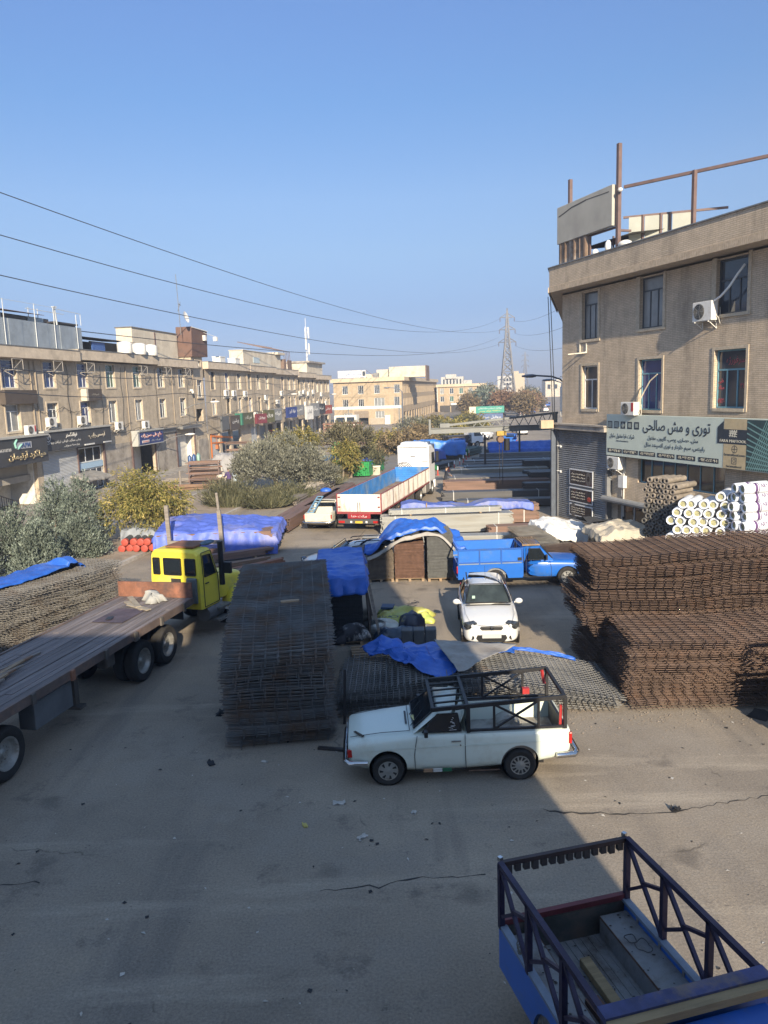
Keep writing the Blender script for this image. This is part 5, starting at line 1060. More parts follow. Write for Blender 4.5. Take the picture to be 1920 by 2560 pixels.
rd = random.Random(3); first = {False:True, True:True}
rname = ['bottom','second','third','fourth','fifth','sixth','top']; cnt_ = ['first','second','third','fourth','fifth','sixth','seventh','eighth','ninth']
def put_roll(tx, x, y, z, ax, lab):
    src = rb_ if tx else ra
    if first[tx]: o = src; first[tx] = False; o.location = (x,y,z); o['label'] = lab
    else: o = dup(src,(x,y,z),0,lab)
    o.rotation_euler = (rd.uniform(-.15,.15) if tx else rd.uniform(0,6), rd.uniform(-.04,.04), ax+rd.uniform(-.07,.07))
for ri in range(6):                                     # left part of the pile: ends turned to the viewer
    n0,n1 = [(0,8),(0,8),(0,8),(0,8),(1,8),(4,7)][ri]
    for k in range(n0,n1):
        o_ = .5*(ri%2); put_roll(False, 11.05+(k+o_)*.33+rd.uniform(-.05,.05), 29.2-(k+o_)*.19+rd.uniform(-.12,.12), 1.38+ri*.335, radians(56), 'white insulation roll, end towards the viewer, %s row, %s from the left'%(rname[ri],cnt_[k]))
for ri in range(7):                                     # right part: broadside, lettering to the viewer
    for k in range(2):
        put_roll(True, 12.95-.20*k+.10*(ri%2)+rd.uniform(-.08,.08), 27.35+k*.37+.12*(ri%2), 1.38+ri*.345, radians(10), 'white insulation roll lying broadside at the right edge, %s row, %s one'%(rname[ri],['near','far'][k]))
BR_R = M('roll_mesh_brown',(.23,.20,.165),.75,.2,.35,5,.6,40); BR_D = M('roll_mesh_dark',(.06,.062,.066),.7,.2,.4,5,.6,40)
def mesh_roll(mat, grp):
    r = thing('mesh_roll','rolled wire netting','netting roll',(0,0,0),0,grp)
    b = MB(); b.lathe([(.05,.02),(.07,0),(.11,.0),(.118,.02),(.122,.3),(.117,.6),(.122,.9),(.118,1.28),(.0,1.3)],11,Matrix.Rotation(pi/2,4,'Y')); b.build('netting',mat,r,smooth=50)
    e = MB(); e.lathe([(0,.05),(.06,.05)],10,Matrix.Rotation(pi/2,4,'Y')); e.build('core',BLK,r); return r
rc = mesh_roll(BR_R,'brown netting rolls'); rdk = mesh_roll(M('roll_mesh_grey',(.12,.115,.105),.75,.2,.35,5,.6,40),'grey netting rolls')
f1 = f2 = True
for ri in range(13):
    n = 6
    for k in range(n):
        top_ = ri >= 8
        x = 10.75+(k+.5*(ri%2))*.14; y = 31.3-(k+.5*(ri%2))*.20; z = .85+ri*.215
        if ri == 12 and k not in (1,2,3,4): continue
        lab = '%s netting roll, row %s of the pile left of the white rolls, place %s'%('brown' if top_ else 'grey',['one','two','three','four','five','six','seven','eight','nine','ten','eleven','twelve','thirteen'][ri],['one','two','three','four','five','six'][k])
        if top_:
            if f1: o = rc; f1 = False; o.location=(x,y,z); o['label']=lab
            else: o = dup(rc,(x,y,z),0,lab)
        else:
            if f2: o = rdk; f2 = False; o.location=(x,y,z); o['label']=lab
            else: o = dup(rdk,(x,y,z),0,lab)
        o.rotation_euler = (rd.uniform(0,6),rd.uniform(-.02,.02),AX+rd.uniform(-.05,.05)); o.location.x += rd.uniform(-.07,.07)
t = thing('trestle','steel rack under the netting rolls','trestle',(10.6,29.7,0),0); mb = MB(); mb.box(0,2.2,0,2.0,.62,.72); mb.build('table_top',BROWNST,t)
for x in (.1,2.1):
    for y in (.1,1.9): mb = MB(); mb.bar((x,y,0),(x,y,.62),.1); mb.build('leg',BROWNST,t)
f1=True; rg = mesh_roll(BR_D,'dark netting rolls at the right edge')
for ri in range(3):
    for k in range(5):
        x = 12.35+(k+.5*(ri%2))*.15; y = 25.6-(k+.5*(ri%2))*.20; z = 1.35+ri*.23
        lab = 'dark netting roll at the right edge below the white ones, %s row, %s from left'%(['bottom','middle','top'][ri],['first','second','third','fourth','fifth'][k])
        if f1: o=rg; f1=False; o.location=(x,y,z); o['label']=lab
        else: o=dup(rg,(x,y,z),0,lab)
        o.rotation_euler=(rd.uniform(0,6),0,AX+rd.uniform(-.05,.05))
# ---- sacks, coil, pallet and litter beside the hatchback
def crumple(name,label,cat,loc,rz,L,W,h,mat,seed,parent=None,wr=.16,fall=1.0):
    mb = MB(); rows=[]; n=int(L/.07); m=int(W/.07)
    for i in range(n+1):
        row=[]
        for j in range(m+1):
            u=i/n; v=j/m; ed=min(u,1-u,v,1-v)*2
            r_=1-abs(noise.noise(V((u*L*1.6+seed,v*W*1.6,seed*.7))))*2; f=fbm(u*L*2.5+seed,v*W*2.5)
            jx=.16*fbm(u*3+seed,v*3,2.2); jy=.16*fbm(u*3,v*3+seed,5.2)
            row.append((u*L-L/2+jx,v*W-W/2+jy,max(.012,h*min(1,ed*2.2)**.5*fall+wr*(.6*r_*min(1,ed*3+.2)+.4*f))))
        rows.append(row)
    mb.grid(rows); o=mb.build(name,mat,parent,loc,rz,smooth=180)
    md=o.modifiers.new('t','SOLIDIFY'); md.thickness=.006; apply_mods(o)
    return tag(o,label,cat) if not parent else o
YEL=M('sheet_yellow',(.46,.43,.11),.45,0,.2,1.5,dirt=(.26,.36,.08),dscale=.9,damt=.6); CRM=M('sheet_cream',(.55,.56,.50),.45,0,.1,1.5)
o=crumple('plastic_banner','crumpled yellow-green advertising banner on the ground left of the white hatchback','banner',(.55,24.3,0),radians(-8),1.9,1.25,.22,YEL,2.2,wr=.20)
for k,(tx,x,y,h_,w_) in enumerate((('۹۵',.35,.05,.34,.5),('۰۹',.45,.35,.22,.4))): text('lettering',tx,h_,BLK,o,(x-.1,y,.47),(0,0,radians(-80)),width=w_,ar=False)
q=MB(); q.box(-.78,-.38,.05,.5,.30,.36); q.build('printed_patch',M('patch_blue',(.03,.06,.12),.5),o)
o=crumple('plastic_banner','crumpled white banner with dark print in front of the yellow one','banner',(.25,22.85,0),radians(-12),1.75,1.1,.24,CRM,6.4,wr=.22)
text('lettering','فراز',.22,INK,o,(-.35,.0,.50),(0,0,radians(12)),width=.42); q=MB(); q.lathe([(.09,0),(.13,0)],18,Matrix.Translation((-.05,.05,.50))); q.build('emblem',INK,o)
crumple('plastic_sack','black and yellow printed sack between the white banner and the hatchback','sack',(.72,22.7,.05),radians(20),.75,.8,.55,M('sack_navy',(.025,.03,.05),.4,0,.3,3,dirt=(.45,.42,.04),dscale=3.0,damt=.15),3.3)
crumple('plastic_sheet','dark blue plastic sheet crumpled below the white banner','plastic sheet',(.35,21.95,0),radians(0),1.5,.8,.38,M('sheet_navy',(.03,.05,.085),.3,0,.4,2),8.1)
for k in range(3):
    mb=MB(); mb.cbox((0,0,.28),(.32,.22,.55),0,radians(14)); tag(mb.build('boundary_block',M('slab_grey',(.12,.13,.14),.8,0,.2,3),None,(.55+k*.34,21.45,.04),radians(-4+3*k),bevel=.03),'grey board end leaning beside the dark plastic sheet, %s of three from the left'%['first','second','third'][k],'board')
mb=MB()
for k in range(16): mb.lathe([(.30+.02*(k%3),.025*k),(.322+.02*(k%3),.012+.025*k),(.30+.02*(k%3),.025+.025*k)],28)
tag(mb.build('wire_coil',M('wire_bright',(.36,.37,.38),.35,.7,.25,9),None,(-.42,22.6,.03),smooth=60),'silver wire coil left of the white banner','wire coil')
t=thing('wooden_pallet','worn wooden pallet lying between the coil and the low mesh stack','pallet',(-.55,20.9,0),radians(5))
for k in range(5): mb=MB(); mb.box(-.5,.5,-.5+k*.22,-.38+k*.22,.1,.125); mb.build('slat',WOOD,t)
for k in range(3): mb=MB(); mb.box(-.5+k*.45,-.4+k*.45,-.5,.5,0,.1); mb.build('bearer',WOOD,t)
crumple('rag','black and white rag heaped at the end of the low mesh stack','rag',(-1.0,19.6,.9),radians(30),1.0,.45,.3,M('rag_bw',(.02,.02,.025),.8,0,.4,5,dirt=(.6,.6,.58),dscale=2.4,damt=.3),12.0)
mb=MB(); mb.bar((-1.05,16.4,0),(-1.0,16.5,1.25),.06,.06); tag(mb.build('steel_post',DKSTEEL,None),'thin dark steel upright between the tall dark stack and the low stack','post')
mb=MB(); mb.bar((-1.55,15.2,.03),(-.75,15.0,.03),.09,.05); tag(mb.build('steel_bar',DKSTEEL,None),'black steel bar lying on the ground at the tall dark stack','bar')
mb=MB(); mb.cbox((-2.25,17.3,2.62),(.42,.14,.09),radians(12),0,0); mb.cbox((-2.2,17.45,2.60),(.3,.1,.06),radians(20)); tag(mb.build('wood_offcut',WOOD,None),'pale wood offcuts lying on the tall dark stack','offcut')
# ================================================================== VEHICLES (local x forward, y to the left, z up; origin on the ground under the front axle)
RUB = M('tyre_rubber',(.022,.021,.020),.85,0,.3,6,dirt=(.10,.088,.072),dscale=3,damt=.35); RIMG = M('rim_grey',(.33,.33,.31),.4,.4,.15,4,dirt=(.16,.13,.10),dscale=4,damt=.3); CHROME = M('chrome',(.55,.55,.55),.15,1.0,.05,2)
CARGL = glass_mat('car_glass',(.012,.016,.020),.04); AMBER = M('lamp_amber',(.55,.16,.03),.25); REDL = M('lamp_red',(.36,.015,.012),.25); LENS = M('lamp_lens',(.42,.44,.45),.12); SEAM = M('seam_dark',(.03,.03,.03),.7)
def wheel(parent, x, y, R, w, side, style='hub', steer=0):
    # side -1: right-hand wheel, +1: left-hand; outer face away from the centre line
    Mx = Matrix.Rotation(pi/2 if side<0 else -pi/2,4,'X')
    mb = MB(); mb.lathe([(R*.60,-w*.5+.01),(R*.64,-w*.5),(R*.90,-w*.52),(R*.985,-w*.38),(R,-w*.2),(R,w*.2),(R*.985,w*.38),(R*.90,w*.52),(R*.64,w*.5),(R*.60,w*.44)],36,Mx)
    o = mb.build('wheel',RUB,parent,(x,y,R),steer,smooth=40)
    rm = MB()
    if style == 'truck':
        rm.lathe([(0,w*.30),(R*.13,w*.30),(R*.15,w*.18),(R*.2,w*.10),(R*.36,w*.02),(R*.48,w*.10),(R*.56,w*.42),(R*.615,w*.47),(R*.615,w*.2)],28,Mx)
        for k in range(10): a=k*2*pi/10; rm.lathe([(0,w*.16),(R*.03,w*.16),(R*.03,w*.05)],6,Mx@Matrix.Translation((R*.27*cos(a),R*.27*sin(a),0)))
    else:
        rm.lathe([(0,w*.50),(R*.16,w*.50),(R*.22,w*.46),(R*.40,w*.50),(R*.54,w*.46),(R*.615,w*.50),(R*.63,w*.40),(R*.615,w*.2)],28,Mx)
    rm.build('rim',RIMG,o,smooth=35)
    if style != 'truck':
        h = MB(); n = 7 if style=='hub' else 12
        for k in range(n):
            a=k*2*pi/n; ww = R*(.075 if style=='hub' else .035)
            P=[V((R*.30*cos(a),R*.30*sin(a),w*.512)),V((R*.55*cos(a-.16),R*.55*sin(a-.16),w*.512)),V((R*.55*cos(a+.16),R*.55*sin(a+.16),w*.512)),V((R*.34*cos(a+.22),R*.34*sin(a+.22),w*.512))]
            h.face([Mx@p for p in P])
        h.build('hub_slots',BLK,o)
    return o
def loft(name, st_, mat, parent, sub=1, smooth=35, caps=True):
    mb = MB(); rows=[]
    for x,half in st_:
        r=[(x,-y,z) for y,z in half]+[(x,y,z) for y,z in reversed(half) if y>1e-6]
        rows.append(r+[r[0]])
    mb.grid(rows)
    if caps: mb.face(rows[0][:-1]); mb.face(rows[-1][:-1][::-1])
    o = mb.build(name,mat,parent,weld=True)
    if sub:
        md=o.modifiers.new('s','SUBSURF'); md.levels=sub; md.render_levels=sub; apply_mods(o)
    o.data.polygons.foreach_set('use_smooth',[True]*len(o.data.polygons)); o.data.set_sharp_from_angle(angle=radians(smooth)); return o
def arch(x, R, w=.34, yc=.8, z=None):
    m = []
    for s in (-1,1):
        mb = MB(); z_ = z if z is not None else R*.98
        mb.lathe([(0,-w),(R,-w),(R,w),(0,w)],28,Matrix.Translation((x,s*yc,z_))@Matrix.Rotation(pi/2,4,'X')); m.append(mb)
    return m
def well(parent, x, R, yc=.8, w=.3):
    for s in (-1,1):
        mb = MB(); mb.lathe([(R*.99,-w*.5),(R*1.0,-w*.2),(R*1.0,w*.5),(0,w*.5)],24,Matrix.Translation((x,s*(yc-.18),R*.98))@Matrix.Rotation(pi/2 if s<0 else -pi/2,4,'X')@Matrix.Scale(-1,4,(0,0,1))); mb.build('wheel_well',BLK,parent)
def strip(mb, pts, w=.012):
    for a,b in zip(pts,pts[1:]): mb.bar(a,b,w,w)
def glass(name, parent, pts, off=(0,0,0), mat=None, frame=.0, fmat=None):
    mb = MB(); mb.face([V(p)+V(off) for p in pts]); o = mb.build(name,mat or CARGL,parent)
    if frame:
        f = MB(); strip(f,[V(p)+V(off) for p in pts]+[V(pts[0])+V(off)],frame); f.build('rubber_frame',fmat or BLK,o)
    return o
# ---------------- old saloon-based pickup
def old_pickup(label, loc, rz, paint, rack=True, tail=None, group=None):
    t = thing('pickup_truck',label,'pickup',loc,rz,group)
    P = paint
    def sec(wb,zs,w1,w2,zb,zt,crown=.0): return [(0,zs),(wb,zs),(w1-.02,zs+.10),(w1,zs+.28),(w2,zb-.16),(w2-.02,zb-.05),(w2-.07,zb),(w2*.55,zt),(0,zt+crown)]
    st_ = [(.76,sec(.52,.42,.66,.68,.80,.82)),(.73,sec(.58,.34,.74,.75,.845,.87)),(.45,sec(.62,.27,.78,.79,.89,.925,.012)),(0,sec(.64,.24,.80,.805,.93,.97,.015)),(-.42,sec(.64,.22,.805,.81,.965,1.01,.01)),(-.62,sec(.64,.21,.81,.81,.985,1.0)),(-1.0,sec(.64,.21,.81,.81,.99,1.0)),(-1.5,sec(.64,.21,.81,.81,.995,1.0)),(-2.4,sec(.64,.24,.81,.81,1.0,1.0)),(-3.2,sec(.64,.32,.79,.80,1.0,1.0)),(-3.44,sec(.60,.40,.76,.77,.99,.99)),(-3.49,sec(.58,.44,.73,.75,.96,.97))]
    b = loft('body',st_,P,t,1,30)
    c = MB(); c.box(-3.40,-1.56,-.68,.68,.58,1.3); cut(b,[c]+arch(0,.36)+arch(-2.5,.36))
    b.data.polygons.foreach_set('use_smooth',[True]*len(b.data.polygons)); b.data.set_sharp_from_angle(angle=radians(30))
    well(t,0,.36); well(t,-2.5,.36)
    # cabin
    g = [(-.50,[(0,.98),(.70,.98),(.70,.99),(.66,1.02),(0,1.03)]),(-.98,[(0,.98),(.735,.98),(.73,1.0),(.62,1.345),(.52,1.405),(0,1.425)]),(-1.30,[(0,.98),(.735,.98),(.73,1.0),(.625,1.35),(.53,1.415),(0,1.44)]),(-1.47,[(0,.98),(.735,.98),(.73,1.0),(.63,1.33),(.52,1.39),(0,1.41)]),(-1.53,[(0,.98),(.72,.98),(.72,1.0),(.63,1.29),(.50,1.35),(0,1.36)])]
    loft('cabin',g,P,t,0,28)
    gy = lambda z: .735-(z-1.0)*.315
    for s in (-1,1):
        pts=[(-.66,s*(gy(1.02)+.006),1.02),(-.955,s*(gy(1.33)+.006),1.33),(-1.34,s*(gy(1.335)+.006),1.335),(-1.40,s*(gy(1.02)+.006),1.02)]
        glass('side_window',t,pts,frame=.016)
    glass('windscreen',t,[(-.515,-.60,1.045),(-.955,-.50,1.385),(-.955,.50,1.385),(-.515,.60,1.045)],(.012,0,.012),frame=.022)
    glass('rear_window',t,[(-1.545,-.55,1.08),(-1.54,-.48,1.30),(-1.54,.48,1.30),(-1.545,.55,1.08)],(-.006,0,0),frame=.014)
    m = MB(); m.cbox((-.72,.88,1.06),(.07,.14,.11)); m.bar((-.68,.80,1.02),(-.70,.86,1.06),.02); m.build('mirror',BLK,t,bevel=.015)
    m = MB(); m.cbox((-.70,-.88,1.06),(.07,.12,.10)); m.bar((-.68,-.80,1.02),(-.70,-.86,1.06),.02); m.build('mirror',BLK,t,bevel=.015)
    for s in (-1,1):
        q = MB(); strip(q,[(-.52,s*.813,.30),(-.50,s*.816,.62),(-.56,s*.80,.985)],.010); strip(q,[(-1.47,s*.805,.30),(-1.46,s*.817,.62),(-1.46,s*.80,.985)],.010); strip(q,[(-.52,s*.813,.30),(-1.47,s*.813,.30)],.010)
        d = q.build('door_seam',SEAM,t)
        h = MB(); h.bar((-1.20,s*.825,.86),(-1.38,s*.825,.86),.018,.026); h.cbox((-1.37,s*.822,.78),(.03,.01,.03)); h.build('door_handle',CHROME,t)
        q = MB(); strip(q,[(.55,s*.806,.72),(0,s*.818,.75),(-1.5,s*.822,.77),(-3.3,s*.81,.78)],.007); q.build('crease',P,t)
    q = MB(); strip(q,[(.70,-.52,.895),(.1,-.56,.975),(-.42,-.60,1.01)],.009); strip(q,[(.70,.52,.895),(.1,.56,.975),(-.42,.60,1.01)],.009); strip(q,[(-.43,-.60,1.015),(-.43,.60,1.015)],.012); q.build('bonnet_seam',SEAM,t)
    q = MB(); q.box(-.40,-.36,-.3,.3,1.015,1.02); q.build('vent_grille',BLK,t)
    q = MB(); strip(q,[(-.46,.45,1.045),(-.70,.15,1.215)],.012); strip(q,[(-.46,-.05,1.045),(-.70,-.3,1.215)],.012); q.build('wiper',BLK,t)
    # front
    q = MB(); q.box(.755,.775,-.60,.60,.58,.76); q.build('grille',BLK,t)
    for s in (-1,1):
        q = MB(); q.lathe([(0,.02),(.07,.015),(.085,-.01)],16,Matrix.Translation((.775,s*.48,.67))@Matrix.Rotation(pi/2,4,'Y')); q.build('headlight',LENS,t)
        q = MB(); q.cbox((.715,s*.715,.655),(.09,.06,.15)); q.build('indicator',AMBER if s<0 else REDL,t,bevel=.01)
        q = MB(); q.cbox((-3.46,s*.745,.80),(.06,.06,.22)); q.build('tail_lamp',REDL,t,bevel=.012)
    for x0,nm in ((.80,'bumper'),(-3.60,'bumper')):
        q = MB(); sg_ = 1 if x0>0 else -1
        q.tube([(x0-sg_*.42,-.84,.50),(x0-sg_*.08,-.82,.50),(x0,-.70,.50),(x0+.01*sg_,0,.50),(x0,.70,.50),(x0-sg_*.08,.82,.50),(x0-sg_*.42,.84,.50)],.055,10); q.build(nm,CHROME,t,smooth=60)
    wheel(t,0,.70,.305,.175,1,'hub'); wheel(t,0,-.70,.305,.175,-1,'hub'); wheel(t,-2.5,.70,.305,.175,1,'disc'); wheel(t,-2.5,-.70,.305,.175,-1,'disc')
    # load bed lining: floor, wheel boxes, tailgate
    q = MB(); q.box(-3.39,-1.57,-.675,.675,.585,.60)
    q.build('bed_floor',M('bed_worn',(.34,.33,.30),.6,.2,.3,3,dirt=(.16,.12,.09),dscale=2.2,damt=.6),t)
    for s in (-1,1):
        q = MB(); q.lathe([(0,-.16),(.32,-.16),(.34,-.1),(.34,.16),(0,.16)],20,Matrix.Translation((-2.5,s*.52,.42))@Matrix.Rotation(pi/2,4,'X')); q.build('wheel_box',MATS['bed_worn'],t,smooth=40)
    q = MB(); q.box(-3.395,-3.36,-.60,.60,.60,.98); q.build('tailgate_inner',DKSTEEL,t)
    q = MB(); q.box(-3.0,-.2,-.55,.55,.22,.30); q.bar((.0,-.62,.305),(.0,.62,.305),.08); q.bar((-2.5,-.62,.305),(-2.5,.62,.305),.09); q.build('underbody',BLK,t)
    if tail:
        q = MB(); q.box(-3.545,-3.522,-.58,.58,.58,.95); q.build('tailgate',tail,t); q = MB(); q.box(-3.555,-3.546,-.22,.22,.46,.56); q.build('licence_plate',WHMET,t)
    if rack:
        K = M('rack_black',(.018,.018,.020),.5,.2,.25,5)
        for s in (-1,1):
            r = MB(); y = s*.745
            r.bar((-.86,y,1.47),(-3.36,y,1.62),.055,.075); r.bar((-1.50,y,1.03),(-3.38,y,1.035),.05,.045)
            r.bar((-1.53,y,1.0),(-1.53,y,1.50),.085,.07); r.bar((-3.36,y,1.0),(-3.36,y,1.62),.075,.06); r.bar((-2.02,y,1.03),(-2.02,y,1.53),.042); r.bar((-2.86,y,1.03),(-2.86,y,1.58),.042)
            r.bar((-2.04,y,1.05),(-2.84,y,1.55),.036); r.bar((-2.04,y,1.51),(-2.84,y,1.06),.036); r.bar((-1.56,y,1.5),(-1.30,y,1.455),.03)
            r.build('rack_side',K,t)
        r = MB(); r.bar((-.87,-.74,1.47),(-.87,.74,1.47),.06); r.bar((-1.52,-.74,1.51),(-1.52,.74,1.51),.06); r.bar((-3.35,-.74,1.62),(-3.35,.74,1.62),.06)
        for k in range(4): y=-.46+k*.31; r.bar((-.88,y,1.478),(-1.51,y,1.515),.04,.03)
        r.build('rack_roof',K,t)
        r = MB(); r.bar((-3.36,-.72,1.03),(-3.36,.72,1.03),.05); r.bar((-1.53,-.72,1.03),(-1.53,.72,1.03),.05); r.build('rack_end',K,t)
        r = MB(); r.bar((-3.28,.62,.62),(-3.30,.66,1.42),.05); r.bar((-3.28,-.60,1.35),(-3.24,-.66,1.62),.045); r.cbox((-2.9,-.64,1.2),(.14,.1,.12)); r.build('red_jack_bar',M('jack_red',(.34,.03,.03),.4),t)
        r = MB(); r.cbox((-1.95,.60,.72),(.16,.12,.18)); r.bar((-1.7,.62,.64),(-2.1,.62,.64),.05); r.build('red_winch',MATS['jack_red'],t)
        for x,cn in ((-.75,(.36,.22,.13)),(-.93,(.55,.56,.53)),(-1.11,(.02,.14,.07))):
            r = MB(); r.box(x-.085,x+.085,.812,.818,.262,.335); r.build('sill_patch',M('patch_%d'%int(-x*100),cn,.6),t)
        r = MB(); rd = random.Random(2)
        for k in range(9):
            zc = 1.05+.025*k; xc = -1.24+.02*sin(k*1.3); w_ = .07*(1-k/11)
            r.bar((xc-w_*rd.uniform(.3,1),gy(zc)+.014,zc),(xc+w_*rd.uniform(.3,1),gy(zc+.02)+.014,zc+rd.uniform(-.01,.03)),.012,.004)
        r.build('decal',LW,t)
        r = MB(); r.cbox((-.60,.25,1.06),(.16,.42,.05),.2); r.build('dash_cloth',M('cloth_yellow',(.50,.48,.22),.8,0,.4,9),t)
        r = MB(); r.box(-2.10,-1.52,.812,.818,.245,.268); r.build('sill_rust',M('rust_edge',(.12,.07,.045),.9,0,.5,9),t)
        r = MB(); r.bar((.62,.35,.925),(.45,.58,.925),.05,.012); r.build('paint_chip',M('chip_dark',(.05,.04,.03),.8),t)
    return t
CREAMP = M('paint_mint_cream',(.60,.66,.59),.32,0,.04,1.2,coat=.3,dirt=(.50,.52,.44),dscale=1.6,damt=.30)
pk = old_pickup('cream-mint old pickup with black roof rack parked side-on in the middle','', 0, CREAMP) if False else None
pk = old_pickup('cream old pickup with a black tube rack, parked side-on in the middle foreground',(-.10,14.35,0),radians(181.2),CREAMP)
q = old_pickup('small pale pickup parked tail-on left of the white trailer',(-3.0,44.2,0),radians(80.5),M('paint_cream',(.55,.52,.42),.4,0,.08,1.2),False,M('tailgate_cream',(.60,.55,.42),.5,0,.1,2,dirt=(.42,.36,.26),dscale=2,damt=.3))
mb = MB(); mb.bar((-3.4,.55,1.02),(-.9,.6,1.55),.06); mb.bar((-3.4,.25,1.02),(-.9,.3,1.55),.06)
for k in range(7): f=k/6; mb.bar((-3.4+2.5*f,.55+.05*f,1.02+.53*f),(-3.4+2.5*f,.25+.05*f,1.02+.53*f),.04)
o = mb.build('ladder',M('ladder_blue',(.16,.30,.42),.5),None,(-3.0,44.2,0),radians(80.5)); tag(o,'pale blue steel ladder lying over the small pale pickup','ladder')
# ---------------- white hatchback seen from the front
def hatchback(label, loc, rz):
    t = thing('hatchback_car',label,'car',loc,rz); P = M('paint_white',(.60,.605,.60),.22,0,.03,1,coat=.5)
    def sec(wb,zs,w1,zm,w2,zb,zt,fr=.6): return [(0,zs),(wb,zs),(w1-.015,zs+.07),(w1,zm),(w2,zb-.10),(w2-.03,zb-.02),(w2-.09,zb+.015),(w2*fr,zt-.01),(0,zt)]
    st_ = [(.74,sec(.40,.26,.50,.40,.48,.60,.60)),(.71,sec(.55,.22,.66,.40,.64,.66,.68)),(.60,sec(.62,.20,.755,.42,.745,.735,.77)),(.40,sec(.66,.19,.80,.45,.80,.80,.84)),(.1,sec(.68,.19,.815,.5,.82,.86,.905)),(-.3,sec(.68,.19,.82,.5,.825,.905,.965)),(-.48,sec(.68,.19,.82,.5,.825,.925,.985)),(-1.0,sec(.68,.19,.825,.5,.83,.945,.97)),(-2.0,sec(.68,.19,.825,.5,.83,.965,.97)),(-2.8,sec(.66,.22,.82,.5,.815,.985,.99)),(-3.1,sec(.60,.28,.77,.5,.75,.97,.98)),(-3.18,sec(.50,.34,.70,.5,.66,.93,.94))]
    b = loft('body',st_,P,t,1,32); cut(b,arch(0,.345,.3,.82)+arch(-2.42,.345,.3,.82))
    b.data.polygons.foreach_set('use_smooth',[True]*len(b.data.polygons)); b.data.set_sharp_from_angle(angle=radians(32))
    well(t,0,.345,.82); well(t,-2.42,.345,.82)
    g = [(-.46,[(0,.93),(.72,.93),(.70,.965),(.5,.975),(0,.985)]),(-1.18,[(0,.93),(.76,.93),(.745,.99),(.60,1.36),(.50,1.425),(0,1.455)]),(-1.55,[(0,.93),(.77,.93),(.755,.99),(.61,1.40),(.51,1.475),(0,1.505)]),(-2.2,[(0,.93),(.77,.93),(.755,.99),(.60,1.39),(.50,1.465),(0,1.495)]),(-2.8,[(0,.93),(.73,.93),(.72,.99),(.56,1.33),(.46,1.40),(0,1.425)]),(-3.05,[(0,.93),(.68,.93),(.66,.99),(.54,1.12),(.44,1.15),(0,1.16)])]
    loft('cabin',g,P,t,1,50)
    mb = MB(); rows=[]
    for i in range(9):
        f=i/8; rows.append([(-.515-.59*f-.10*(1-(j/8-1)**2*.0)*0-.05*abs(j/8-1)**2, (j/8-1)*(.665-.155*f), .985+.418*f+.02*(1-(j/8-1)**2)) for j in range(17)])
    mb.grid(rows); ws_=mb.build('windscreen',M('screen_glass',(.035,.045,.045),.04,0,.5,1.5),t,(.035,0,.03),smooth=180)
    q = MB(); e=rows; strip(q,[V(p)+V((.035,0,.03)) for p in (rows[0]+[r[-1] for r in rows]+rows[-1][::-1]+[r[0] for r in rows][::-1])],.022); q.build('screen_seal',BLK,ws_)
    q = MB(); q.ball((-.90,.28,1.07),(.10,.20,.22),10); q.ball((-.90,-.28,1.07),(.10,.20,.22),10); q.build('seat',M('seat_beige',(.20,.17,.14),.8),t)
    q = MB(); q.box(-.66,-.62,-.47,-.38,1.12,1.20); q.build('screen_sticker',M('sticker_green',(.35,.5,.42),.5),ws_)
    for s in (-1,1):
        glass('side_window',t,[(-.80,s*.752,1.0),(-1.22,s*.645,1.335),(-1.72,s*.638,1.375),(-1.74,s*.762,1.0)],frame=.016); glass('side_window',t,[(-1.82,s*.762,1.0),(-1.80,s*.636,1.375),(-2.45,s*.628,1.34),(-2.62,s*.742,1.02)],frame=.016)
        m = MB(); m.ball((-.70,s*.93,1.03),(.075,.12,.085),12); m.bar((-.72,s*.80,.99),(-.70,s*.90,1.01),.04); m.build('mirror',P,t,smooth=60)
        h = MB(); h.cbox((.60,s*.585,.70),(.20,.34,.17),s*radians(-30),0,radians(12)); h.build('headlight',M('lamp_smoke',(.05,.055,.06),.1,.2,.8,12),t,bevel=.03)
        l = MB(); l.ball((.70,s*.535,.70),(.035,.05,.045),10); l.ball((.63,s*.655,.71),(.035,.05,.045),10); l.build('headlamp_bulb',M('lamp_bright',(.62,.63,.62),.12),t,smooth=60)
        f = MB(); f.lathe([(0,.01),(.05,.008),(.075,-.0),(.085,-.02)],16,Matrix.Translation((.705,s*.57,.36))@Matrix.Rotation(s*radians(26),4,'Z')@Matrix.Rotation(pi/2,4,'Y')); f.build('fog_lamp',CHROME,t,smooth=40)
        r = MB(); r.tube([(-1.3,s*.56,1.44),(-1.4,s*.57,1.50),(-2.5,s*.55,1.49),(-2.6,s*.54,1.44)],.02,6); r.build('roof_rail',BLK,t)
        d = MB(); strip(d,[(-.62,s*.826,.30),(-.66,s*.834,.6),(-.74,s*.815,.95)],.009); strip(d,[(-1.77,s*.829,.30),(-1.77,s*.838,.6),(-1.77,s*.825,.95)],.009); strip(d,[(-2.55,s*.826,.6),(-2.62,s*.815,.95)],.009); d.build('door_seam',SEAM,t)
        k = MB(); k.lathe([(.335,-.02),(.37,-.02),(.37,.03),(.335,.03)],24,Matrix.Translation((0,s*.81,.335))@Matrix.Rotation(pi/2,4,'X')); k.build('arch_trim',BLK,t)
        k = MB(); k.lathe([(.335,-.02),(.37,-.02),(.37,.03),(.335,.03)],24,Matrix.Translation((-2.42,s*.81,.335))@Matrix.Rotation(pi/2,4,'X')); k.build('arch_trim',BLK,t)
    q = MB(); q.prism([(-.33,.0),(-.27,-.055),(.27,-.055),(.33,0),(.30,.055),(-.30,.055)],Matrix.Translation((.725,0,.635))@Matrix.Rotation(radians(82),4,'Y')@Matrix.Rotation(pi/2,4,'Z'),.03); gr=q.build('grille',BLK,t)
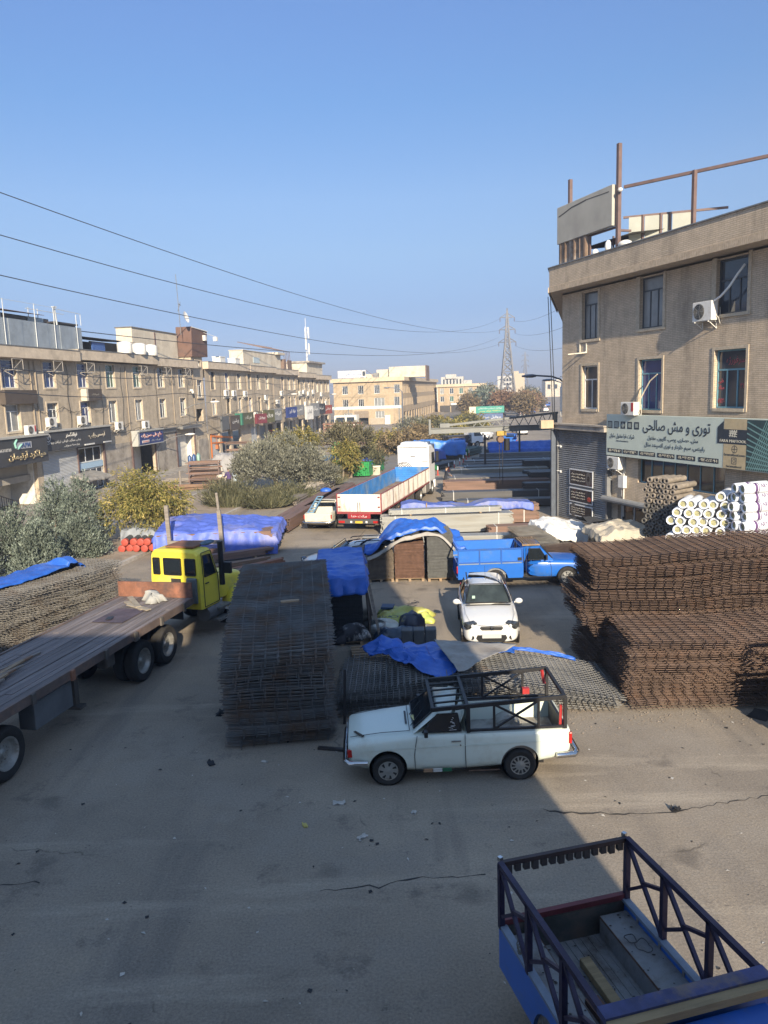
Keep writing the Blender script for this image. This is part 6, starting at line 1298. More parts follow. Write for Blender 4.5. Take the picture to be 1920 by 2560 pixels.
    q = MB(); q.bar((.755,-.30,.645),(.755,.30,.645),.018); q.bar((.757,-.28,.61),(.757,.28,.61),.014); q.lathe([(0,.02),(.05,.012),(.055,0)],16,Matrix.Translation((.755,0,.63))@Matrix.Rotation(pi/2,4,'Y')); q.build('chrome_bar',CHROME,gr)
    q = MB(); q.prism([(-.44,.0),(-.36,-.10),(.36,-.10),(.44,0),(.40,.09),(-.40,.09)],Matrix.Translation((.715,0,.35))@Matrix.Rotation(radians(90),4,'Y')@Matrix.Rotation(pi/2,4,'Z'),.035); lg=q.build('lower_intake',BLK,t)
    q = MB(); q.box(.755,.768,-.27,.27,.355,.47); q.build('licence_plate',M('plate_grey',(.42,.43,.43),.5,0,.02,2),t)
    q = MB(); strip(q,[(.62,-.60,.80),(.2,-.70,.905),(-.40,-.72,.965)],.007); strip(q,[(.62,.60,.80),(.2,.70,.905),(-.40,.72,.965)],.007); strip(q,[(.66,-.55,.755),(.71,-.3,.715),(.725,0,.70),(.71,.3,.715),(.66,.55,.755)],.008); q.build('bonnet_seam',SEAM,t)
    q = MB(); strip(q,[(-.50,.40,1.03),(-.62,-.12,1.11)],.013); strip(q,[(-.50,-.10,1.03),(-.62,-.55,1.10)],.013); q.box(-.52,-.44,-.66,.66,.975,.985); q.build('wiper',BLK,t)
    q = MB(); q.bar((-1.5,0,1.49),(-1.85,0,1.85),.008); q.build('aerial',BLK,t)
    for s in (-1,1): q = MB(); q.cbox((-3.10,s*.66,.86),(.14,.14,.28)); q.build('tail_lamp',REDL,t,bevel=.02)
    q = MB(); strip(q,[(-3.10,-.5,1.10),(-2.85,-.43,1.37),(-2.85,.43,1.37),(-3.10,.5,1.10),(-3.10,-.5,1.10)],.015); glass('rear_window',t,[(-3.07,-.48,1.13),(-2.85,-.42,1.37),(-2.85,.42,1.37),(-3.07,.48,1.13)],(-.05,0,.03))
    for x in (0,-2.42):
        for s in (-1,1): wheel(t,x,s*.735,.30,.18,s,'hub')
    return t
hb = hatchback('white hatchback facing the viewer between the mesh stacks',(2.98,21.72,0),radians(-93.5))
# ---------------- boxy blue pickup
BLUEP = M('paint_blue',(.012,.115,.46),.34,0,.10,1.2,coat=.25,dirt=(.06,.13,.30),dscale=1.4,damt=.35); BLUED = M('paint_blue_dark',(.012,.085,.36),.4,0,.12,1.2,dirt=(.05,.08,.16),dscale=1.4,damt=.4)
PURP = M('rack_purple_black',(.028,.022,.055),.5,.3,.3,4,dirt=(.05,.04,.07),dscale=2,damt=.4); BEDG = M('bed_grey_worn',(.24,.245,.25),.65,.15,.3,2.2,.4,14,dirt=(.10,.085,.072),dscale=2.2,damt=.55)
def blue_pickup(label, loc, rz, cage):
    t = thing('pickup_truck',label,'pickup',loc,rz); P = BLUEP
    def sec(wb,zs,w1,w2,zb,zt): return [(0,zs),(wb,zs),(w1-.02,zs+.08),(w1,zs+.24),(w2,zb-.18),(w2-.02,zb-.05),(w2-.09,zb),(w2*.55,zt),(0,zt+.015)]
    st_ = [(.85,sec(.50,.50,.70,.70,.84,.86)),(.82,sec(.58,.44,.79,.79,.90,.92)),(.5,sec(.62,.36,.81,.81,.945,.98)),(0,sec(.64,.34,.82,.82,.975,1.015)),(-.42,sec(.64,.32,.82,.82,.995,1.04)),(-.60,sec(.64,.32,.82,.82,1.0,1.02)),(-1.6,sec(.64,.32,.82,.82,1.0,1.0))]
    b = loft('body',st_,P,t,1,30); cut(b,arch(0,.41,.3,.82,.37))
    b.data.polygons.foreach_set('use_smooth',[True]*len(b.data.polygons)); b.data.set_sharp_from_angle(angle=radians(30)); well(t,0,.40)
    g = [(-.52,[(0,.98),(.74,.98),(.72,1.02),(.5,1.03),(0,1.04)]),(-.98,[(0,.98),(.77,.98),(.765,1.02),(.68,1.50),(.58,1.565),(0,1.59)]),(-1.35,[(0,.98),(.77,.98),(.765,1.02),(.685,1.51),(.59,1.575),(0,1.60)]),(-1.60,[(0,.98),(.77,.98),(.765,1.02),(.685,1.48),(.58,1.555),(0,1.575)])]
    loft('cabin',g,P,t,0,28); gy=lambda z:.765-(z-1.02)*.177
    for s in (-1,1):
        glass('side_window',t,[(-.74,s*(gy(1.05)+.006),1.05),(-.99,s*(gy(1.45)+.006),1.45),(-1.40,s*(gy(1.46)+.006),1.46),(-1.45,s*(gy(1.05)+.006),1.05)],frame=.02)
        m = MB(); m.cbox((-.80,s*.92,1.16),(.06,.14,.2)); m.bar((-.75,s*.80,1.04),(-.78,s*.9,1.1),.02); m.build('mirror',BLK,t,bevel=.015)
        d = MB(); strip(d,[(-.60,s*.82,.42),(-.60,s*.828,.75),(-.66,s*.80,1.0)],.012); strip(d,[(-1.53,s*.82,.42),(-1.53,s*.828,.75),(-1.53,s*.80,1.0),(-1.50,s*.70,1.5)],.012); strip(d,[(-.60,s*.826,.42),(-1.53,s*.826,.42)],.012); d.build('door_seam',SEAM,t)
        h = MB(); h.bar((-1.28,s*.835,.88),(-1.45,s*.835,.88),.02,.03); h.build('door_handle',CHROME,t)
        l = MB(); l.lathe([(0,.02),(.08,.015),(.1,-.01)],16,Matrix.Translation((.85,s*.56,.74))@Matrix.Rotation(pi/2,4,'Y')); l.build('headlight',LENS,t); l = MB(); l.cbox((.80,s*.75,.74),(.07,.08,.12)); l.build('indicator',AMBER,t)
    glass('windscreen',t,[(-.54,-.64,1.06),(-.95,-.57,1.54),(-.95,.57,1.54),(-.54,.64,1.06)],(.012,0,.012),frame=.025); glass('rear_window',t,[(-1.61,-.5,1.15),(-1.61,-.5,1.45),(-1.61,.5,1.45),(-1.61,.5,1.15)],(-.004,0,0),frame=.015)
    q = MB(); q.box(.84,.86,-.45,.45,.62,.84); q.build('grille',BLK,t); q = MB(); q.box(.86,.96,-.83,.83,.42,.56); q.build('bumper',DKSTEEL,t,bevel=.02)
    # load bed as real walls
    x0,x1,yo,yi,zf,zr = -4.05,-1.66,.86,.81,.60,.97
    fl = MB(); fl.box(x0,x1,-yi,yi,zf-.05,zf); fl.build('bed_floor',BEDG,t)
    for s in (-1,1):
        w = MB(); a,b_=(yi,yo) if s>0 else (-yo,-yi)
        prof=[(x0,zr),(x0,.42),(-3.12,.42)]+[(-2.66+.44*cos(pi-k*pi/10),.42+.40*sin(pi-k*pi/10)) for k in range(1,10)]+[(-2.2,.42),(x1,.42),(x1,zr)]
        w.prism([(x,z) for x,z in prof],Matrix.Translation((0,b_,0))@Matrix.Rotation(pi/2,4,'X'),b_-a); w.build('bed_side',P,t)
        r_ = MB(); r_.box(x0,x1,(yi-.03 if s>0 else -yo-.01),(yo+.01 if s>0 else -yi+.03),zr,zr+.04); r_.build('bed_rail',M('rail_grey_blue',(.18,.22,.28),.6,.2,.2,3),t)
        if cage=='rack':
            lb_ = MB(); lb_.box(x0+.1,x1,(.44 if s>0 else -.81),(.81 if s>0 else -.44),zf,zf+.28); lb_.build('wheel_box',BEDG,t)
        else:
            lb_ = MB(); lb_.lathe([(0,-.16),(.38,-.16),(.38,.16),(0,.16)],20,Matrix.Translation((-2.66,s*.62,.46))@Matrix.Rotation(pi/2,4,'X')); lb_.build('wheel_box',BEDG,t)
        l = MB(); l.cbox((x0-.02,s*.80,.78),(.05,.08,.26)); l.build('tail_lamp',REDL,t,bevel=.01)
    tg = MB(); tg.box(x0-.0,x0+.05,-yi,yi,.46,zr); tg.build('tailgate',M('tailgate_dull',(.06,.065,.06),.7,.2,.4,2,dirt=(.12,.09,.07),dscale=2,damt=.5) if cage=='rack' else P,t)
    fw_ = MB(); fw_.box(x1,x1+.03,-yi,yi,.46,zr); fw_.build('bed_front',P,t)
    if cage=='rack':
        T=1.80
        for s in (-1,1):
            y=s*.845; r=MB(); r.bar((x0+.03,y,T),(x1,y,T),.065)
            for x in (x0+.04,-3.25,-2.45,x1+.0): r.bar((x,y,zr),(x,y,T),.065,.065)
            for a,b_ in ((x0+.07,-3.28),(-3.22,-2.48),(-2.42,x1-.03)):
                r.bar((a,y,T-.05),(b_,y,zr+.06),.045)
                r.bar((a+.03,y,(T+zr)/2+.02),(b_+.45*(a-b_),y,(T+zr)/2+.02),.0001) if False else None
                r.bar(((a+b_)/2-.02,y,(T+zr)/2+.05),(b_,y,T-.2),.04); r.bar((a+.02,y,zr+.18),((a+b_)/2,y,(T+zr)/2+.03),.04)
            r.build('rack_side',PURP,t)
        r=MB(); r.bar((x0+.03,-.845,T+.0),(x0+.03,.845,T),.055); r.build('rack_end',M('rack_rear',(.05,.035,.035),.5,.3,.3,4),t)
        for k in range(14): q=MB(); y=-.74+k*.114; q.box(x0+.0,x0+.055,y-.036,y-.029,T-.12-.02*(k%3==0),T-.03); q.box(x0+.0,x0+.055,y+.029,y+.036,T-.12-.02*(k%3==0),T-.03); q.box(x0-.003,x0+.0,y-.036,y+.036,T-.12-.02*(k%3==0),T-.03); q.box(x0+.055,x0+.058,y-.036,y+.036,T-.12-.02*(k%3==0),T-.03); q.build('tube_ring',DKSTEEL,t)
        r=MB(); r.bar((x0+.02,-.83,zr+.06),(x0+.02,.83,zr+.06),.07); r.build('tailgate_bar',M('bar_dark_red',(.12,.025,.03),.5,.2,.3,3),t)
        r=MB(); r.box(x1-.09,x1+.06,-.88,.88,T-.03,T+.04); r.build('rack_header',M('header_blue_worn',(.05,.06,.16),.55,.2,.4,3,dirt=(.17,.13,.09),dscale=2.5,damt=.4),t)
        r=MB(); r.box(x1+.065,x1+.16,-.88,.88,T-.06,T+.02); r.build('header_timber',M('timber_ochre',(.26,.19,.10),.8,0,.3,3,stretch=(4,.4,4)),t)
        r=MB(); r.box(x1-.0,x1+.05,-.84,.84,1.2,T-.06); r.build('header_board',BLUED,t)
        r=MB(); r.box(-1.50,-.9,-.72,.72,1.62,1.70); r.build('roof_box',BLUED,t,bevel=.02)
        for s in (-1,1): q=MB(); q.cbox((x0-.01,s*.83,T+.04),(.05,.05,.05),.4); q.build('clamp',CHROME,t)
        q=MB()
        for k in range(9): q.lathe([(.05,-.012),(.06,0),(.05,.012)],10,Matrix.Translation((-3.55+.015*k,-.80,1.10-.03*k))@Matrix.Rotation(.5*k,4,'X')@Matrix.Rotation(pi/2,4,'Y'),closed=True)
        q.build('rope_coil',M('rope_grey',(.16,.155,.14),.9),t)
        q=MB(); q.cbox((x0-.05,.83,.62),(.03,.2,.42)); q.build('mudflap',BLK,t)
        for k in range(9): q=MB(); yy_=-.40+k*.1; q.box(x0+.06,x1-.02,yy_-.012,yy_+.012,zf,zf+.012); q.build('floor_rib',BEDG,t)
        for s in (-1,1):
            for k in range(5): q=MB(); xx=x0+.35+k*.45; q.box(xx-.02,xx+.02,s*yi-.012 if s>0 else -yi,s*yi if s>0 else -yi+.012,zf+.29,zr); q.build('side_rib',BEDG,t)
            q=MB(); q.box(x0+.1,x1,(.435 if s>0 else -.44),(.44 if s>0 else -.435),zf+.255,zf+.285); q.build('wheel_box_lip',M('rust_edge',(.12,.07,.045)),t)
        q=MB()
        for k in range(11): q.lathe([(.012,-.005),(.018,0),(.012,.005)],8,Matrix.Translation((x0+.07,-.55+.02*(k%2),zr-.03*k))@Matrix.Rotation(pi/2*(k%2),4,'Z')@Matrix.Rotation(pi/2,4,'X'),closed=True)
        q.build('chain',DKSTEEL,t)
    elif cage=='panel':
        Z=1.52; C=M('cage_blue',(.018,.135,.50),.4,0,.08,1.4,dirt=(.07,.16,.36),dscale=1.5,damt=.3)
        for s in (-1,1):
            y=s*.84; r=MB(); r.box(x0+.02,x1,y-.012,y+.012,zr+.04,Z); r.build('cage_panel',C,t)
            q=MB()
            for z in (zr+.07,Z): q.bar((x0,y+s*.02,z),(x1,y+s*.02,z),.05)
            for x in (x0+.02,-3.25,-2.45,x1-.02): q.bar((x,y+s*.022,zr),(x,y+s*.022,Z),.045)
            q.build('cage_frame',BLUED,t)
        q=MB(); q.bar((x0,-.84,Z),(x0,.84,Z),.05); q.bar((x1,-.84,Z),(x1,.84,Z),.05); q.build('cage_cross_bar',BLUED,t)
        q=MB(); q.box(-1.85,-1.62,-.855-.02,-.85,1.02,1.18); q.build('fuel_flap',BLK,t)
        q=MB()
        for k in range(7): q.bar((-1.62+.09*k,-.7,1.63),(-1.62+.09*k,.7,1.63),.05,.02)
        q.bar((-1.66,-.7,1.60),(-1.0,-.7,1.60),.05); q.bar((-1.66,.7,1.60),(-1.0,.7,1.60),.05); q.build('roof_slats',M('slat_wood',(.24,.16,.09),.8,0,.3,4),t)
        q=MB(); q.bar((x0-.02,-.8,.5),(x0-.02,.8,.5),.05); q.bar((x0-.02,-.4,.46),(x0-.02,-.4,.97),.04); q.bar((x0-.02,.4,.46),(x0-.02,.4,.97),.04); q.build('tailgate_rib',BLUED,t)
    q=MB(); q.box(-4.0,.6,-.45,.45,.34,.46); q.bar((0,-.7,.37),(0,.7,.37),.1); q.bar((-2.66,-.7,.37),(-2.66,.7,.37),.12); q.build('chassis',BLK,t)
    for x in (0,-2.66):
        for s in (-1,1): wheel(t,x,s*.72,.37,.20,s,'hub')
    return t
bp1 = blue_pickup('bright blue pickup with panelled cage parked across behind the white hatchback',(6.68,28.45,0),radians(.8),'panel')
hd = radians(-75.6); rc_ = V((2.05,8.60,0)); fo = rc_+V((cos(hd),sin(hd),0))*4.05
bp2 = blue_pickup('blue pickup with an open dark truss rack in the bottom right corner',(fo.x,fo.y,0),hd,'rack')
# just outside the picture on the right: a second racked pickup whose shade falls on the rusty stacks
dup(bp2,(12.3,14.95,0),radians(1),'blue pickup with a dark rack parked beside the rusty stacks, beyond the right edge')
def on(o, x, y, z): return o.matrix_basis @ V((x,y,z))
mb=MB(); mb.cbox((0,0,.05),(1.15,.13,.10)); o=mb.build('timber_beam',M('timber_ochre',(.26,.19,.10)),None,on(bp2,-3.0,.02,.61),hd+.0,bevel=.01); tag(o,'ochre timber beam lying in the bed of the dark-racked blue pickup','timber')
mb=MB(); mb.cbox((0,0,.03),(.8,.17,.06)); o=mb.build('timber_plank',M('plank_red_brown',(.12,.065,.045),.85,0,.3,3),None,on(bp2,-2.65,-.16,.61),hd+.06); tag(o,'dark brown plank beside the ochre beam in the blue pickup bed','timber')
for k,(x,y,z,r_) in enumerate(((-3.3,.62,.90,.10),(-3.45,.55,.90,.07))):
    mb=MB(); pts=[(r_*(1+.25*sin(3*a+k))*cos(a),r_*(1+.2*cos(2*a))*sin(a),.012+.02*abs(sin(a*2+k))) for a in [j*2*pi/40*1.9 for j in range(40)]]; mb.tube(pts,.006,5); tag(mb.build('wire_loop',DKSTEEL,None,on(bp2,x,y,z),hd),'tangled wire loop on the wheel box of the dark-racked blue pickup, %s'%['larger one','smaller one'][k],'wire')
rd=random.Random(6); mb=MB()
for k in range(120): x=rd.uniform(-3.95,-1.8); y=rd.uniform(-.78,.78); z=.605 if abs(y)<.42 else .885; r_=rd.uniform(.004,.014); mb.ball(on(bp2,x,y,z+r_*.5),(r_*1.5,r_,r_*.6),5)
tag(mb.build('grit',M('grit_dark',(.05,.042,.036),.95,0,.4,9),None),'grit and flakes scattered in the blue pickup bed','grit',None,'stuff')
# ---------------- yellow bonneted truck with a long flatbed
YP = M('paint_yellow',(.74,.62,.06),.42,0,.10,1.0,dirt=(.50,.44,.14),dscale=1.6,damt=.35); DECK = M('deck_planks',(.20,.172,.165),.75,.1,.4,1.5,.4,12,stretch=(.25,5,3),dirt=(.095,.082,.08),dscale=.9,damt=.65); DUST=M('chassis_dust',(.10,.09,.08),.85,.1,.3,3)
YH = radians(77.7); yt = thing('flatbed_truck','yellow bonneted truck with a long timber flatbed on the left','truck',(-6.33,25.4,0),YH)
cy = -.33; _before = set()
_before = {o.name for o in yt.children}
def csec(w,z0,zb,zt,wt): return [(0,z0),(w,z0),(w,z0+.1),(w,zb),(wt,zt-.12),(wt-.10,zt-.02),(0,zt)]
o = loft('cab',[(-2.25,csec(.86,.95,1.85,2.72,.80)),(-2.18,csec(.90,.95,1.85,2.78,.83)),(-1.6,csec(.90,.95,1.85,2.80,.83)),(-1.44,csec(.90,.95,1.85,2.74,.82)),(-1.20,csec(.88,.95,1.83,1.90,.80))],YP,yt,0,25); o.location=(0,cy,0)
for y0,y1 in ((-.74,-.40),(-.24,.36),(.52,.74)):
    q=glass('rear_window',yt,[(-2.262,y0,2.02),(-2.255,y0,2.52),(-2.255,y1,2.52),(-2.262,y1,2.02)],(-.012,cy,0),frame=.035)
for s in (-1,1):
    glass('side_window',yt,[(-2.02,s*.892,1.93),(-1.98,s*.835,2.58),(-1.58,s*.838,2.56),(-1.38,s*.888,1.93)],(0,cy+s*.008,0),frame=.03)
    d=MB(); strip(d,[(-2.1,s*.91,1.0),(-2.1,s*.905,1.85),(-2.05,s*.845,2.68),(-1.53,s*.845,2.68),(-1.27,s*.90,1.85),(-1.27,s*.91,1.0),(-2.1,s*.91,1.0)],.016); q=d.build('door_seam',SEAM,yt); q.location=(0,cy,0)
    h=MB(); h.bar((-2.02,s*.92,1.72),(-1.84,s*.92,1.72),.03); q=h.build('door_handle',BLK,yt); q.location=(0,cy,0)
    m=MB(); m.cbox((-1.18,s*1.22,2.05),(.12,.26,.36)); m.bar((-1.28,s*.9,1.9),(-1.18,s*1.15,1.95),.03); m.bar((-1.28,s*.88,2.3),(-1.18,s*1.15,2.2),.03); q=m.build('mirror',BLK,yt,bevel=.02); q.location=(0,cy,0)
glass('windscreen',yt,[(-1.18,-.74,1.95),(-1.42,-.72,2.62),(-1.42,.72,2.62),(-1.18,.74,1.95)],(.03,cy,0),frame=.03)
def hsec(w,z0,zt): return [(0,z0),(w,z0),(w,z0+.15),(w,zt-.16),(w-.08,zt-.03),(w*.5,zt),(0,zt+.015)]
o=loft('bonnet',[(-1.34,hsec(.82,.9,1.88)),(-.8,hsec(.78,.9,1.78)),(0,hsec(.74,.85,1.68)),(.62,hsec(.70,.8,1.58)),(.72,hsec(.64,.85,1.46))],YP,yt,1,40); o.location=(0,cy,0)
q=MB(); q.box(.70,.74,-.5,.5,.8,1.35); q2=q.build('radiator_grille',BLK,yt); q2.location=(0,cy,0)
for s in (-1,1):
    f=MB(); rows=[]
    for k in range(15):
        a=pi*(-.02+1.0*k/14); r_=.66; x=r_*cos(a)*1.05; z=.56+r_*sin(a)*.98
        rows.append([(x,s*.62,z+.02),(x,s*1.0,z+.03),(x,s*1.10,z-.02),(x,s*1.12,z-.12)])
    f.grid(rows); q=f.build('fender',YP,yt,(0,cy,0),smooth=50); md=q.modifiers.new('t','SOLIDIFY'); md.thickness=.02; apply_mods(q)
    l=MB(); l.ball((.60,s*.98,1.0),(.1,.12,.12),10); q=l.build('headlight',LENS,yt,(0,cy,0),smooth=60)
    w_=MB(); w_.box(-1.55,-.85,s*.95-.14,s*.95+.14,.78,.84); w_.box(-1.6,-.8,s*.98-.14,s*.98+.16,.42,.48); w_.bar((-1.55,s*.9,.45),(-1.55,s*.9,.9),.05); w_.build('step',M('step_grey',(.2,.2,.19),.6,.4,.2,3),yt,(0,cy,0))
    mf=MB(); mf.box(-.98,-.95,s*1.0-.3,s*1.0+.3,.15,.62); mf.build('mudflap',BLK,yt,(0,cy,0))
q=MB(); q.lathe([(0,-.45),(.24,-.45),(.26,-.4),(.26,.4),(.24,.45),(0,.45)],18,Matrix.Translation((-1.5,cy-.72,.72))@Matrix.Rotation(pi/2,4,'Y')); q.build('fuel_tank',M('tank_grey',(.17,.17,.17),.5,.4,.2,3),yt,smooth=40)
q=MB(); q.box(-2.36,-2.27,cy-.80,cy-.44,1.15,1.95); q.build('air_filter',M('filter_grey',(.15,.17,.17),.5,.2,.2,3),yt,bevel=.04); q=MB(); q.tube([(-1.22,cy-1.02,1.5),(-1.22,cy-1.02,2.9)],.085,10); q.build('snorkel',BLK,yt)
q=MB(); q.box(-2.30,-2.28,cy-.22,cy+.12,1.78,1.90); q.build('bracket',DKSTEEL,yt); q=MB(); q.cbox((-1.55,cy-.05,2.83),(.9,1.0,.05)); q.build('roof_hatch',M('hatch_rust',(.20,.09,.05),.8,0,.3,3),yt); q=MB(); q.ball((-1.3,cy-.62,2.86),(.35,.16,.07),10); q.build('roof_cloth',M('cloth_blue',(.12,.18,.24),.9,0,.4,5),yt,smooth=180)
TPIV = V((-2.3,cy+.3,0)); _T = Matrix.Translation(TPIV)@Matrix.Rotation(radians(-7),4,'Z')@Matrix.Translation(-TPIV)
for s in (-1,1): wheel(yt,0,cy+s*.92,.53,.29,s,'truck',radians(-4))
q=MB(); q.bar((0,-.85+cy,.53),(0,.85+cy,.53),.14); q.build('axle',BLK,yt)
for o in list(yt.children):    # the tractor stands slightly turned against its load deck
    o.matrix_basis = _T @ o.matrix_basis
# deck
q=MB(); rd=random.Random(3); q.box(-14.2,-2.95,-1.165,1.165,1.40,1.462)
for k in range(13):
    y0=-1.165+k*.1793; x=-14.2
    while x < -2.96: x2=min(-2.95,x+rd.uniform(2.5,4.5)); zt_=1.482+rd.uniform(-.006,.008); q.box(x+.006,x2-.006,y0+.008,y0+.171,1.463,zt_); x=x2
dk=q.build('deck',DECK,yt)
for s in (-1,1):
    q=MB(); q.box(-14.2,-2.95,(1.17 if s>0 else -1.23),(1.23 if s>0 else -1.17),1.30,1.505); q.build('side_rail',M('rail_rust',(.15,.115,.10),.7,.2,.35,1.2,dirt=(.30,.17,.11),dscale=1.0,damt=.35),yt)
    for k in range(8): q=MB(); x=-3.6-k*1.35; y=s*1.25; q.box(x-.06,x+.06,y-.03,y+.03,1.27,1.50); q.build('stake_pocket',DUST if k!=4 else M('pocket_rust',(.26,.12,.07),.8),yt)
q=MB(); q.box(-3.0,-2.93,-1.2,1.2,1.49,1.95); q.build('headboard',M('headboard_rust',(.23,.10,.06),.85,.1,.5,1.5,.4,10,dirt=(.10,.06,.05),dscale=1.6,damt=.6),yt)
q=MB(); q.box(-14.2,.5,-.42,-.30,.90,1.15); q.box(-14.2,.5,.30,.42,.90,1.15); q.build('frame_beam',DUST,yt)
for k in range(11): q=MB(); x=-3.4-k*1.0; q.box(x-.05,x+.05,-1.15,1.15,1.28,1.398); q.build('cross_beam',DUST,yt)
for s in (-1,1): q=MB(); q.box(-8.35,-8.2,s*.72-.07,s*.72+.07,.35,1.28); q.box(-8.4,-8.15,s*.72-.2,s*.72+.2,.28,.35); q.build('landing_leg',DUST,yt)
q=MB(); q.box(-10.2,-8.9,-1.12,-.72,.62,1.22); q.build('tool_box',M('box_dust_blue',(.13,.14,.15),.7,.2,.2,2),yt,bevel=.02); q=MB(); q.box(-7.3,-6.9,-1.0,-.7,.85,1.2); q.build('air_tank',DUST,yt,bevel=.06)
for x in (-4.45,-5.78,-11.1,-12.4):
    for s in (-1,1): wheel(yt,x,s*.98,.55,.30,s,'truck'); wheel(yt,x,s*.64,.55,.28,s,'truck')
q=MB(); q.bar((-4.45,-.9,.55),(-4.45,.9,.55),.2); q.bar((-5.78,-.9,.55),(-5.78,.9,.55),.2); q.bar((-11.1,-.9,.55),(-11.1,.9,.55),.2); q.build('axle',BLK,yt)
# load lying on the deck
o=crumple('sack','grey sack tied with cord lying on the flatbed against the headboard','sack',on(yt,-3.35,-.15,1.49),YH+.9,.85,.5,.26,M('sack_grey',(.33,.33,.31),.85,0,.15,3),17,wr=.05)
for k,(x,y,l,a) in enumerate(((-4.0,.1,1.2,.9),(-4.2,-.15,1.0,1.1),(-3.75,.25,1.3,.7))): q=MB(); q.cbox((0,0,.02+.02*k),(l,.16,.03),a); tag(q.build('plank',M('plank_pale',(.30,.26,.20),.85,0,.3,4),None,on(yt,x,y,1.492),YH),'short pale plank behind the sack on the flatbed, %s'%['leftmost','nearest','under the sack'][k],'plank')
for k in range(7): q=MB(); q.cbox((0,0,.03+.012*k),(1.9-.18*k,.05+.02*(k%3),.04),.10*(k%3)-.12); tag(q.build('timber_lath',[WOODG,WOODB,WOOD][k%3],None,on(yt,-9.0-.22*k,.35-.09*k,1.492),YH),'loose old lath on the near end of the flatbed, piece %s from the far side'%['one','two','three','four','five','six','seven'][k],'lath','loose laths on the flatbed')
q=MB(); q.grid([[(x*.1,y*.1,.012*fbm(x*.3,y*.3)+.012) for y in range(10)] for x in range(14)]); tag(q.build('steel_plate',M('plate_rust_purple',(.10,.075,.085),.6,.3,.4,2),None,on(yt,-5.6,-.45,1.495),YH,smooth=180),'thin rusty steel plate lying on the middle of the flatbed','plate')
q=MB(); q.cbox((0,0,.004),(.3,.16,.006),.3); tag(q.build('dark_patch',BLK,None,on(yt,-5.3,.1,1.53),YH),'small black sheet on the rusty plate of the flatbed','scrap')
# ---------------- white artic with a dropside trailer
TH = radians(75.3); tr = thing('articulated_truck','white articulated truck with a long cream dropside trailer, blue inside','truck',(-1.30,40.2,0),TH)
WB_ = M('board_cream',(.66,.63,.58),.55,0,.12,1.2,dirt=(.40,.30,.22),dscale=1.5,damt=.35,stretch=(1,1,.4)); BI = M('board_blue_inside',(.035,.19,.50),.55,0,.25,1.5,dirt=(.20,.26,.32),dscale=1.2,damt=.45); RT = M('trim_red',(.24,.05,.05),.5,0,.25,2)
Lr,Wr,z0,z1 = 13.1,1.19,1.10,2.02
q=MB(); q.box(0,Lr,-Wr,Wr,1.0,1.09); q.build('deck',M('trailer_floor',(.24,.17,.12),.85,0,.4,1,dirt=(.34,.20,.13),dscale=.8,damt=.5),tr)
for s in (-1,1):
    y0,y1=(Wr-.03,Wr) if s>0 else (-Wr,-Wr+.03)
    q=MB(); q.box(.0,Lr,y0,y1,z0,z1); q.build('side_board',WB_,tr)
    q=MB(); n=66
    for k in range(n):
        x=.1+k*(Lr-.2)/n; y=s*(Wr+.012); q.box(x,x+.10,min(y,y+s*.018),max(y,y+s*.018),z0+.05,z1-.05)
    q.build('outer_ribs',WB_,tr)
    q=MB()
    for k in range(n): x=.1+k*(Lr-.2)/n; y=s*(Wr-.034); q.box(x,x+.10,min(y,y-s*.02),max(y,y-s*.02),z0,z1-.02)
    q.box(.02,Lr-.02,min(s*(Wr-.034),s*(Wr-.05)),max(s*(Wr-.034),s*(Wr-.05)),z0,z1-.004); q.build('inner_lining',BI,tr)
    q=MB(); q.box(0,Lr,s*Wr-.025,s*Wr+.025,z1,z1+.035); q.build('top_rail',RT,tr); q=MB(); q.box(0,Lr,s*Wr-.035,s*Wr+.035,z0-.08,z0-.005); q.build('bottom_rail',RT,tr)
    for k in range(1,10): q=MB(); x=k*Lr/10; q.box(x-.016,x+.016,s*(Wr+.034)-.015,s*(Wr+.034)+.015,z0-.05,z1); q.build('post',RT if k==4 else M('post_dark',(.16,.10,.09),.6),tr)
q=MB(); q.box(-.03,0,-Wr,Wr,z0,z1); q.build('tailboard',WB_,tr)
q=MB()
for k in range(18): y=-Wr+.08+k*(2*Wr-.16)/17; q.box(-.05,-.031,y-.045,y+.045,z0+.04,z1-.04)
q.build('tailboard_ribs',WB_,tr)
q=MB(); q.box(-.06,-.005,-Wr-.04,Wr+.04,z0-.12,z0-.004); q.bar((-.03,-Wr-.02,z0),(-.03,-Wr-.02,z1+.05),.06); q.bar((-.03,Wr+.02,z0),(-.03,Wr+.02,z1+.05),.06); q.build('rear_frame',RT,tr)
q=MB()
for s in (-1,1):
    for z in (z0+.25,z1-.15): q.box(-.075,-.05,s*(Wr-.1)-.06,s*(Wr-.1)+.06,z-.035,z+.035)
q.build('hinge',RT,tr)
q=MB(); q.bar((-.07,-.06,z0+.02),(-.07,-.06,z0+.5),.03); q.bar((-.07,.06,z0+.02),(-.07,.06,z0+.5),.03); q.build('latch',STEEL,tr)
q=MB(); q.box(-.10,-.03,-.62,.62,.74,.985); q.build('rear_sign_panel',M('panel_red_dk',(.26,.02,.025),.5),tr); text('lettering','برکت خدا',.15,LW,tr,(-.104,0,.86),(pi/2,0,-pi/2),width=.85)
q=MB(); q.box(-.16,-.02,-1.15,1.15,.48,.72); rb=q.build('under_run_bar',M('bar_dark_grey',(.06,.06,.06),.7),tr)
for s in (-1,1):
    q=MB(); q.box(-.175,-.161,s*.95-.17,s*.95+.17,.51,.63); q.build('tail_lamp',REDL,tr); q=MB(); q.box(-.175,-.161,s*.42-.05,s*.42+.05,.52,.62); q.build('reflector',WHMET,tr)
q=MB(); q.box(-.175,-.161,-.2,.2,.50,.62); q.build('licence_plate',M('plate_yellow',(.52,.36,.04),.5),tr)
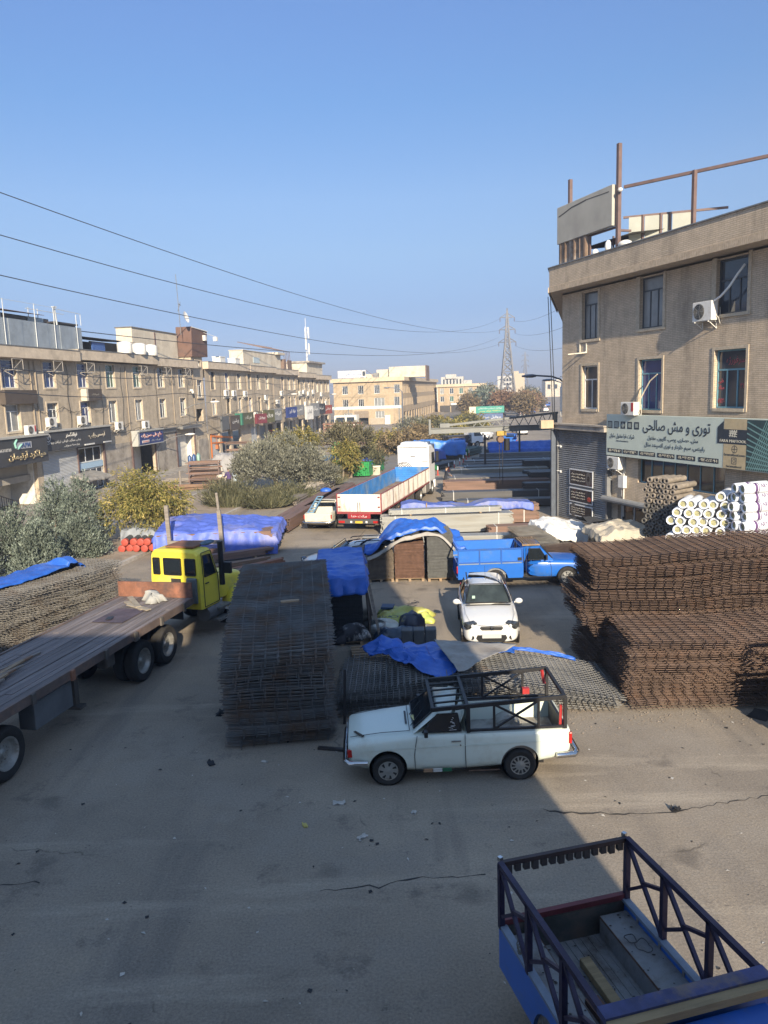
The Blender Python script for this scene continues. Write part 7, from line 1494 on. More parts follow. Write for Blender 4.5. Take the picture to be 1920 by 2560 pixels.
q=MB(); q.box(Lr-.03,Lr,-Wr,Wr,z0,z1+.1); 
for k in range(6): q.box(Lr-.06,Lr-.031,-Wr+.03,Wr-.03,z0+.05+k*.15,z0+.13+k*.15)
q.build('headboard',BI,tr)
q=MB(); q.box(.3,11.5,-.5,-.35,.72,1.0); q.box(.3,11.5,.35,.5,.72,1.0); q.build('chassis',DUST,tr)
for x in (3.1,4.4,5.7):
    for s in (-1,1): wheel(tr,x,s*1.0,.50,.30,s,'truck')
q=MB()
for x in (3.1,4.4,5.7): q.bar((x,-.9,.5),(x,.9,.5),.14)
q.build('axle',BLK,tr)
for s in (-1,1): q=MB(); q.box(6.6,8.4,s*1.08-.06,s*1.08+.06,.45,.98); q.build('side_guard',DUST,tr); q=MB(); q.box(8.6,8.75,s*.8-.07,s*.8+.07,.2,1.0); q.build('landing_leg',DUST,tr)
for k,(x,y,a) in enumerate(((7,.2,.3),(8.4,-.3,.1),(9.8,.4,-.2),(10.5,-.2,.4),(6.2,-.4,.2))): q=MB(); q.cbox((x,y,1.12),(1.6,.3,.04),a); q.build('floor_plank',M('plank_orange',(.36,.20,.12),.85,0,.3,2),tr)
# tractor
WT = M('paint_truck_white',(.72,.73,.74),.35,0,.05,1,dirt=(.5,.48,.44),dscale=1.2,damt=.2)
q=MB(); q.box(13.55,15.75,-1.12,1.12,.95,3.55); cab_=q.build('cab',WT,tr,bevel=.09)
q=MB(); q.cbox((14.5,0,3.62),(1.4,1.9,.25)); q.build('roof_fairing',WT,tr,bevel=.1)
q=MB(); q.box(13.535,13.55,-1.0,1.0,3.38,3.42); q.box(13.535,13.55,-.18,.18,2.78,2.84); q.box(13.535,13.55,.7,1.05,3.02,3.06); q.box(13.535,13.55,.75,1.05,2.3,2.33); q.box(13.535,13.55,-1.05,-.6,2.42,2.45); q.build('panel_lines',BLK,tr)
q=MB()
for k in range(5): q.lathe([(.12+.1*k,0),(.17+.1*k,.0),(.17+.1*k,.03)],20,Matrix.Translation((13.545,.62,1.85))@Matrix.Rotation(-pi/2,4,'Y'))
q.build('air_hose_coil',M('hose_dark',(.06,.055,.055),.6),tr)
for s in (-1,1):
    glass('side_window',tr,[(14.5,s*1.125,2.2),(14.5,s*1.125,2.95),(15.3,s*1.125,2.95),(15.55,s*1.125,2.2)],frame=.03)
    m=MB(); m.cbox((15.6,s*1.32,2.6),(.16,.2,.75)); m.bar((15.6,s*1.1,2.9),(15.6,s*1.3,2.85),.04); m.build('mirror',BLK,tr,bevel=.03)
    q=MB(); q.box(11.9,13.2,s*.95-.25,s*.95+.25,.42,1.0); q.build('fuel_tank',M('tank_alu',(.30,.29,.27),.5,.5,.2,2),tr,bevel=.06)
    q=MB(); q.box(13.5,14.0,s*1.1-.03,s*1.1+.03,.5,1.0); q.build('side_skirt',WT,tr)
    wheel(tr,14.6,s*.98,.50,.30,s,'truck'); wheel(tr,10.7,s*.95,.50,.32,s,'truck')
glass('windscreen',tr,[(15.76,-1.0,2.1),(15.76,-1.0,3.0),(15.76,1.0,3.0),(15.76,1.0,2.1)],(.003,0,0),frame=.04)
q=MB(); q.box(15.5,15.9,-1.15,1.15,.4,.95); q.build('bumper',WT,tr,bevel=.05); q=MB(); q.box(10.0,15.5,-.45,.45,.6,.95); q.build('tractor_chassis',BLK,tr)
# ---------------- further traffic
def light_truck(label, loc, rz):
    t=thing('light_truck',label,'truck',loc,rz)
    o=loft('cab',[(-.75,[(0,.6),(.85,.6),(.88,.9),(.86,1.4),(.78,2.05),(.70,2.15),(0,2.17)]),(.3,[(0,.6),(.85,.6),(.88,.9),(.86,1.4),(.78,2.05),(.70,2.15),(0,2.17)]),(.75,[(0,.6),(.84,.6),(.87,.9),(.85,1.35),(.76,1.95),(.68,2.08),(0,2.10)]),(1.0,[(0,.6),(.80,.6),(.84,.9),(.83,1.3),(.80,1.38),(.7,1.40),(0,1.42)])],WT,t,0,25)
    for s in (-1,1):
        glass('side_window',t,[(-.35,s*.875,1.42),(-.32,s*.80,1.98),(.45,s*.80,1.95),(.78,s*.865,1.42)],(0,s*.006,0),frame=.03); m=MB(); m.cbox((.85,s*1.02,1.6),(.08,.16,.3)); m.bar((.8,s*.85,1.5),(.85,s*1.0,1.55),.03); m.build('mirror',BLK,t)
        wheel(t,.1,s*.78,.40,.22,s,'truck'); wheel(t,-2.6,s*.78,.40,.24,s,'truck')
        q=MB(); q.box(-4.2,-.95,s*.95-.02,s*.95+.02,.95,1.0)
        for k in range(9): x=-4.15+k*.39; q.bar((x,s*.95,.95),(x,s*.95,1.55),.06)
        q.bar((-4.2,s*.95,1.55),(-.95,s*.95,1.55),.06); q.build('stake_side',DKSTEEL,t)
    glass('windscreen',t,[(1.01,-.72,1.43),(.80,-.66,2.0),(.80,.66,2.0),(1.01,.72,1.43)],(.012,0,.01),frame=.03)
    q=MB(); q.box(-4.2,-.9,-.97,.97,.85,.95); q.build('bed',DKSTEEL,t); q=MB(); q.box(-4.1,.8,-.4,.4,.5,.84); q.build('chassis',BLK,t); q=MB(); q.box(.95,1.1,-.85,.85,.42,.65); q.build('bumper',DKSTEEL,t)
    return t
lt_=light_truck('white cab light truck with dark stake sides parked along the far kerb',(11.4,96.3,0),radians(28))
tubes('steel load piled in the white cab light truck',on(lt_,-4.1,-.8,.97),lt_.rotation_euler.z,3.0,8,3,.19,DKTUBE,77,straps=0,base=.05)
q=dup(bp1,(16.2,97.2,0),radians(80),'blue pickup seen from behind in the far right-hand lane')
q=old_pickup('white old pickup standing beyond the light truck at the far kerb',(15.2,110.5,0),radians(70),WT,False,WT)
for k,(x,y,a,lb) in enumerate(((22.4,97.0,172,'white car at the right edge behind the dark blue tarpaulin'),(24.6,104.0,170,'pale car behind the white one at the right edge'),(21.0,119.0,95,'white car parked nose-out farther along the right side'),(20.4,160,86,'white car driving at the end of the lane'),(33.5,186,92,'white car crossing under the far trees'),(31.2,198,75,'white car by the green and blue far signs'),(45,215,95,'car far down the road beyond the gantry'),(-4.9,82.5,150,'pale car parked by the green hut on the side street'),(51,246,95,'farthest white car on the road'))):
    dup(hb,(x,y,0),radians(a),lb)
for k,(x,y,a,lb) in enumerate(((40,205,80,'blue pickup far down the road'),(9.3,91,75,'light blue pickup parked behind the large blue tarpaulin'),(56,262,85,'farthest blue pickup on the road'))): dup(bp1,(x,y,0),radians(a),lb)
# car roof under the edge of the blue tarpaulin beside the tall stack
dup(hb,(-2.6,30.3,0),radians(190),'white car half hidden behind the tall dark mesh stack')
# ================================================================== TREES
def leaves(seed, blobs, n, ln, wd, mode, mat, name, parent, clump=9):
    rs = np.random.RandomState(seed); vol = np.array([b[3]*b[4]*b[5] for b in blobs])**.75; vol /= vol.sum()
    Vs=[]; 
    for b,f in zip(blobs,vol):
        m = max(3,int(n*f/clump)); d = rs.normal(size=(m,3)); d /= np.linalg.norm(d,axis=1)[:,None]; rad = rs.uniform(.35,1.08,(m,1))**.6
        C = np.array(b[:3])+d*rad*np.array(b[3:6])*(1+.22*np.sin(d[:,:1]*7+d[:,1:2]*5+seed))
        C = np.repeat(C,clump,0); D = np.repeat(d,clump,0); k=len(C)
        B_ = np.repeat(rs.normal(size=(m,3))*.5+d*.8+np.array([0,0,.35 if mode=='up' else -.35 if mode=='droop' else 0]),clump,0); B_ /= np.linalg.norm(B_,axis=1)[:,None]
        C = C+B_*(np.tile(np.arange(clump),m)/clump*ln*2.6)[:,None]+rs.normal(0,ln*.16,(k,3)); r = rs.normal(size=(k,3)); D = D*.5+B_*.7
        up = np.array([0,0,1.0])
        if mode=='up': A = D*.55+up*.75+r*.42
        elif mode=='droop': A = D*.9-up*.55+r*.45
        else: A = D*.5+r*.8
        A /= np.linalg.norm(A,axis=1)[:,None]; S = np.cross(A,rs.normal(size=(k,3))); S /= np.linalg.norm(S,axis=1)[:,None]+1e-6
        L_ = (ln*rs.uniform(.55,1.3,(k,1))); W_ = wd*rs.uniform(.6,1.3,(k,1))
        P = np.stack([C,C+A*L_*.5+S*W_,C+A*L_,C+A*L_*.5-S*W_],1); Vs.append(P.reshape(-1,3))
    vs = np.concatenate(Vs); q = np.arange(len(vs)).reshape(-1,4)
    o = bpy.data.objects.new(name,fastmesh(name,vs,q,mat)); COL.objects.link(o); o.parent = parent; return o
BARK = M('bark',(.13,.095,.07),.95,0,.3,6,.7,20); BARKP = M('bark_pale',(.26,.21,.16),.95,0,.25,5,.6,20)
LF_CY = leaf_mat('leaf_bluegreen',(.055,.072,.055),(.13,.16,.128),(.235,.27,.225)); LF_YE = leaf_mat('leaf_yellow_green',(.075,.085,.022),(.19,.17,.05),(.33,.26,.085)); LF_OL = leaf_mat('leaf_olive_grey',(.075,.078,.060),(.165,.168,.13),(.26,.26,.205))
LF_DR = leaf_mat('leaf_dry_brown',(.08,.065,.040),(.17,.13,.075),(.26,.19,.10)); LF_GR = leaf_mat('leaf_dull_green',(.045,.050,.028),(.10,.102,.058),(.175,.165,.10)); LF_RD = leaf_mat('leaf_rust',(.11,.065,.04),(.21,.125,.075),(.28,.18,.11))
def tree(name,label,cat,x,y,blobs,n,ln,wd,mode,mat,seed,trunk=None,bark=None,group=None):
    t = thing(name,label,cat,(x,y,.1),0,group); bark = bark or BARK
    if trunk:
        m = MB(); r0,h = trunk; top = V((.1*sin(seed),.1*cos(seed*2),h)); m.tube([(0,0,-.2),(top.x*.5+.04,top.y*.5,h*.5),tuple(top)],[r0*1.15,r0*.9,r0*.7],8)
        for i,b in enumerate(blobs[:10]):
            c=V(b[:3]); mid=top.lerp(c,.5)+V((0,0,.12)); m.tube([tuple(top*.9),tuple(mid),tuple(c)],[r0*.5,r0*.3,r0*.1],5)
        m.build('trunk',bark,t,smooth=60)
    leaves(seed,blobs,n,ln,wd,mode,mat,'crown',t); return t
def rblobs(seed, n, R, c, r0, r1, flat=1.0):
    rd=random.Random(seed); out=[]
    for i in range(n):
        a=rd.uniform(0,2*pi); e=rd.uniform(-.6,1); k=rd.uniform(.35,1.0); r=rd.uniform(r0,r1)
        out.append((c[0]+R[0]*k*cos(a)*cos(e),c[1]+R[1]*k*sin(a)*cos(e),c[2]+R[2]*k*sin(e),r,r,r*flat))
    return out
def cyp(seed,w,h,n=11):
    rd=random.Random(seed); out=[]
    for i in range(n):
        f=i/(n-1); z=h*(.10+.80*f); rr=w*.5*(1-.75*f**1.4); a=rd.uniform(0,6.28); k=rd.uniform(.2,.75)
        r=w*.24*(1-.45*f); out.append((rr*k*cos(a),rr*k*sin(a),z,r,r,r*1.45))
    return out
gC='blue-green conifers by the side street'
for k,(x,y,w,h,lb) in enumerate(((-15.9,32.6,2.7,2.75,'blue-green feathery conifer, second from the left edge, before the charcoal sign'),(-17.0,30.8,2.6,2.8,'blue-green feathery conifer cut by the left edge'),(-14.4,31.4,2.2,2.2,'low blue-green conifer in front of the two left ones'),(-16.6,38.6,3.2,3.2,'tall blue-green conifer standing left of the yellow tree'),(-15.0,37.8,2.9,3.3,'blue-green conifer beside the red-capped pipes'),(-14.0,34.8,2.2,1.8,'small blue-green conifer at the corner of the sandy mesh'))):
    tree('conifer_tree',lb,'tree',x,y,cyp(k+3,w,h,15),11500,.145,.024,'up',LF_CY,k+1,(.1,h*.6),group=gC)
tree('yellow_tree','yellowing small tree with drooping sprays behind the yellow cab','tree',-11.9,38.3,rblobs(4,30,(1.75,1.6,1.35),(-.35,0,2.25),.38,.7,.85)+[(1.0,-.3,1.1,.55,.5,.5),(-1.5,-.3,1.5,.6,.5,.55),(.4,-.8,1.2,.5,.4,.5)],17000,.19,.024,'droop',LF_YE,7,(.13,1.8),BARKP)
tree('tamarisk_tree','large wide grey-green tree in the middle of the median','tree',-8.0,57.6,rblobs(9,34,(3.1,2.2,1.6),(-.3,0,2.25),.6,1.0,.8),30000,.22,.032,'up',LF_OL,11,(.2,1.2))
tree('tamarisk_tree','grey-green bush joined to the right of the large median tree','tree',-5.6,58.6,rblobs(10,14,(1.5,1.3,1.1),(0,0,1.6),.5,.8,.8),11000,.22,.032,'up',LF_OL,12,(.12,.8))
tree('yellow_tree','yellow tree showing behind the large grey-green median tree','tree',-8.4,75,rblobs(12,18,(2.4,2,.9),(0,0,2.7),.5,.8,.75),7000,.32,.05,'droop',LF_YE,13,(.16,2.0),BARKP)
tree('dry_tree','grey-brown tree with a leaning trunk left of the white truck cab','tree',-2.85,66.2,rblobs(14,18,(1.7,1.5,1.1),(-.1,0,3.3),.4,.7,.85),7000,.28,.04,'up',leaf_mat('leaf_grey_brown',(.06,.058,.035),(.13,.12,.075),(.20,.18,.11)),14,(.2,2.2),BARKP)
tree('yellow_tree','low yellow tree below the grey-brown one left of the white cab','tree',-3.4,64.8,rblobs(15,10,(.9,.8,.8),(.3,0,2.0),.4,.6,.9),4500,.24,.04,'droop',LF_YE,15,(.1,1.2),BARKP)
tree('shrub','green shrub right of the low yellow tree, near the green pipes','shrub',-1.3,68.6,rblobs(16,10,(1.3,.9,.7),(0,0,1.2),.5,.7,.8),4500,.26,.04,'up',LF_GR,16,(.1,.7))
def grassy(label,x,y,R,h,n,mat,seed):
    t=thing('shrub',label,'shrub',(x,y,.1)); rs=np.random.RandomState(seed); k=n; a=rs.uniform(0,6.28,k); rr=np.sqrt(rs.uniform(0,1,k))
    C=np.stack([R[0]*rr*np.cos(a)*.7,R[1]*rr*np.sin(a)*.7,np.zeros(k)],1); tip=C*rs.uniform(1.2,1.9,(k,1))+np.stack([rs.normal(0,.15,k),rs.normal(0,.15,k),h*rs.uniform(.35,1.05,k)*(1-.45*rr**2)],1)
    A=tip-C; S=np.cross(A,rs.normal(size=(k,3))); S/=np.linalg.norm(S,axis=1)[:,None]; S*=.022
    P=np.stack([C-S,C+S,tip+S*.3,tip-S*.3],1).reshape(-1,3); o=bpy.data.objects.new('stems',fastmesh('stems',P,np.arange(len(P)).reshape(-1,4),mat)); COL.objects.link(o); o.parent=t
    B=[(R[0]*.6*cos(i),R[1]*.6*sin(i),h*.42,R[0]*.4,R[1]*.4,h*.38) for i in range(5)]; leaves(seed,B,n*2,.22,.022,'up',mat,'foliage',t)
grassy('spiky green bush behind the wooden posts, above the faded tarpaulin',-10.3,50.6,(1.7,1.2),1.9,1500,LF_GR,21)
grassy('low sprawling dull green bush right of the spiky one',-7.6,50.2,(1.7,1.2),1.2,1300,LF_GR,22)
grassy('low dull green bush at the beam ends left of the pale pickup',-6.4,53.4,(1.5,1.1),1.1,1100,LF_GR,23)
grassy('low bush under the right side of the large median tree',-4.6,61.5,(1.5,1.0),1.1,1000,LF_GR,24)
grassy('weedy bush on the median below the green hut',-3.9,66.0,(1.1,.8),1.0,800,LF_DR,25)
gF='scrubby trees along the far median'
for k,(x,y,R,c,n,mt,md,lb) in enumerate(((2.6,88,(2.6,1.6,1.3),1.9,5000,LF_DR,'r','dry brown bush left of the large blue tarpaulin, nearest of the far scrub'),(.4,92,(2.0,1.5,1.2),1.8,4500,LF_YE,'r','yellowish bush left of the dry brown one in the far scrub'),(4.4,97,(2.2,1.6,1.5),2.2,4500,LF_DR,'r','bare brownish shrub above the large blue tarpaulin'),(6.6,103,(2.2,1.7,1.8),2.6,5500,LF_GR,'r','green scrub tree behind the stake-sided light truck, left one'),(9.3,107,(2.4,1.8,2.0),2.8,6000,LF_YE,'droop','golden scrub tree behind the stake-sided light truck'),(12.0,112,(2.3,1.8,1.9),2.7,6000,LF_GR,'r','green-gold scrub tree left of the blue far sign'),(7.9,114,(2.6,2,2.2),3.2,5500,leaf_mat('leaf_brown_green',(.07,.065,.03),(.14,.12,.05),(.22,.17,.08)),'r','brown-green scrub tree behind the golden one'),(14.5,121,(2.2,1.7,1.9),2.8,5000,LF_YE,'droop','golden scrub tree at the left end of the blue far sign'),(5.0,120,(3,2,1.8),2.6,5000,LF_OL,'r','grey-green scrub tree before the shaded side of the centre block'))):
    tree('scrub_tree',lb,'tree',x,y,rblobs(40+k,18,(R[0],R[1],R[2]*.62),(0,0,c*.62),.4,.8,.75),int(n*.85),.40,.075,md,mt,40+k,(.14,c*.7),BARKP,gF)
for k,(x,y,w,h,mt,lb) in enumerate(((25.5,196,8,8.5,LF_CY,'blue-green broad tree far away before the second tan block'),(29.5,215,7,10.0,LF_GR,'dark green tree below the foot of the pylon'),(29.8,188,8,7.6,LF_RD,'rust-brown tree right of the far blue-green tree'),(33.5,182,6,6.4,LF_DR,'dry brown tree below the pylon'),(37.5,200,7,6.0,LF_RD,'reddish dry tree right of the pylon'),(42.5,215,8,5.5,LF_DR,'dry brown tree before the low sheds far right'),(21.0,186,6,6.0,LF_DR,'brown bush left of the far blue-green tree'),(50,262,9,5.5,LF_GR,'dark tree near the end of the road'),(63,330,12,7,LF_GR,'distant dark tree on the horizon right of the tower'),(78,420,16,7,LF_GR,'distant dark clump on the horizon at the right edge'),(44,300,9,7,LF_GR,'distant green tree behind the pylon foot'))):
    tree('far_tree',lb,'tree',x,y,rblobs(60+k,16,(w*.28,w*.24,h*.20),(0,0,h*.50),w*.09,w*.15,.9),3600,.75,.14,'r',mt,60+k,(.2,h*.40))
# ================================================================== PYLONS AND WIRES
PY = M('pylon_steel',(.12,.12,.125),.6,.3,.15,.5)
def pylon(label,x,y,s,rz):
    t=thing('power_pylon',label,'pylon',(x,y,0),rz)
    hw=lambda z: 3.4*(1-z/27.0)+.85*(z/27.0) if z<27 else .85*(1-(z-27)/14.5)
    H=[0,5,9.5,13.5,17,20,22.6,25,27,29,31,33,35,37]
    for a,b in ((1,1),(1,-1),(-1,-1),(-1,1)):
        m=MB(); 
        for z0,z1 in zip(H,H[1:]): m.bar((a*hw(z0)*s,b*hw(z0)*s,z0*s),(a*hw(z1)*s,b*hw(z1)*s,z1*s),.5*s)
        m.bar((a*hw(37)*s,b*hw(37)*s,37*s),(0,0,39.8*s),.4*s); m.build('leg',PY,t)
    m=MB()
    for z0,z1 in zip(H,H[1:]):
        p,q=hw(z0)*s,hw(z1)*s
        for (a,b,c,d) in ((1,1,-1,1),(-1,1,1,1),(1,-1,-1,-1),(-1,-1,1,-1),(1,1,1,-1),(1,-1,1,1),(-1,1,-1,-1),(-1,-1,-1,1)): m.bar((a*p,b*p,z0*s),(c*q,d*q,z1*s),.28*s)
        for (a,b,c,d) in ((1,1,-1,1),(1,-1,-1,-1),(1,1,1,-1),(-1,1,-1,-1)): m.bar((a*q,b*q,z1*s),(c*q,d*q,z1*s),.25*s)
    m.build('lattice',PY,t)
    for z,L_ in ((36,3.0),(31,3.3),(25.8,3.6)):
        for sd in (-1,1):
            m=MB(); w_=hw(z)*s
            for b in (-1,1): m.bar((sd*w_,b*w_,z*s),(sd*L_*s,0,z*s),.3*s); m.bar((sd*w_*.9,b*w_*.9,(z+1.6)*s),(sd*L_*s,0,z*s),.26*s)
            m.build('cross_arm',PY,t); i_=MB(); i_.tube([(sd*L_*s,0,z*s),(sd*L_*s,0,(z-1.7)*s)],.16*s,6); i_.build('insulator',M('insulator_brown',(.09,.06,.05),.4),t)
    return t
pylon('grey lattice power pylon rising behind the far trees',54.2,330,.99,radians(-4))
pylon('second lattice pylon, tiny and pale in the far haze',142,760,1.0,radians(-4))
WR=M('wire_black',(.03,.03,.033),.5)
def wire(label,fn,y0,y1,r,n=48):
    m=MB(); m.tube([fn(y0+(y1-y0)*k/n) for k in range(n+1)],r,5); tag(m.build('power_line',WR,None),label,'power line')
for lb,ex,z0,ym,k in (('uppermost power line sagging across the sky to the pylon',50.9,21.4,135,2.4e-4),('second power line from the top, crossing the first near the pylon',51.2,18.8,110,3.39e-4),('third power line from the top across the sky',50.7,15.3,135,2.5e-4),('lowest power line running just above the terrace roofs',50.8,13.1,90,2.55e-4)):
    wire(lb,(lambda ex,z0,ym,k:(lambda Y:(-27.5+(Y-60)*(ex+27.5)/270.0,Y,z0+k*(Y-ym)**2)))(ex,z0,ym,k),5,330,.038)
for k,(z1_,lb) in enumerate(((34.0,'upper'),(29.0,'middle'),(24.0,'lower'))):
    wire('faint %s wire running down to the right from the pylon'%lb,(lambda z1_:(lambda Y:(57.4+(Y-330)*.085,Y,z1_-.095*(330-Y)*(1 if True else 0)+.00028*(330-Y)**2)))(z1_),150,330,.045)
wire('street cable strung along the terrace at upper window height',lambda Y:(-21.7+(Y-45)*.0983,Y,9.44-(Y-45)*.0058-.35*sin(pi*((Y-45)/28.7%1))),5,165,.028,120)
wire('street cable strung along the terrace between its window rows',lambda Y:(-21.9+(Y-45)*.099,Y,8.04-(Y-45)*.0091-.35*sin(pi*((Y-45)/28.7%1))),5,165,.028,120)
for k in range(2):
    m=MB(); m.tube([tuple(rp(-1.0+.25*k,-.3,12.2)),tuple(rp(-.75+.25*k,-.25,8)),tuple(rp(-.55+.2*k,-.2,3.9))],.022,5); tag(m.build('cable',CABLE,None),'black cable hanging down the corner of the right building, %s'%['outer one','inner one'][k],'cable')
# ================================================================== LAMPS, GANTRY, POSTS
LAMPM=M('lamp_blue_grey',(.13,.15,.19),.4,.3,.1,2)
def arm_lamp(label,x,y,z,rz,L_=2.1,pole=None):
    t=thing('street_lamp',label,'street lamp',(x,y,0),rz); m=MB(); m.tube([(0,0,z-.55),(-.35,0,z-.15),(-.9,0,z+.05),(-L_,0,z+.15)],.055,8); m.build('arm',LAMPM,t)
    m=MB(); m.lathe([(0,-.50),(.10,-.46),(.20,-.1),(.21,.2),(.13,.42),(0,.5)],14,Matrix.Translation((-L_-.35,0,z+.13))@Matrix.Rotation(pi/2,4,'Y')@Matrix.Scale(.55,4,(1,0,0))); m.build('lamp_head',LAMPM,t,smooth=60)
    m=MB(); m.tube([(0,0,0),(0,0,z-.5)],[.12,.08],8); m.build('pole',LAMPM,t)
arm_lamp('nearer grey street lamp reaching out from behind the right building',11.95,50,7.85,0,2.0); arm_lamp('farther small street lamp behind the right building corner',17.8,75,7.7,0,1.3)
arm_lamp('tall pale street lamp far away at the road bend',26.9,120,8.4,radians(180),1.0); arm_lamp('pale street lamp left of the apartment tower',28.2,190,8.9,radians(160),1.2); arm_lamp('street lamp at the foot of the centre block',3.4,120,7.6,radians(0),2.0)
gn=thing('gantry_crane','long grey gantry beam with a chain hoist over the right-hand lane','crane',(0,52,0),0)
GS=M('gantry_grey',(.17,.178,.175),.55,.3,.12,1.2)
m=MB(); m.box(3.35,11.9,-.12,.12,4.38,4.42); m.box(3.35,11.9,-.02,.02,4.42,4.72); m.box(3.35,11.9,-.12,.12,4.72,4.76); m.build('beam',GS,gn)
m=MB(); m.box(3.2,3.34,-.15,.15,4.32,5.35); m.build('end_plate',GS,gn)
m=MB(); m.bar((4.4,0,4.92),(11.9,0,5.52),.16,.14); m.box(3.95,4.6,-.15,.15,4.78,5.05); m.build('jib',GS,gn)
m=MB()
for k in range(9): x=6.2+k*.62; m.bar((x,0,4.78),(x+.31,0,4.98+.08*(x-4.6)),.045); m.bar((x+.31,0,4.98+.08*(x-4.6)),(x+.62,0,4.78),.045)
m.build('lattice',GS,gn)
m=MB(); m.box(7.75,8.4,-.22,.22,4.1,4.42); m.build('trolley',M('hoist_yellow',(.36,.24,.05),.6,.2,.3,4),gn,bevel=.03)
m=MB(); m.lathe([(0,-.3),(.2,-.3),(.24,-.2),(.24,.2),(.2,.3),(0,.3)],16,Matrix.Translation((8.0,0,3.86))@Matrix.Rotation(pi/2,4,'X')); m.build('hoist_motor',M('hoist_rust',(.16,.09,.05),.7),gn,smooth=40)
m=MB(); m.tube([(8.45,0,3.9),(8.45,0,3.1)],.2,12); m.build('chain_bag',BLK,gn)
for x in (7.95,8.15): m=MB(); m.tube([(x,0,4.1),(x,0,.8)],.022,5); m.build('chain',DKSTEEL,gn)
m=MB(); m.bar((11.7,0,0),(11.7,0,5.5),.28); m.build('column',GS,gn)
m=MB(); m.bar((9.62,43.2,0),(9.62,43.2,4.9),.24); m.cbox((9.62,43.2,4.95),(.5,.5,.1)); tag(m.build('steel_column',M('column_blue_grey',(.07,.085,.11),.6,.2,.2,2),None),'dark blue-grey steel column left of the roller shutter','column')
m=MB(); m.box(-.35,.35,-.25,.25,0,.45); tag(m.build('junction_box',M('box_tan',(.42,.33,.22),.7,0,.2,3),None,(9.2,43.0,5.0)),'tan junction box on top of the steel column','box')
cam_dome=None
for z in (4.0,2.6):
    m=MB(); m.tube([(9.8,43.0,z),(9.95,42.85,z)],.03,6); m.ball((10.0,42.8,z-.03),(.12,.12,.1),10); tag(m.build('security_camera',WHMET,None),'white security camera at the roller shutter corner, %s one'%('upper' if z>3 else 'lower'),'camera')
# big blue tarpaulin loads and marker posts on the left of the far lane
def trapz(x,y): return 1.9-.25*sin(y*1.2)
tubes('pipe load under the large blue tarpaulin behind the white cab',(3.3,80.5,0),radians(-4),5.2,10,7,.2,DKTUBE,90,straps=0)
tarp('tarpaulin','large bright blue tarpaulin over pipes behind the white truck cab',(3.3,80.3,0),radians(-4),5.3,2.4,lambda x,y:1.85+.10*sin(x*1.1),(.3,.5,1.5,.9),M('tarp_bright_blue',(.03,.17,.55),.45,0,.25,1.2,.3,8),41,wr=.10,step=.16)
tubes('green-ended pipe bundle lying beside the marker posts',(5.0,69.6,0),radians(62),4.2,7,3,.16,DKTUBE,91,True,GREENT,straps=0)
tubes('pipe load under the smaller blue tarpaulin right of the white cab',(4.3,73.6,0),radians(60),3.2,9,5,.2,DKTUBE,92,straps=0)
tarp('tarpaulin','smaller blue tarpaulin beside the white cab mirror',(4.6,73.4,0),radians(60),3.0,1.9,lambda x,y:1.25+.2*sin(y*1.6),(.6,.3,.9,.8),M('tarp_mid_blue',(.04,.10,.42),.5,0,.25,1.2,.3,8),42,wr=.10,step=.15)
tubes('green-ended square tube bundle under a blue tarpaulin left of the white cab',(-1.15,66.4,0),radians(76),5.5,9,7,.17,M('tube_green_wrap',(.03,.22,.08),.6,0,.3,2),93,endmat=GREENT,straps=0)
tarp('tarpaulin','blue tarpaulin over the green-ended tubes left of the white cab',(-1.1,67.4,0),radians(76),4.6,1.6,lambda x,y:1.34+.12*sin(x),(.1,.2,.6,.5),M('tarp_mid_blue',(.04,.10,.42)),43,wr=.08,step=.14)
tubes('dark pipe bundle beyond the large blue tarpaulin',(9.4,82.8,0),radians(62),4.0,8,4,.2,M('pipe_green_dark',(.03,.06,.05),.6,.2,.3,2),94,True,GREENT,straps=0)
MR=M('post_red',(.50,.06,.03),.5); MW=M('post_white',(.75,.75,.73),.5)
for k,(x,y) in enumerate(((5.93,68.6),(6.62,70.6),(7.4,73.3),(8.05,76.2),(8.7,79.5),(9.3,82.3),(4.75,66.0))):
    t=thing('marker_post','red and white marker post along the lane edge, %s counted from the white truck'%['second','third','fourth','fifth','sixth','seventh','first'][k],'marker post',(x,y,0),0,'red and white marker posts')
    m=MB(); m.lathe([(0,0),(.14,0),(.14,.04),(.055,.06),(.05,.45),(0,.45)],12); m.build('base',MR,t,smooth=40); m=MB(); m.lathe([(.052,.452),(.05,.72),(.03,.78),(0,.78)],12); m.build('top',MW,t,smooth=40)
# lane-side road sign pair far away
sgf=thing('road_sign','green trade sign above a blue one far down the lane','sign',(21.2,150,0),radians(3))
m=MB(); m.box(-2.8,2.75,0,.15,2.35,3.65); m.build('green_board',M('sign_teal',(.02,.22,.17),.5),sgf); m=MB(); m.box(-4.05,-2.82,0,.15,2.35,3.65); m.build('pale_board',M('sign_pale',(.55,.50,.38),.5),sgf); m=MB(); m.box(-2.7,2.5,.02,.15,.85,2.2); m.build('blue_board',M('sign_navy',(.05,.09,.20),.5),sgf)
text('lettering','پروفیل صنعتی ساختمانی',.42,LW,sgf,(0,-.01,3.25),width=4.6); text('lettering','۶۹۹۱۹۶۵۰ فولاد مسیر',.36,M('letter_yellow',(.6,.48,.08),.5),sgf,(0,-.01,2.72),width=4.2); text('lettering','پروفیل صنعتی',.75,LW,sgf,(-.1,-.01,1.5),width=4.4)
for x in (-2.4,2.3): m=MB(); m.bar((x,.2,0),(x,.2,3.6),.12); m.build('post',DKSTEEL,sgf)
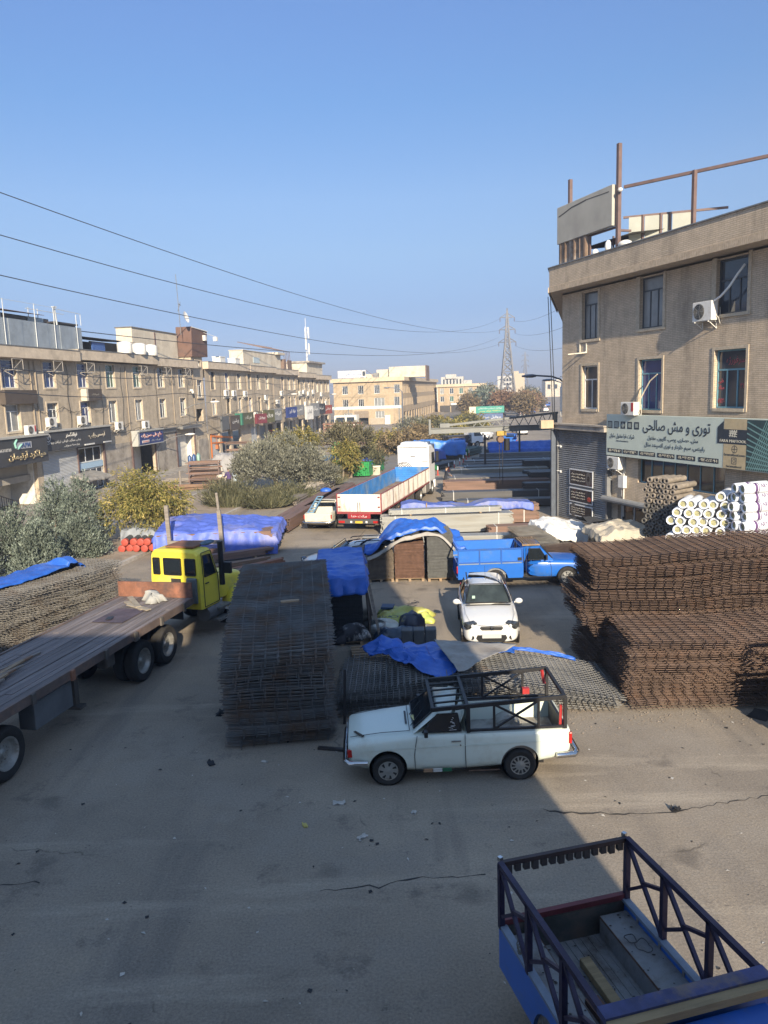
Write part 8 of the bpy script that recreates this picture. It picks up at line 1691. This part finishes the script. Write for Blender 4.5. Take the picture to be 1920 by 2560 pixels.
for k,(x,y,z,w,h,c,lb) in enumerate(((82,430,2.2,11,3.6,(.5,.51,.5),'white billboard far right near the horizon'),(61,300,1.3,2.6,1.1,(.03,.26,.15),'green sign over the far road'),(62,305,2.7,2.3,1.1,(.45,.38,.10),'yellow sign far right above the green one'),(41,240,2.0,2.6,1.2,(.5,.5,.48),'white panel among the dry far trees'))):
    t=thing('billboard',lb,'billboard',(x,y,0),radians(-6)); m=MB(); m.box(-w/2,w/2,0,.3,z,z+h); m.build('board',M('board_far_%d'%k,c,.5,0,.08,.5),t); m=MB(); m.bar((-w*.3,.2,0),(-w*.3,.2,z),.3); m.bar((w*.3,.2,0),(w*.3,.2,z),.3); m.build('post',DKSTEEL,t)
# ================================================================== PEOPLE
SKIN=M('skin',(.42,.26,.18),.6,0,.05,5); HAIR=M('hair_dark',(.02,.016,.013),.7)
def person(label,loc,rz,jacket,trousers,arms,walk=.0,lean=0):
    t=thing('person',label,'person',loc,rz)
    Vx={}; E_=[]
    def v(n,p,r): Vx[n]=(p,r)
    v('pel',(0,0,.95),.135); v('wai',(0.01+lean*.1,0,1.12),.125); v('che',(.02+lean*.25,0,1.32),.150); v('nek',(.02+lean*.4,0,1.475),.058); v('hd0',(.035+lean*.45,0,1.56),.072); v('hd1',(.045+lean*.5,0,1.66),.098); v('hd2',(.03+lean*.5,0,1.745),.072)
    E_+= [('pel','wai'),('wai','che'),('che','nek'),('nek','hd0'),('hd0','hd1'),('hd1','hd2')]
    for s,nm in ((1,'l'),(-1,'r')):
        st=walk*s
        v('hip'+nm,(0,s*.09,.90),.105); v('kne'+nm,(.05+st*.5,s*.10,.50),.070); v('ank'+nm,(-.02+st,s*.10,.09),.050); v('toe'+nm,(.17+st,s*.12,.04),.040)
        E_+=[('pel','hip'+nm),('hip'+nm,'kne'+nm),('kne'+nm,'ank'+nm),('ank'+nm,'toe'+nm)]
        el,wr=arms[nm]; v('sho'+nm,(.02+lean*.3,s*.19,1.40),.072); v('elb'+nm,el,.050); v('wri'+nm,wr,.036)
        d=(V(wr)-V(el)).normalized(); pm=V(wr)+d*.075; v('pal'+nm,tuple(pm),.034)
        E_+=[('che','sho'+nm),('sho'+nm,'elb'+nm),('elb'+nm,'wri'+nm),('wri'+nm,'pal'+nm)]
        sd=d.cross(V((1,0,.2))).normalized()
        for k in range(4):
            b=pm+sd*(-.03+.02*k)+d*.02; m1=b+d*(.045-.006*abs(k-1.4)); m2=m1+(d+V((.25,0,-.25))).normalized()*.032
            v('fa%d'%k+nm,tuple(b),.0095); v('fb%d'%k+nm,tuple(m1),.009); v('fc%d'%k+nm,tuple(m2),.0075); E_+=[('pal'+nm,'fa%d'%k+nm),('fa%d'%k+nm,'fb%d'%k+nm),('fb%d'%k+nm,'fc%d'%k+nm)]
        b=V(wr)+d*.04-sd*.035; v('ta'+nm,tuple(b),.011); v('tb'+nm,tuple(b-sd*.03+d*.03),.009); E_+=[('wri'+nm,'ta'+nm),('ta'+nm,'tb'+nm)]
    ks=list(Vx); me=bpy.data.meshes.new('body'); me.from_pydata([Vx[k][0] for k in ks],[(ks.index(a),ks.index(b)) for a,b in E_],[])
    o=bpy.data.objects.new('body',me); COL.objects.link(o); o.parent=t
    md=o.modifiers.new('skin','SKIN'); 
    for k,sv in zip(ks,o.data.skin_vertices[0].data): r=Vx[k][1]; sv.radius=(r*(1.0 if k in('che','wai','pel') else 1),r); sv.use_root=(k=='pel')
    for k in ('che','wai','pel'): o.data.skin_vertices[0].data[ks.index(k)].radius=(Vx[k][1]*1.25,Vx[k][1]*.85)
    m2=o.modifiers.new('sub','SUBSURF'); m2.levels=2; m2.render_levels=2; apply_mods(o)
    me=o.data; me.materials.clear()
    for m_ in (jacket,trousers,SKIN,BLK): me.materials.append(m_)
    wl=V(Vx['wril'][0]); wr_=V(Vx['wrir'][0])
    for p in me.polygons:
        c=p.center; h=(c-wl).length<.13 or (c-wr_).length<.13
        hand=h and ((c-wl).dot((wl-V(Vx['elbl'][0])))>0 if (c-wl).length<.13 else (c-wr_).dot(wr_-V(Vx['elbr'][0]))>0)
        p.material_index = 2 if (hand or c.z>1.49) else 3 if c.z<.11 else 1 if c.z<.93 else 0; p.use_smooth=True
    hx=V(Vx['hd1'][0]); f=MB(); f.ball(hx+V((-.018,0,.035)),(.108,.098,.095),12); f.build('hair',HAIR,t,smooth=180)
    f=MB()
    for s in (-1,1): f.ball(hx+V((.088,s*.034,.0)),(.012,.014,.009),8)
    f.build('eyes',BLK,t); f=MB(); f.ball(hx+V((.102,0,-.03)),(.018,.014,.024),8); f.build('nose',SKIN,t,smooth=180); f=MB(); f.cbox(hx+V((.088,0,-.068)),(.012,.045,.008)); f.build('mouth',M('lip',(.25,.10,.08),.6),t)
    f=MB()
    for s in (-1,1): f.ball(hx+V((.0,s*.098,-.01)),(.02,.012,.03),8)
    f.build('ears',SKIN,t,smooth=180)
    return t
JK=M('jacket_navy',(.018,.022,.035),.8,0,.3,6); TRS=M('trousers_dark',(.025,.027,.034),.85,0,.2,6); JP=M('jacket_purple',(.06,.035,.12),.8,0,.3,6)
person('man in a dark jacket, forearms raised, standing behind the left end of the brown bundle',(4.55,55.6,0),radians(10),JK,TRS,{'l':((.14,.24,1.13),(.36,.16,1.12)),'r':((.14,-.24,1.13),(.36,-.14,1.10))},.04,.12)
pp=person('person in purple jacket walking on the side street',(-12.1,60.2,0),radians(100),JP,TRS,{'l':((.10,.30,1.15),(.32,.42,1.08)),'r':((-.02,-.28,1.12),(.10,-.30,.88))},.12,.05)
m=MB(); m.tube([(-.5,0,0),(-.3,0,.02),(0,0,.03),(.35,0,0),(.5,0,-.02)],[.09,.16,.17,.16,.08],12); tag(m.build('sack',M('sack_cream',(.55,.48,.40),.85,0,.15,4),None,(-12.75,60.75,1.05),radians(158),smooth=180),'pale rolled sack under the arm of the person in purple','sack')
# ================================================================== SIDE STREET CLUTTER
def rack(label,x,y,rz,L_,W_,H_,lv,mat,seed,load=BRTUBE):
    rd=random.Random(seed); t=thing('steel_rack',label,'rack',(x,y,0),rz)
    for a in (0,L_):
        for b in (0,W_): m=MB(); m.bar((a,b,0),(a,b,H_),.09); m.build('post',mat,t)
    for k in range(lv):
        z=.25+(H_-.35)*k/max(1,lv-1); m=MB()
        for b in (0,W_): m.bar((0,b,z),(L_,b,z),.08)
        for a in (0,L_): m.bar((a,0,z),(a,W_,z),.07)
        m.build('shelf_frame',mat,t)
        ld=MB()
        for j in range(rd.randint(5,9)): y_=W_*rd.uniform(.02,.95); ld.bar((rd.uniform(-.3,.3),y_,z+.09+.07*(j%3)),(L_+rd.uniform(-.3,.3),y_+rd.uniform(-.1,.1),z+.09+.07*(j%3)),.07)
        o=ld.build('steel_offcuts',load,None); o.location=(x,y,0); o.rotation_euler=(0,0,rz); tag(o,'assorted steel lengths on shelf %s of the %s'%(['one','two','three','four','five'][k],label.split(' on ')[0].split(' before ')[0].split(' by ')[0]),'steel lengths')
    return t
rack('rusty shelf rack full of offcuts on the side street, near the person in purple',-15.9,63.0,radians(6),2.4,1.3,2.0,5,BROWNST,1)
rack('dark shelf rack by the terrace shops behind the large median tree',-17.6,87,radians(8),2.6,1.5,2.0,3,DKSTEEL,2)
rack('long red-brown shelf rack before the centre block gateway',-9.8,132,radians(2),6.5,1.6,2.0,4,M('rack_red_brown',(.22,.09,.06),.7,.1,.2,2),3)
rack('short rusty rack of bars by the yellow scrub, left of the far blue tarpaulin',-3.0,104,radians(4),5.5,1.5,1.6,3,BROWNST,4)
jb=thing('jib_crane','orange jib crane with a sloping boom at the terrace shop front','crane',(-20.2,91,0),LA)
OR=M('crane_orange',(.55,.17,.04),.5,.1,.12,2); m=MB(); m.tube([(0,0,0),(0,0,3.0)],.22,12); m.build('column',OR,jb); m=MB(); m.bar((0,0,2.75),(5.8,-.6,2.2),.22); m.build('boom',OR,jb); m=MB(); m.bar((0,0,1.9),(4.0,-.4,1.75),.16); m.build('lower_boom',OR,jb); m=MB(); m.cbox((1.6,-.2,1.35),(.5,.4,.5)); m.bar((1.6,-.2,1.6),(1.6,-.2,2.5),.05); m.build('hoist',M('hoist_orange_dk',(.35,.12,.04),.6),jb)
jb=thing('jib_crane','red lattice jib with a hanging hoist before the far shops','crane',(-18.6,115,0),LA)
m=MB(); m.tube([(0,0,0),(0,0,2.2)],.2,12); m.build('column',MR,jb); m=MB(); m.bar((0,0,2.1),(5.5,-1.6,1.75),.16); m.bar((0,0,1.55),(5.5,-1.6,1.45),.12)
for k in range(6): f=k/6; m.bar((5.5*f,-1.6*f,2.1-.35*f),(5.5*(f+.08),-1.6*(f+.08),1.55-.1*f),.06)
m.build('boom',MR,jb); m=MB(); m.cbox((.9,-.3,1.1),(.5,.4,.5)); m.bar((.9,-.3,1.2),(.9,-.3,1.6),.05); m.build('hoist',M('hoist_yellow',(.36,.24,.05)),jb)
gh=thing('green_hut','small green kiosk with a window strip beyond the median','hut',(-5.1,79.5,0),radians(-6))
GH=M('hut_green',(.025,.20,.05),.5,0,.15,1.5); m=MB(); m.box(0,2.0,0,1.8,0,2.3); m.build('wall',GH,gh); m=MB(); m.box(-.1,2.1,-.1,1.9,2.3,2.4); m.build('roof',WHITEW,gh); m=MB(); m.box(.15,.7,-.03,-.002,1.25,1.95); m.box(.85,1.7,-.03,-.002,1.25,1.95); m.build('window',GL,gh); m=MB(); m.box(.9,2.9,-.9,-.1,0,1.4); m.build('lower_box',GH,gh)
m=MB(); m.grid([[(k*.06,-.6,.85+.03*(k%2)),(k*.06,.8,1.25+.03*(k%2))] for k in range(58)]); cn=thing('awning','pale corrugated awning in front of the green kiosk','awning',(-6.0,74.6,0),radians(-2)); m.build('roof_sheet',M('sheet_teal_pale',(.36,.45,.44),.5,.1,.1,1),cn)
for a in (.1,3.3): m=MB(); m.bar((a,-.5,0),(a,-.5,.85),.07); m.build('leg',BROWNST,cn)
lw=thing('low_wall','low pale block wall behind the median rubble left of the trailer','wall',(-3.4,67.4,0),radians(6)); m=MB(); m.box(0,3.2,0,.25,0,.75); m.build('blocks',M('wall_blocks',(.45,.40,.33),.9,0,.2,2),lw); m=MB(); m.box(-.05,3.25,-.04,.29,.75,.82); m.build('coping',WHITEW,lw)
crumple('tarpaulin','large dusty grey sheet heaped over goods by the terrace wall','tarpaulin',(-14.3,72.0,0),radians(8),4.2,2.6,1.9,M('sheet_dusty_grey',(.24,.235,.235),.6,0,.25,1,.3,8),5.5,wr=.35)
crumple('sack','big white sack slumped beside the dusty grey sheet','sack',(-14.6,67.6,0),radians(30),1.2,1.0,1.2,M('sack_white',(.42,.39,.33),.8,0,.12,3),7.7,wr=.2)
m=MB(); m.lathe([(0,0),(.22,0),(.3,.75),(.31,.8),(0,.8)],14); m.lathe([(0,.82),(.28,.82),(.22,1.05),(0,1.1)],12); tag(m.build('bin',M('bin_blue_white',(.42,.50,.56),.5,0,.1,2),None,(-12.6,65.4,0),smooth=40),'pale blue bin with a white bag on top, behind the person in purple','bin')
tarp('tarpaulin','grey canvas lean-to sheet at the terrace shops behind the yellow tree',(-23.2,60.2,0),SR,3.8,2.0,lambda x,y:1.2+.5*y/2,(.2,.2,.3,.9),M('canvas_grey',(.26,.245,.22),.8,0,.2,1),51,wr=.08,step=.16)
for k in range(5):
    m=MB(); m.lathe([(0,0),(.20,0),(.21,.1),(.21,.95),(.14,1.1),(.06,1.16),(0,1.3)],12); tag(m.build('gas_cylinder',M('cyl_blue',(.05,.10,.22),.4,.2,.2,3) if k<3 else M('cyl_green',(.22,.36,.30),.45,.2,.2,3),None,lp(30.4+.62*k,1.0+.2*(k%2),.13),smooth=40),'%s gas cylinder in the bright shop doorway, %s from the left'%('dark blue' if k<3 else 'pale green',['first','second','third','fourth','fifth'][k]),'gas cylinder')
for k,(x,y,l,lb) in enumerate(((-17.4,60.6,4.2,'pile of old planks left of the rusty shelf rack'),(-18.8,66.0,3.6,'pile of timber by the terrace wall left of the rack'),(-11.0,97,5,'heap of dark steel lengths on the side street beyond the median tree'),(-8.0,108,6,'heap of rusty lengths before the far shops'))):
    rd=random.Random(k); m=MB()
    for j in range(14): a=rd.uniform(-.12,.12); m.bar((rd.uniform(-.3,.3),rd.uniform(0,1.2),.08+.07*(j//3)),(l+rd.uniform(-.5,.5),rd.uniform(0,1.2),.08+.07*(j//3)),.10)
    tag(m.build('timber_pile' if k<2 else 'steel_pile',[WOODB,WOODG,DKTUBE,BRTUBE][k],None,(x,y,.02),radians(6+4*k)),lb,'pile')
for k,(x,y,h,lb) in enumerate(((-16.4,62.0,1.5,'grey concrete bollard left of the rusty shelf rack'),(-15.6,58.2,.9,'short grey post on the side street kerb'))):
    m=MB(); m.lathe([(0,0),(.10,0),(.09,h),(0,h+.04)],10); tag(m.build('bollard',WOODG,None,(x,y,0),smooth=40),lb,'bollard')
rd=random.Random(8); m=MB()
for k in range(260):
    s=rd.uniform(4,26); o_=rd.uniform(11.2,16.2); p=st(s,o_,.14); r=rd.uniform(.04,.16); m.ball((p.x,p.y,p.z),(r*1.2,r,r*.7),5)
tag(m.build('rubble',M('rubble_stone',(.30,.25,.20),.95,0,.35,2),None),'loose rubble and dry lumps spread along the median soil','rubble',None,'stuff')
crumple('rubble_heap','dry earth and rag heap on the median behind the beams','rubble',(-5.3,58.2,.1),radians(80),6.0,1.6,.5,M('heap_earth',(.30,.265,.22),.95,0,.3,1.2,.6,8),2.8,wr=.25)
# litter on the yard
LIT=M('paper_dirty',(.46,.43,.38),.8,0,.2,6); LITD=M('rag_black',(.02,.02,.022),.8,0,.3,6)
for k,(x,y,w,h_,mt,lb) in enumerate(((-1.0,13.0,.22,.12,LIT,'crumpled paper left of the cream pickup front wheel'),(-.55,11.9,.18,.10,LIT,'paper scrap in front of the cream pickup'),(.35,12.6,.10,.08,LIT,'small white scrap before the cream pickup'),(-1.55,12.3,.12,.08,M('scrap_yellow',(.5,.42,.12),.7),'yellow scrap on the shaded yard'),(-.9,7.9,.10,.07,LIT,'white scrap in the shaded foreground'),(7.55,13.9,.28,.16,M('bag_grey_white',(.40,.37,.33),.7,0,.5,9),'torn grey bag on the sunlit ground at the right'),(8.2,16.1,.55,.42,LITD,'black rag heap at the foot of the lower rusty stack'),(-4.0,17.2,.34,.16,LITD,'black rag on the shaded yard left of the tall dark stack'),(-3.7,14.7,.2,.12,LITD,'dark scrap left of the tall dark stack'),(-2.6,14.7,.14,.07,LIT,'scrap at the foot of the tall dark stack'),(4.9,12.4,.18,.10,LITD,'small dark scrap on the sunlit yard'))):
    m=MB(); rows=[[(w*(i/5-.5)+.02*fbm(i*.9+k,j),h_*(j/4-.5)+.02*fbm(i,j*.9+k),.012+.06*abs(fbm(i*.7+k*3,j*.7))*(1.8 if mt is LITD else 1)) for j in range(5)] for i in range(6)]; m.grid(rows); m.face([rows[0][0][:2]+(.002,),rows[-1][0][:2]+(.002,),rows[-1][-1][:2]+(.002,),rows[0][-1][:2]+(.002,)])
    tag(m.build('rag' if mt is LITD else 'litter',mt,None,(x,y,0),radians(37*k),smooth=180),lb,'litter')
for nm,c_,lb,sd,n_ in (('litter_scraps',LIT,'pale paper scraps strewn over the yard',31,70),('dark_scraps',LITD,'small dark scraps and oil-soaked bits strewn over the yard',32,110)):
    rd=random.Random(sd); m=MB()
    for k in range(n_):
        x,y=rd.uniform(-7,8),rd.uniform(6.5,16); w=rd.uniform(.012,.05); a=rd.uniform(0,6.28); h_=rd.uniform(.3,.9)
        m.face([(x+w*cos(a),y+w*sin(a),.006),(x+w*h_*cos(a+1.7),y+w*h_*sin(a+1.7),.006+w*.3),(x-w*cos(a),y-w*sin(a),.006),(x+w*h_*cos(a-1.5),y+w*h_*sin(a-1.5),.006+w*.15)])
    tag(m.build(nm,c_,None),lb,'litter',None,'stuff')
rd=random.Random(4); m=MB()
for k in range(420):
    x=rd.gauss(5.2,1.6) if k<220 else rd.uniform(-4,9); y=(16.2+rd.gauss(0,.35)) if k<220 else rd.uniform(8,20); r=rd.uniform(.006,.022)*(1.2 if k<220 else .7); m.ball((x,y,r*.4),(r*1.3,r,r*.6),5)
tag(m.build('gravel',M('gravel_stone',(.21,.175,.14),.95,0,.3,5),None),'scattered stones and grit on the yard','gravel',None,'stuff')
# ================================================================== AIR
hz=MB(); hz.box(-3300,3300,-650,3300,-1.0,50)
hm_=bpy.data.materials.new('haze_air'); hm_.use_nodes=True; n_=hm_.node_tree.nodes; n_.remove(n_['Principled BSDF'])
pv=n_.new('ShaderNodeVolumePrincipled'); pv.inputs['Color'].default_value=(.80,.87,1.0,1); pv.inputs['Density'].default_value=HAZE; pv.inputs['Anisotropy'].default_value=.2
hm_.node_tree.links.new(pv.outputs[0],n_['Material Output'].inputs['Volume'])
tag(hz.build('haze',hm_,None),kind='stuff')
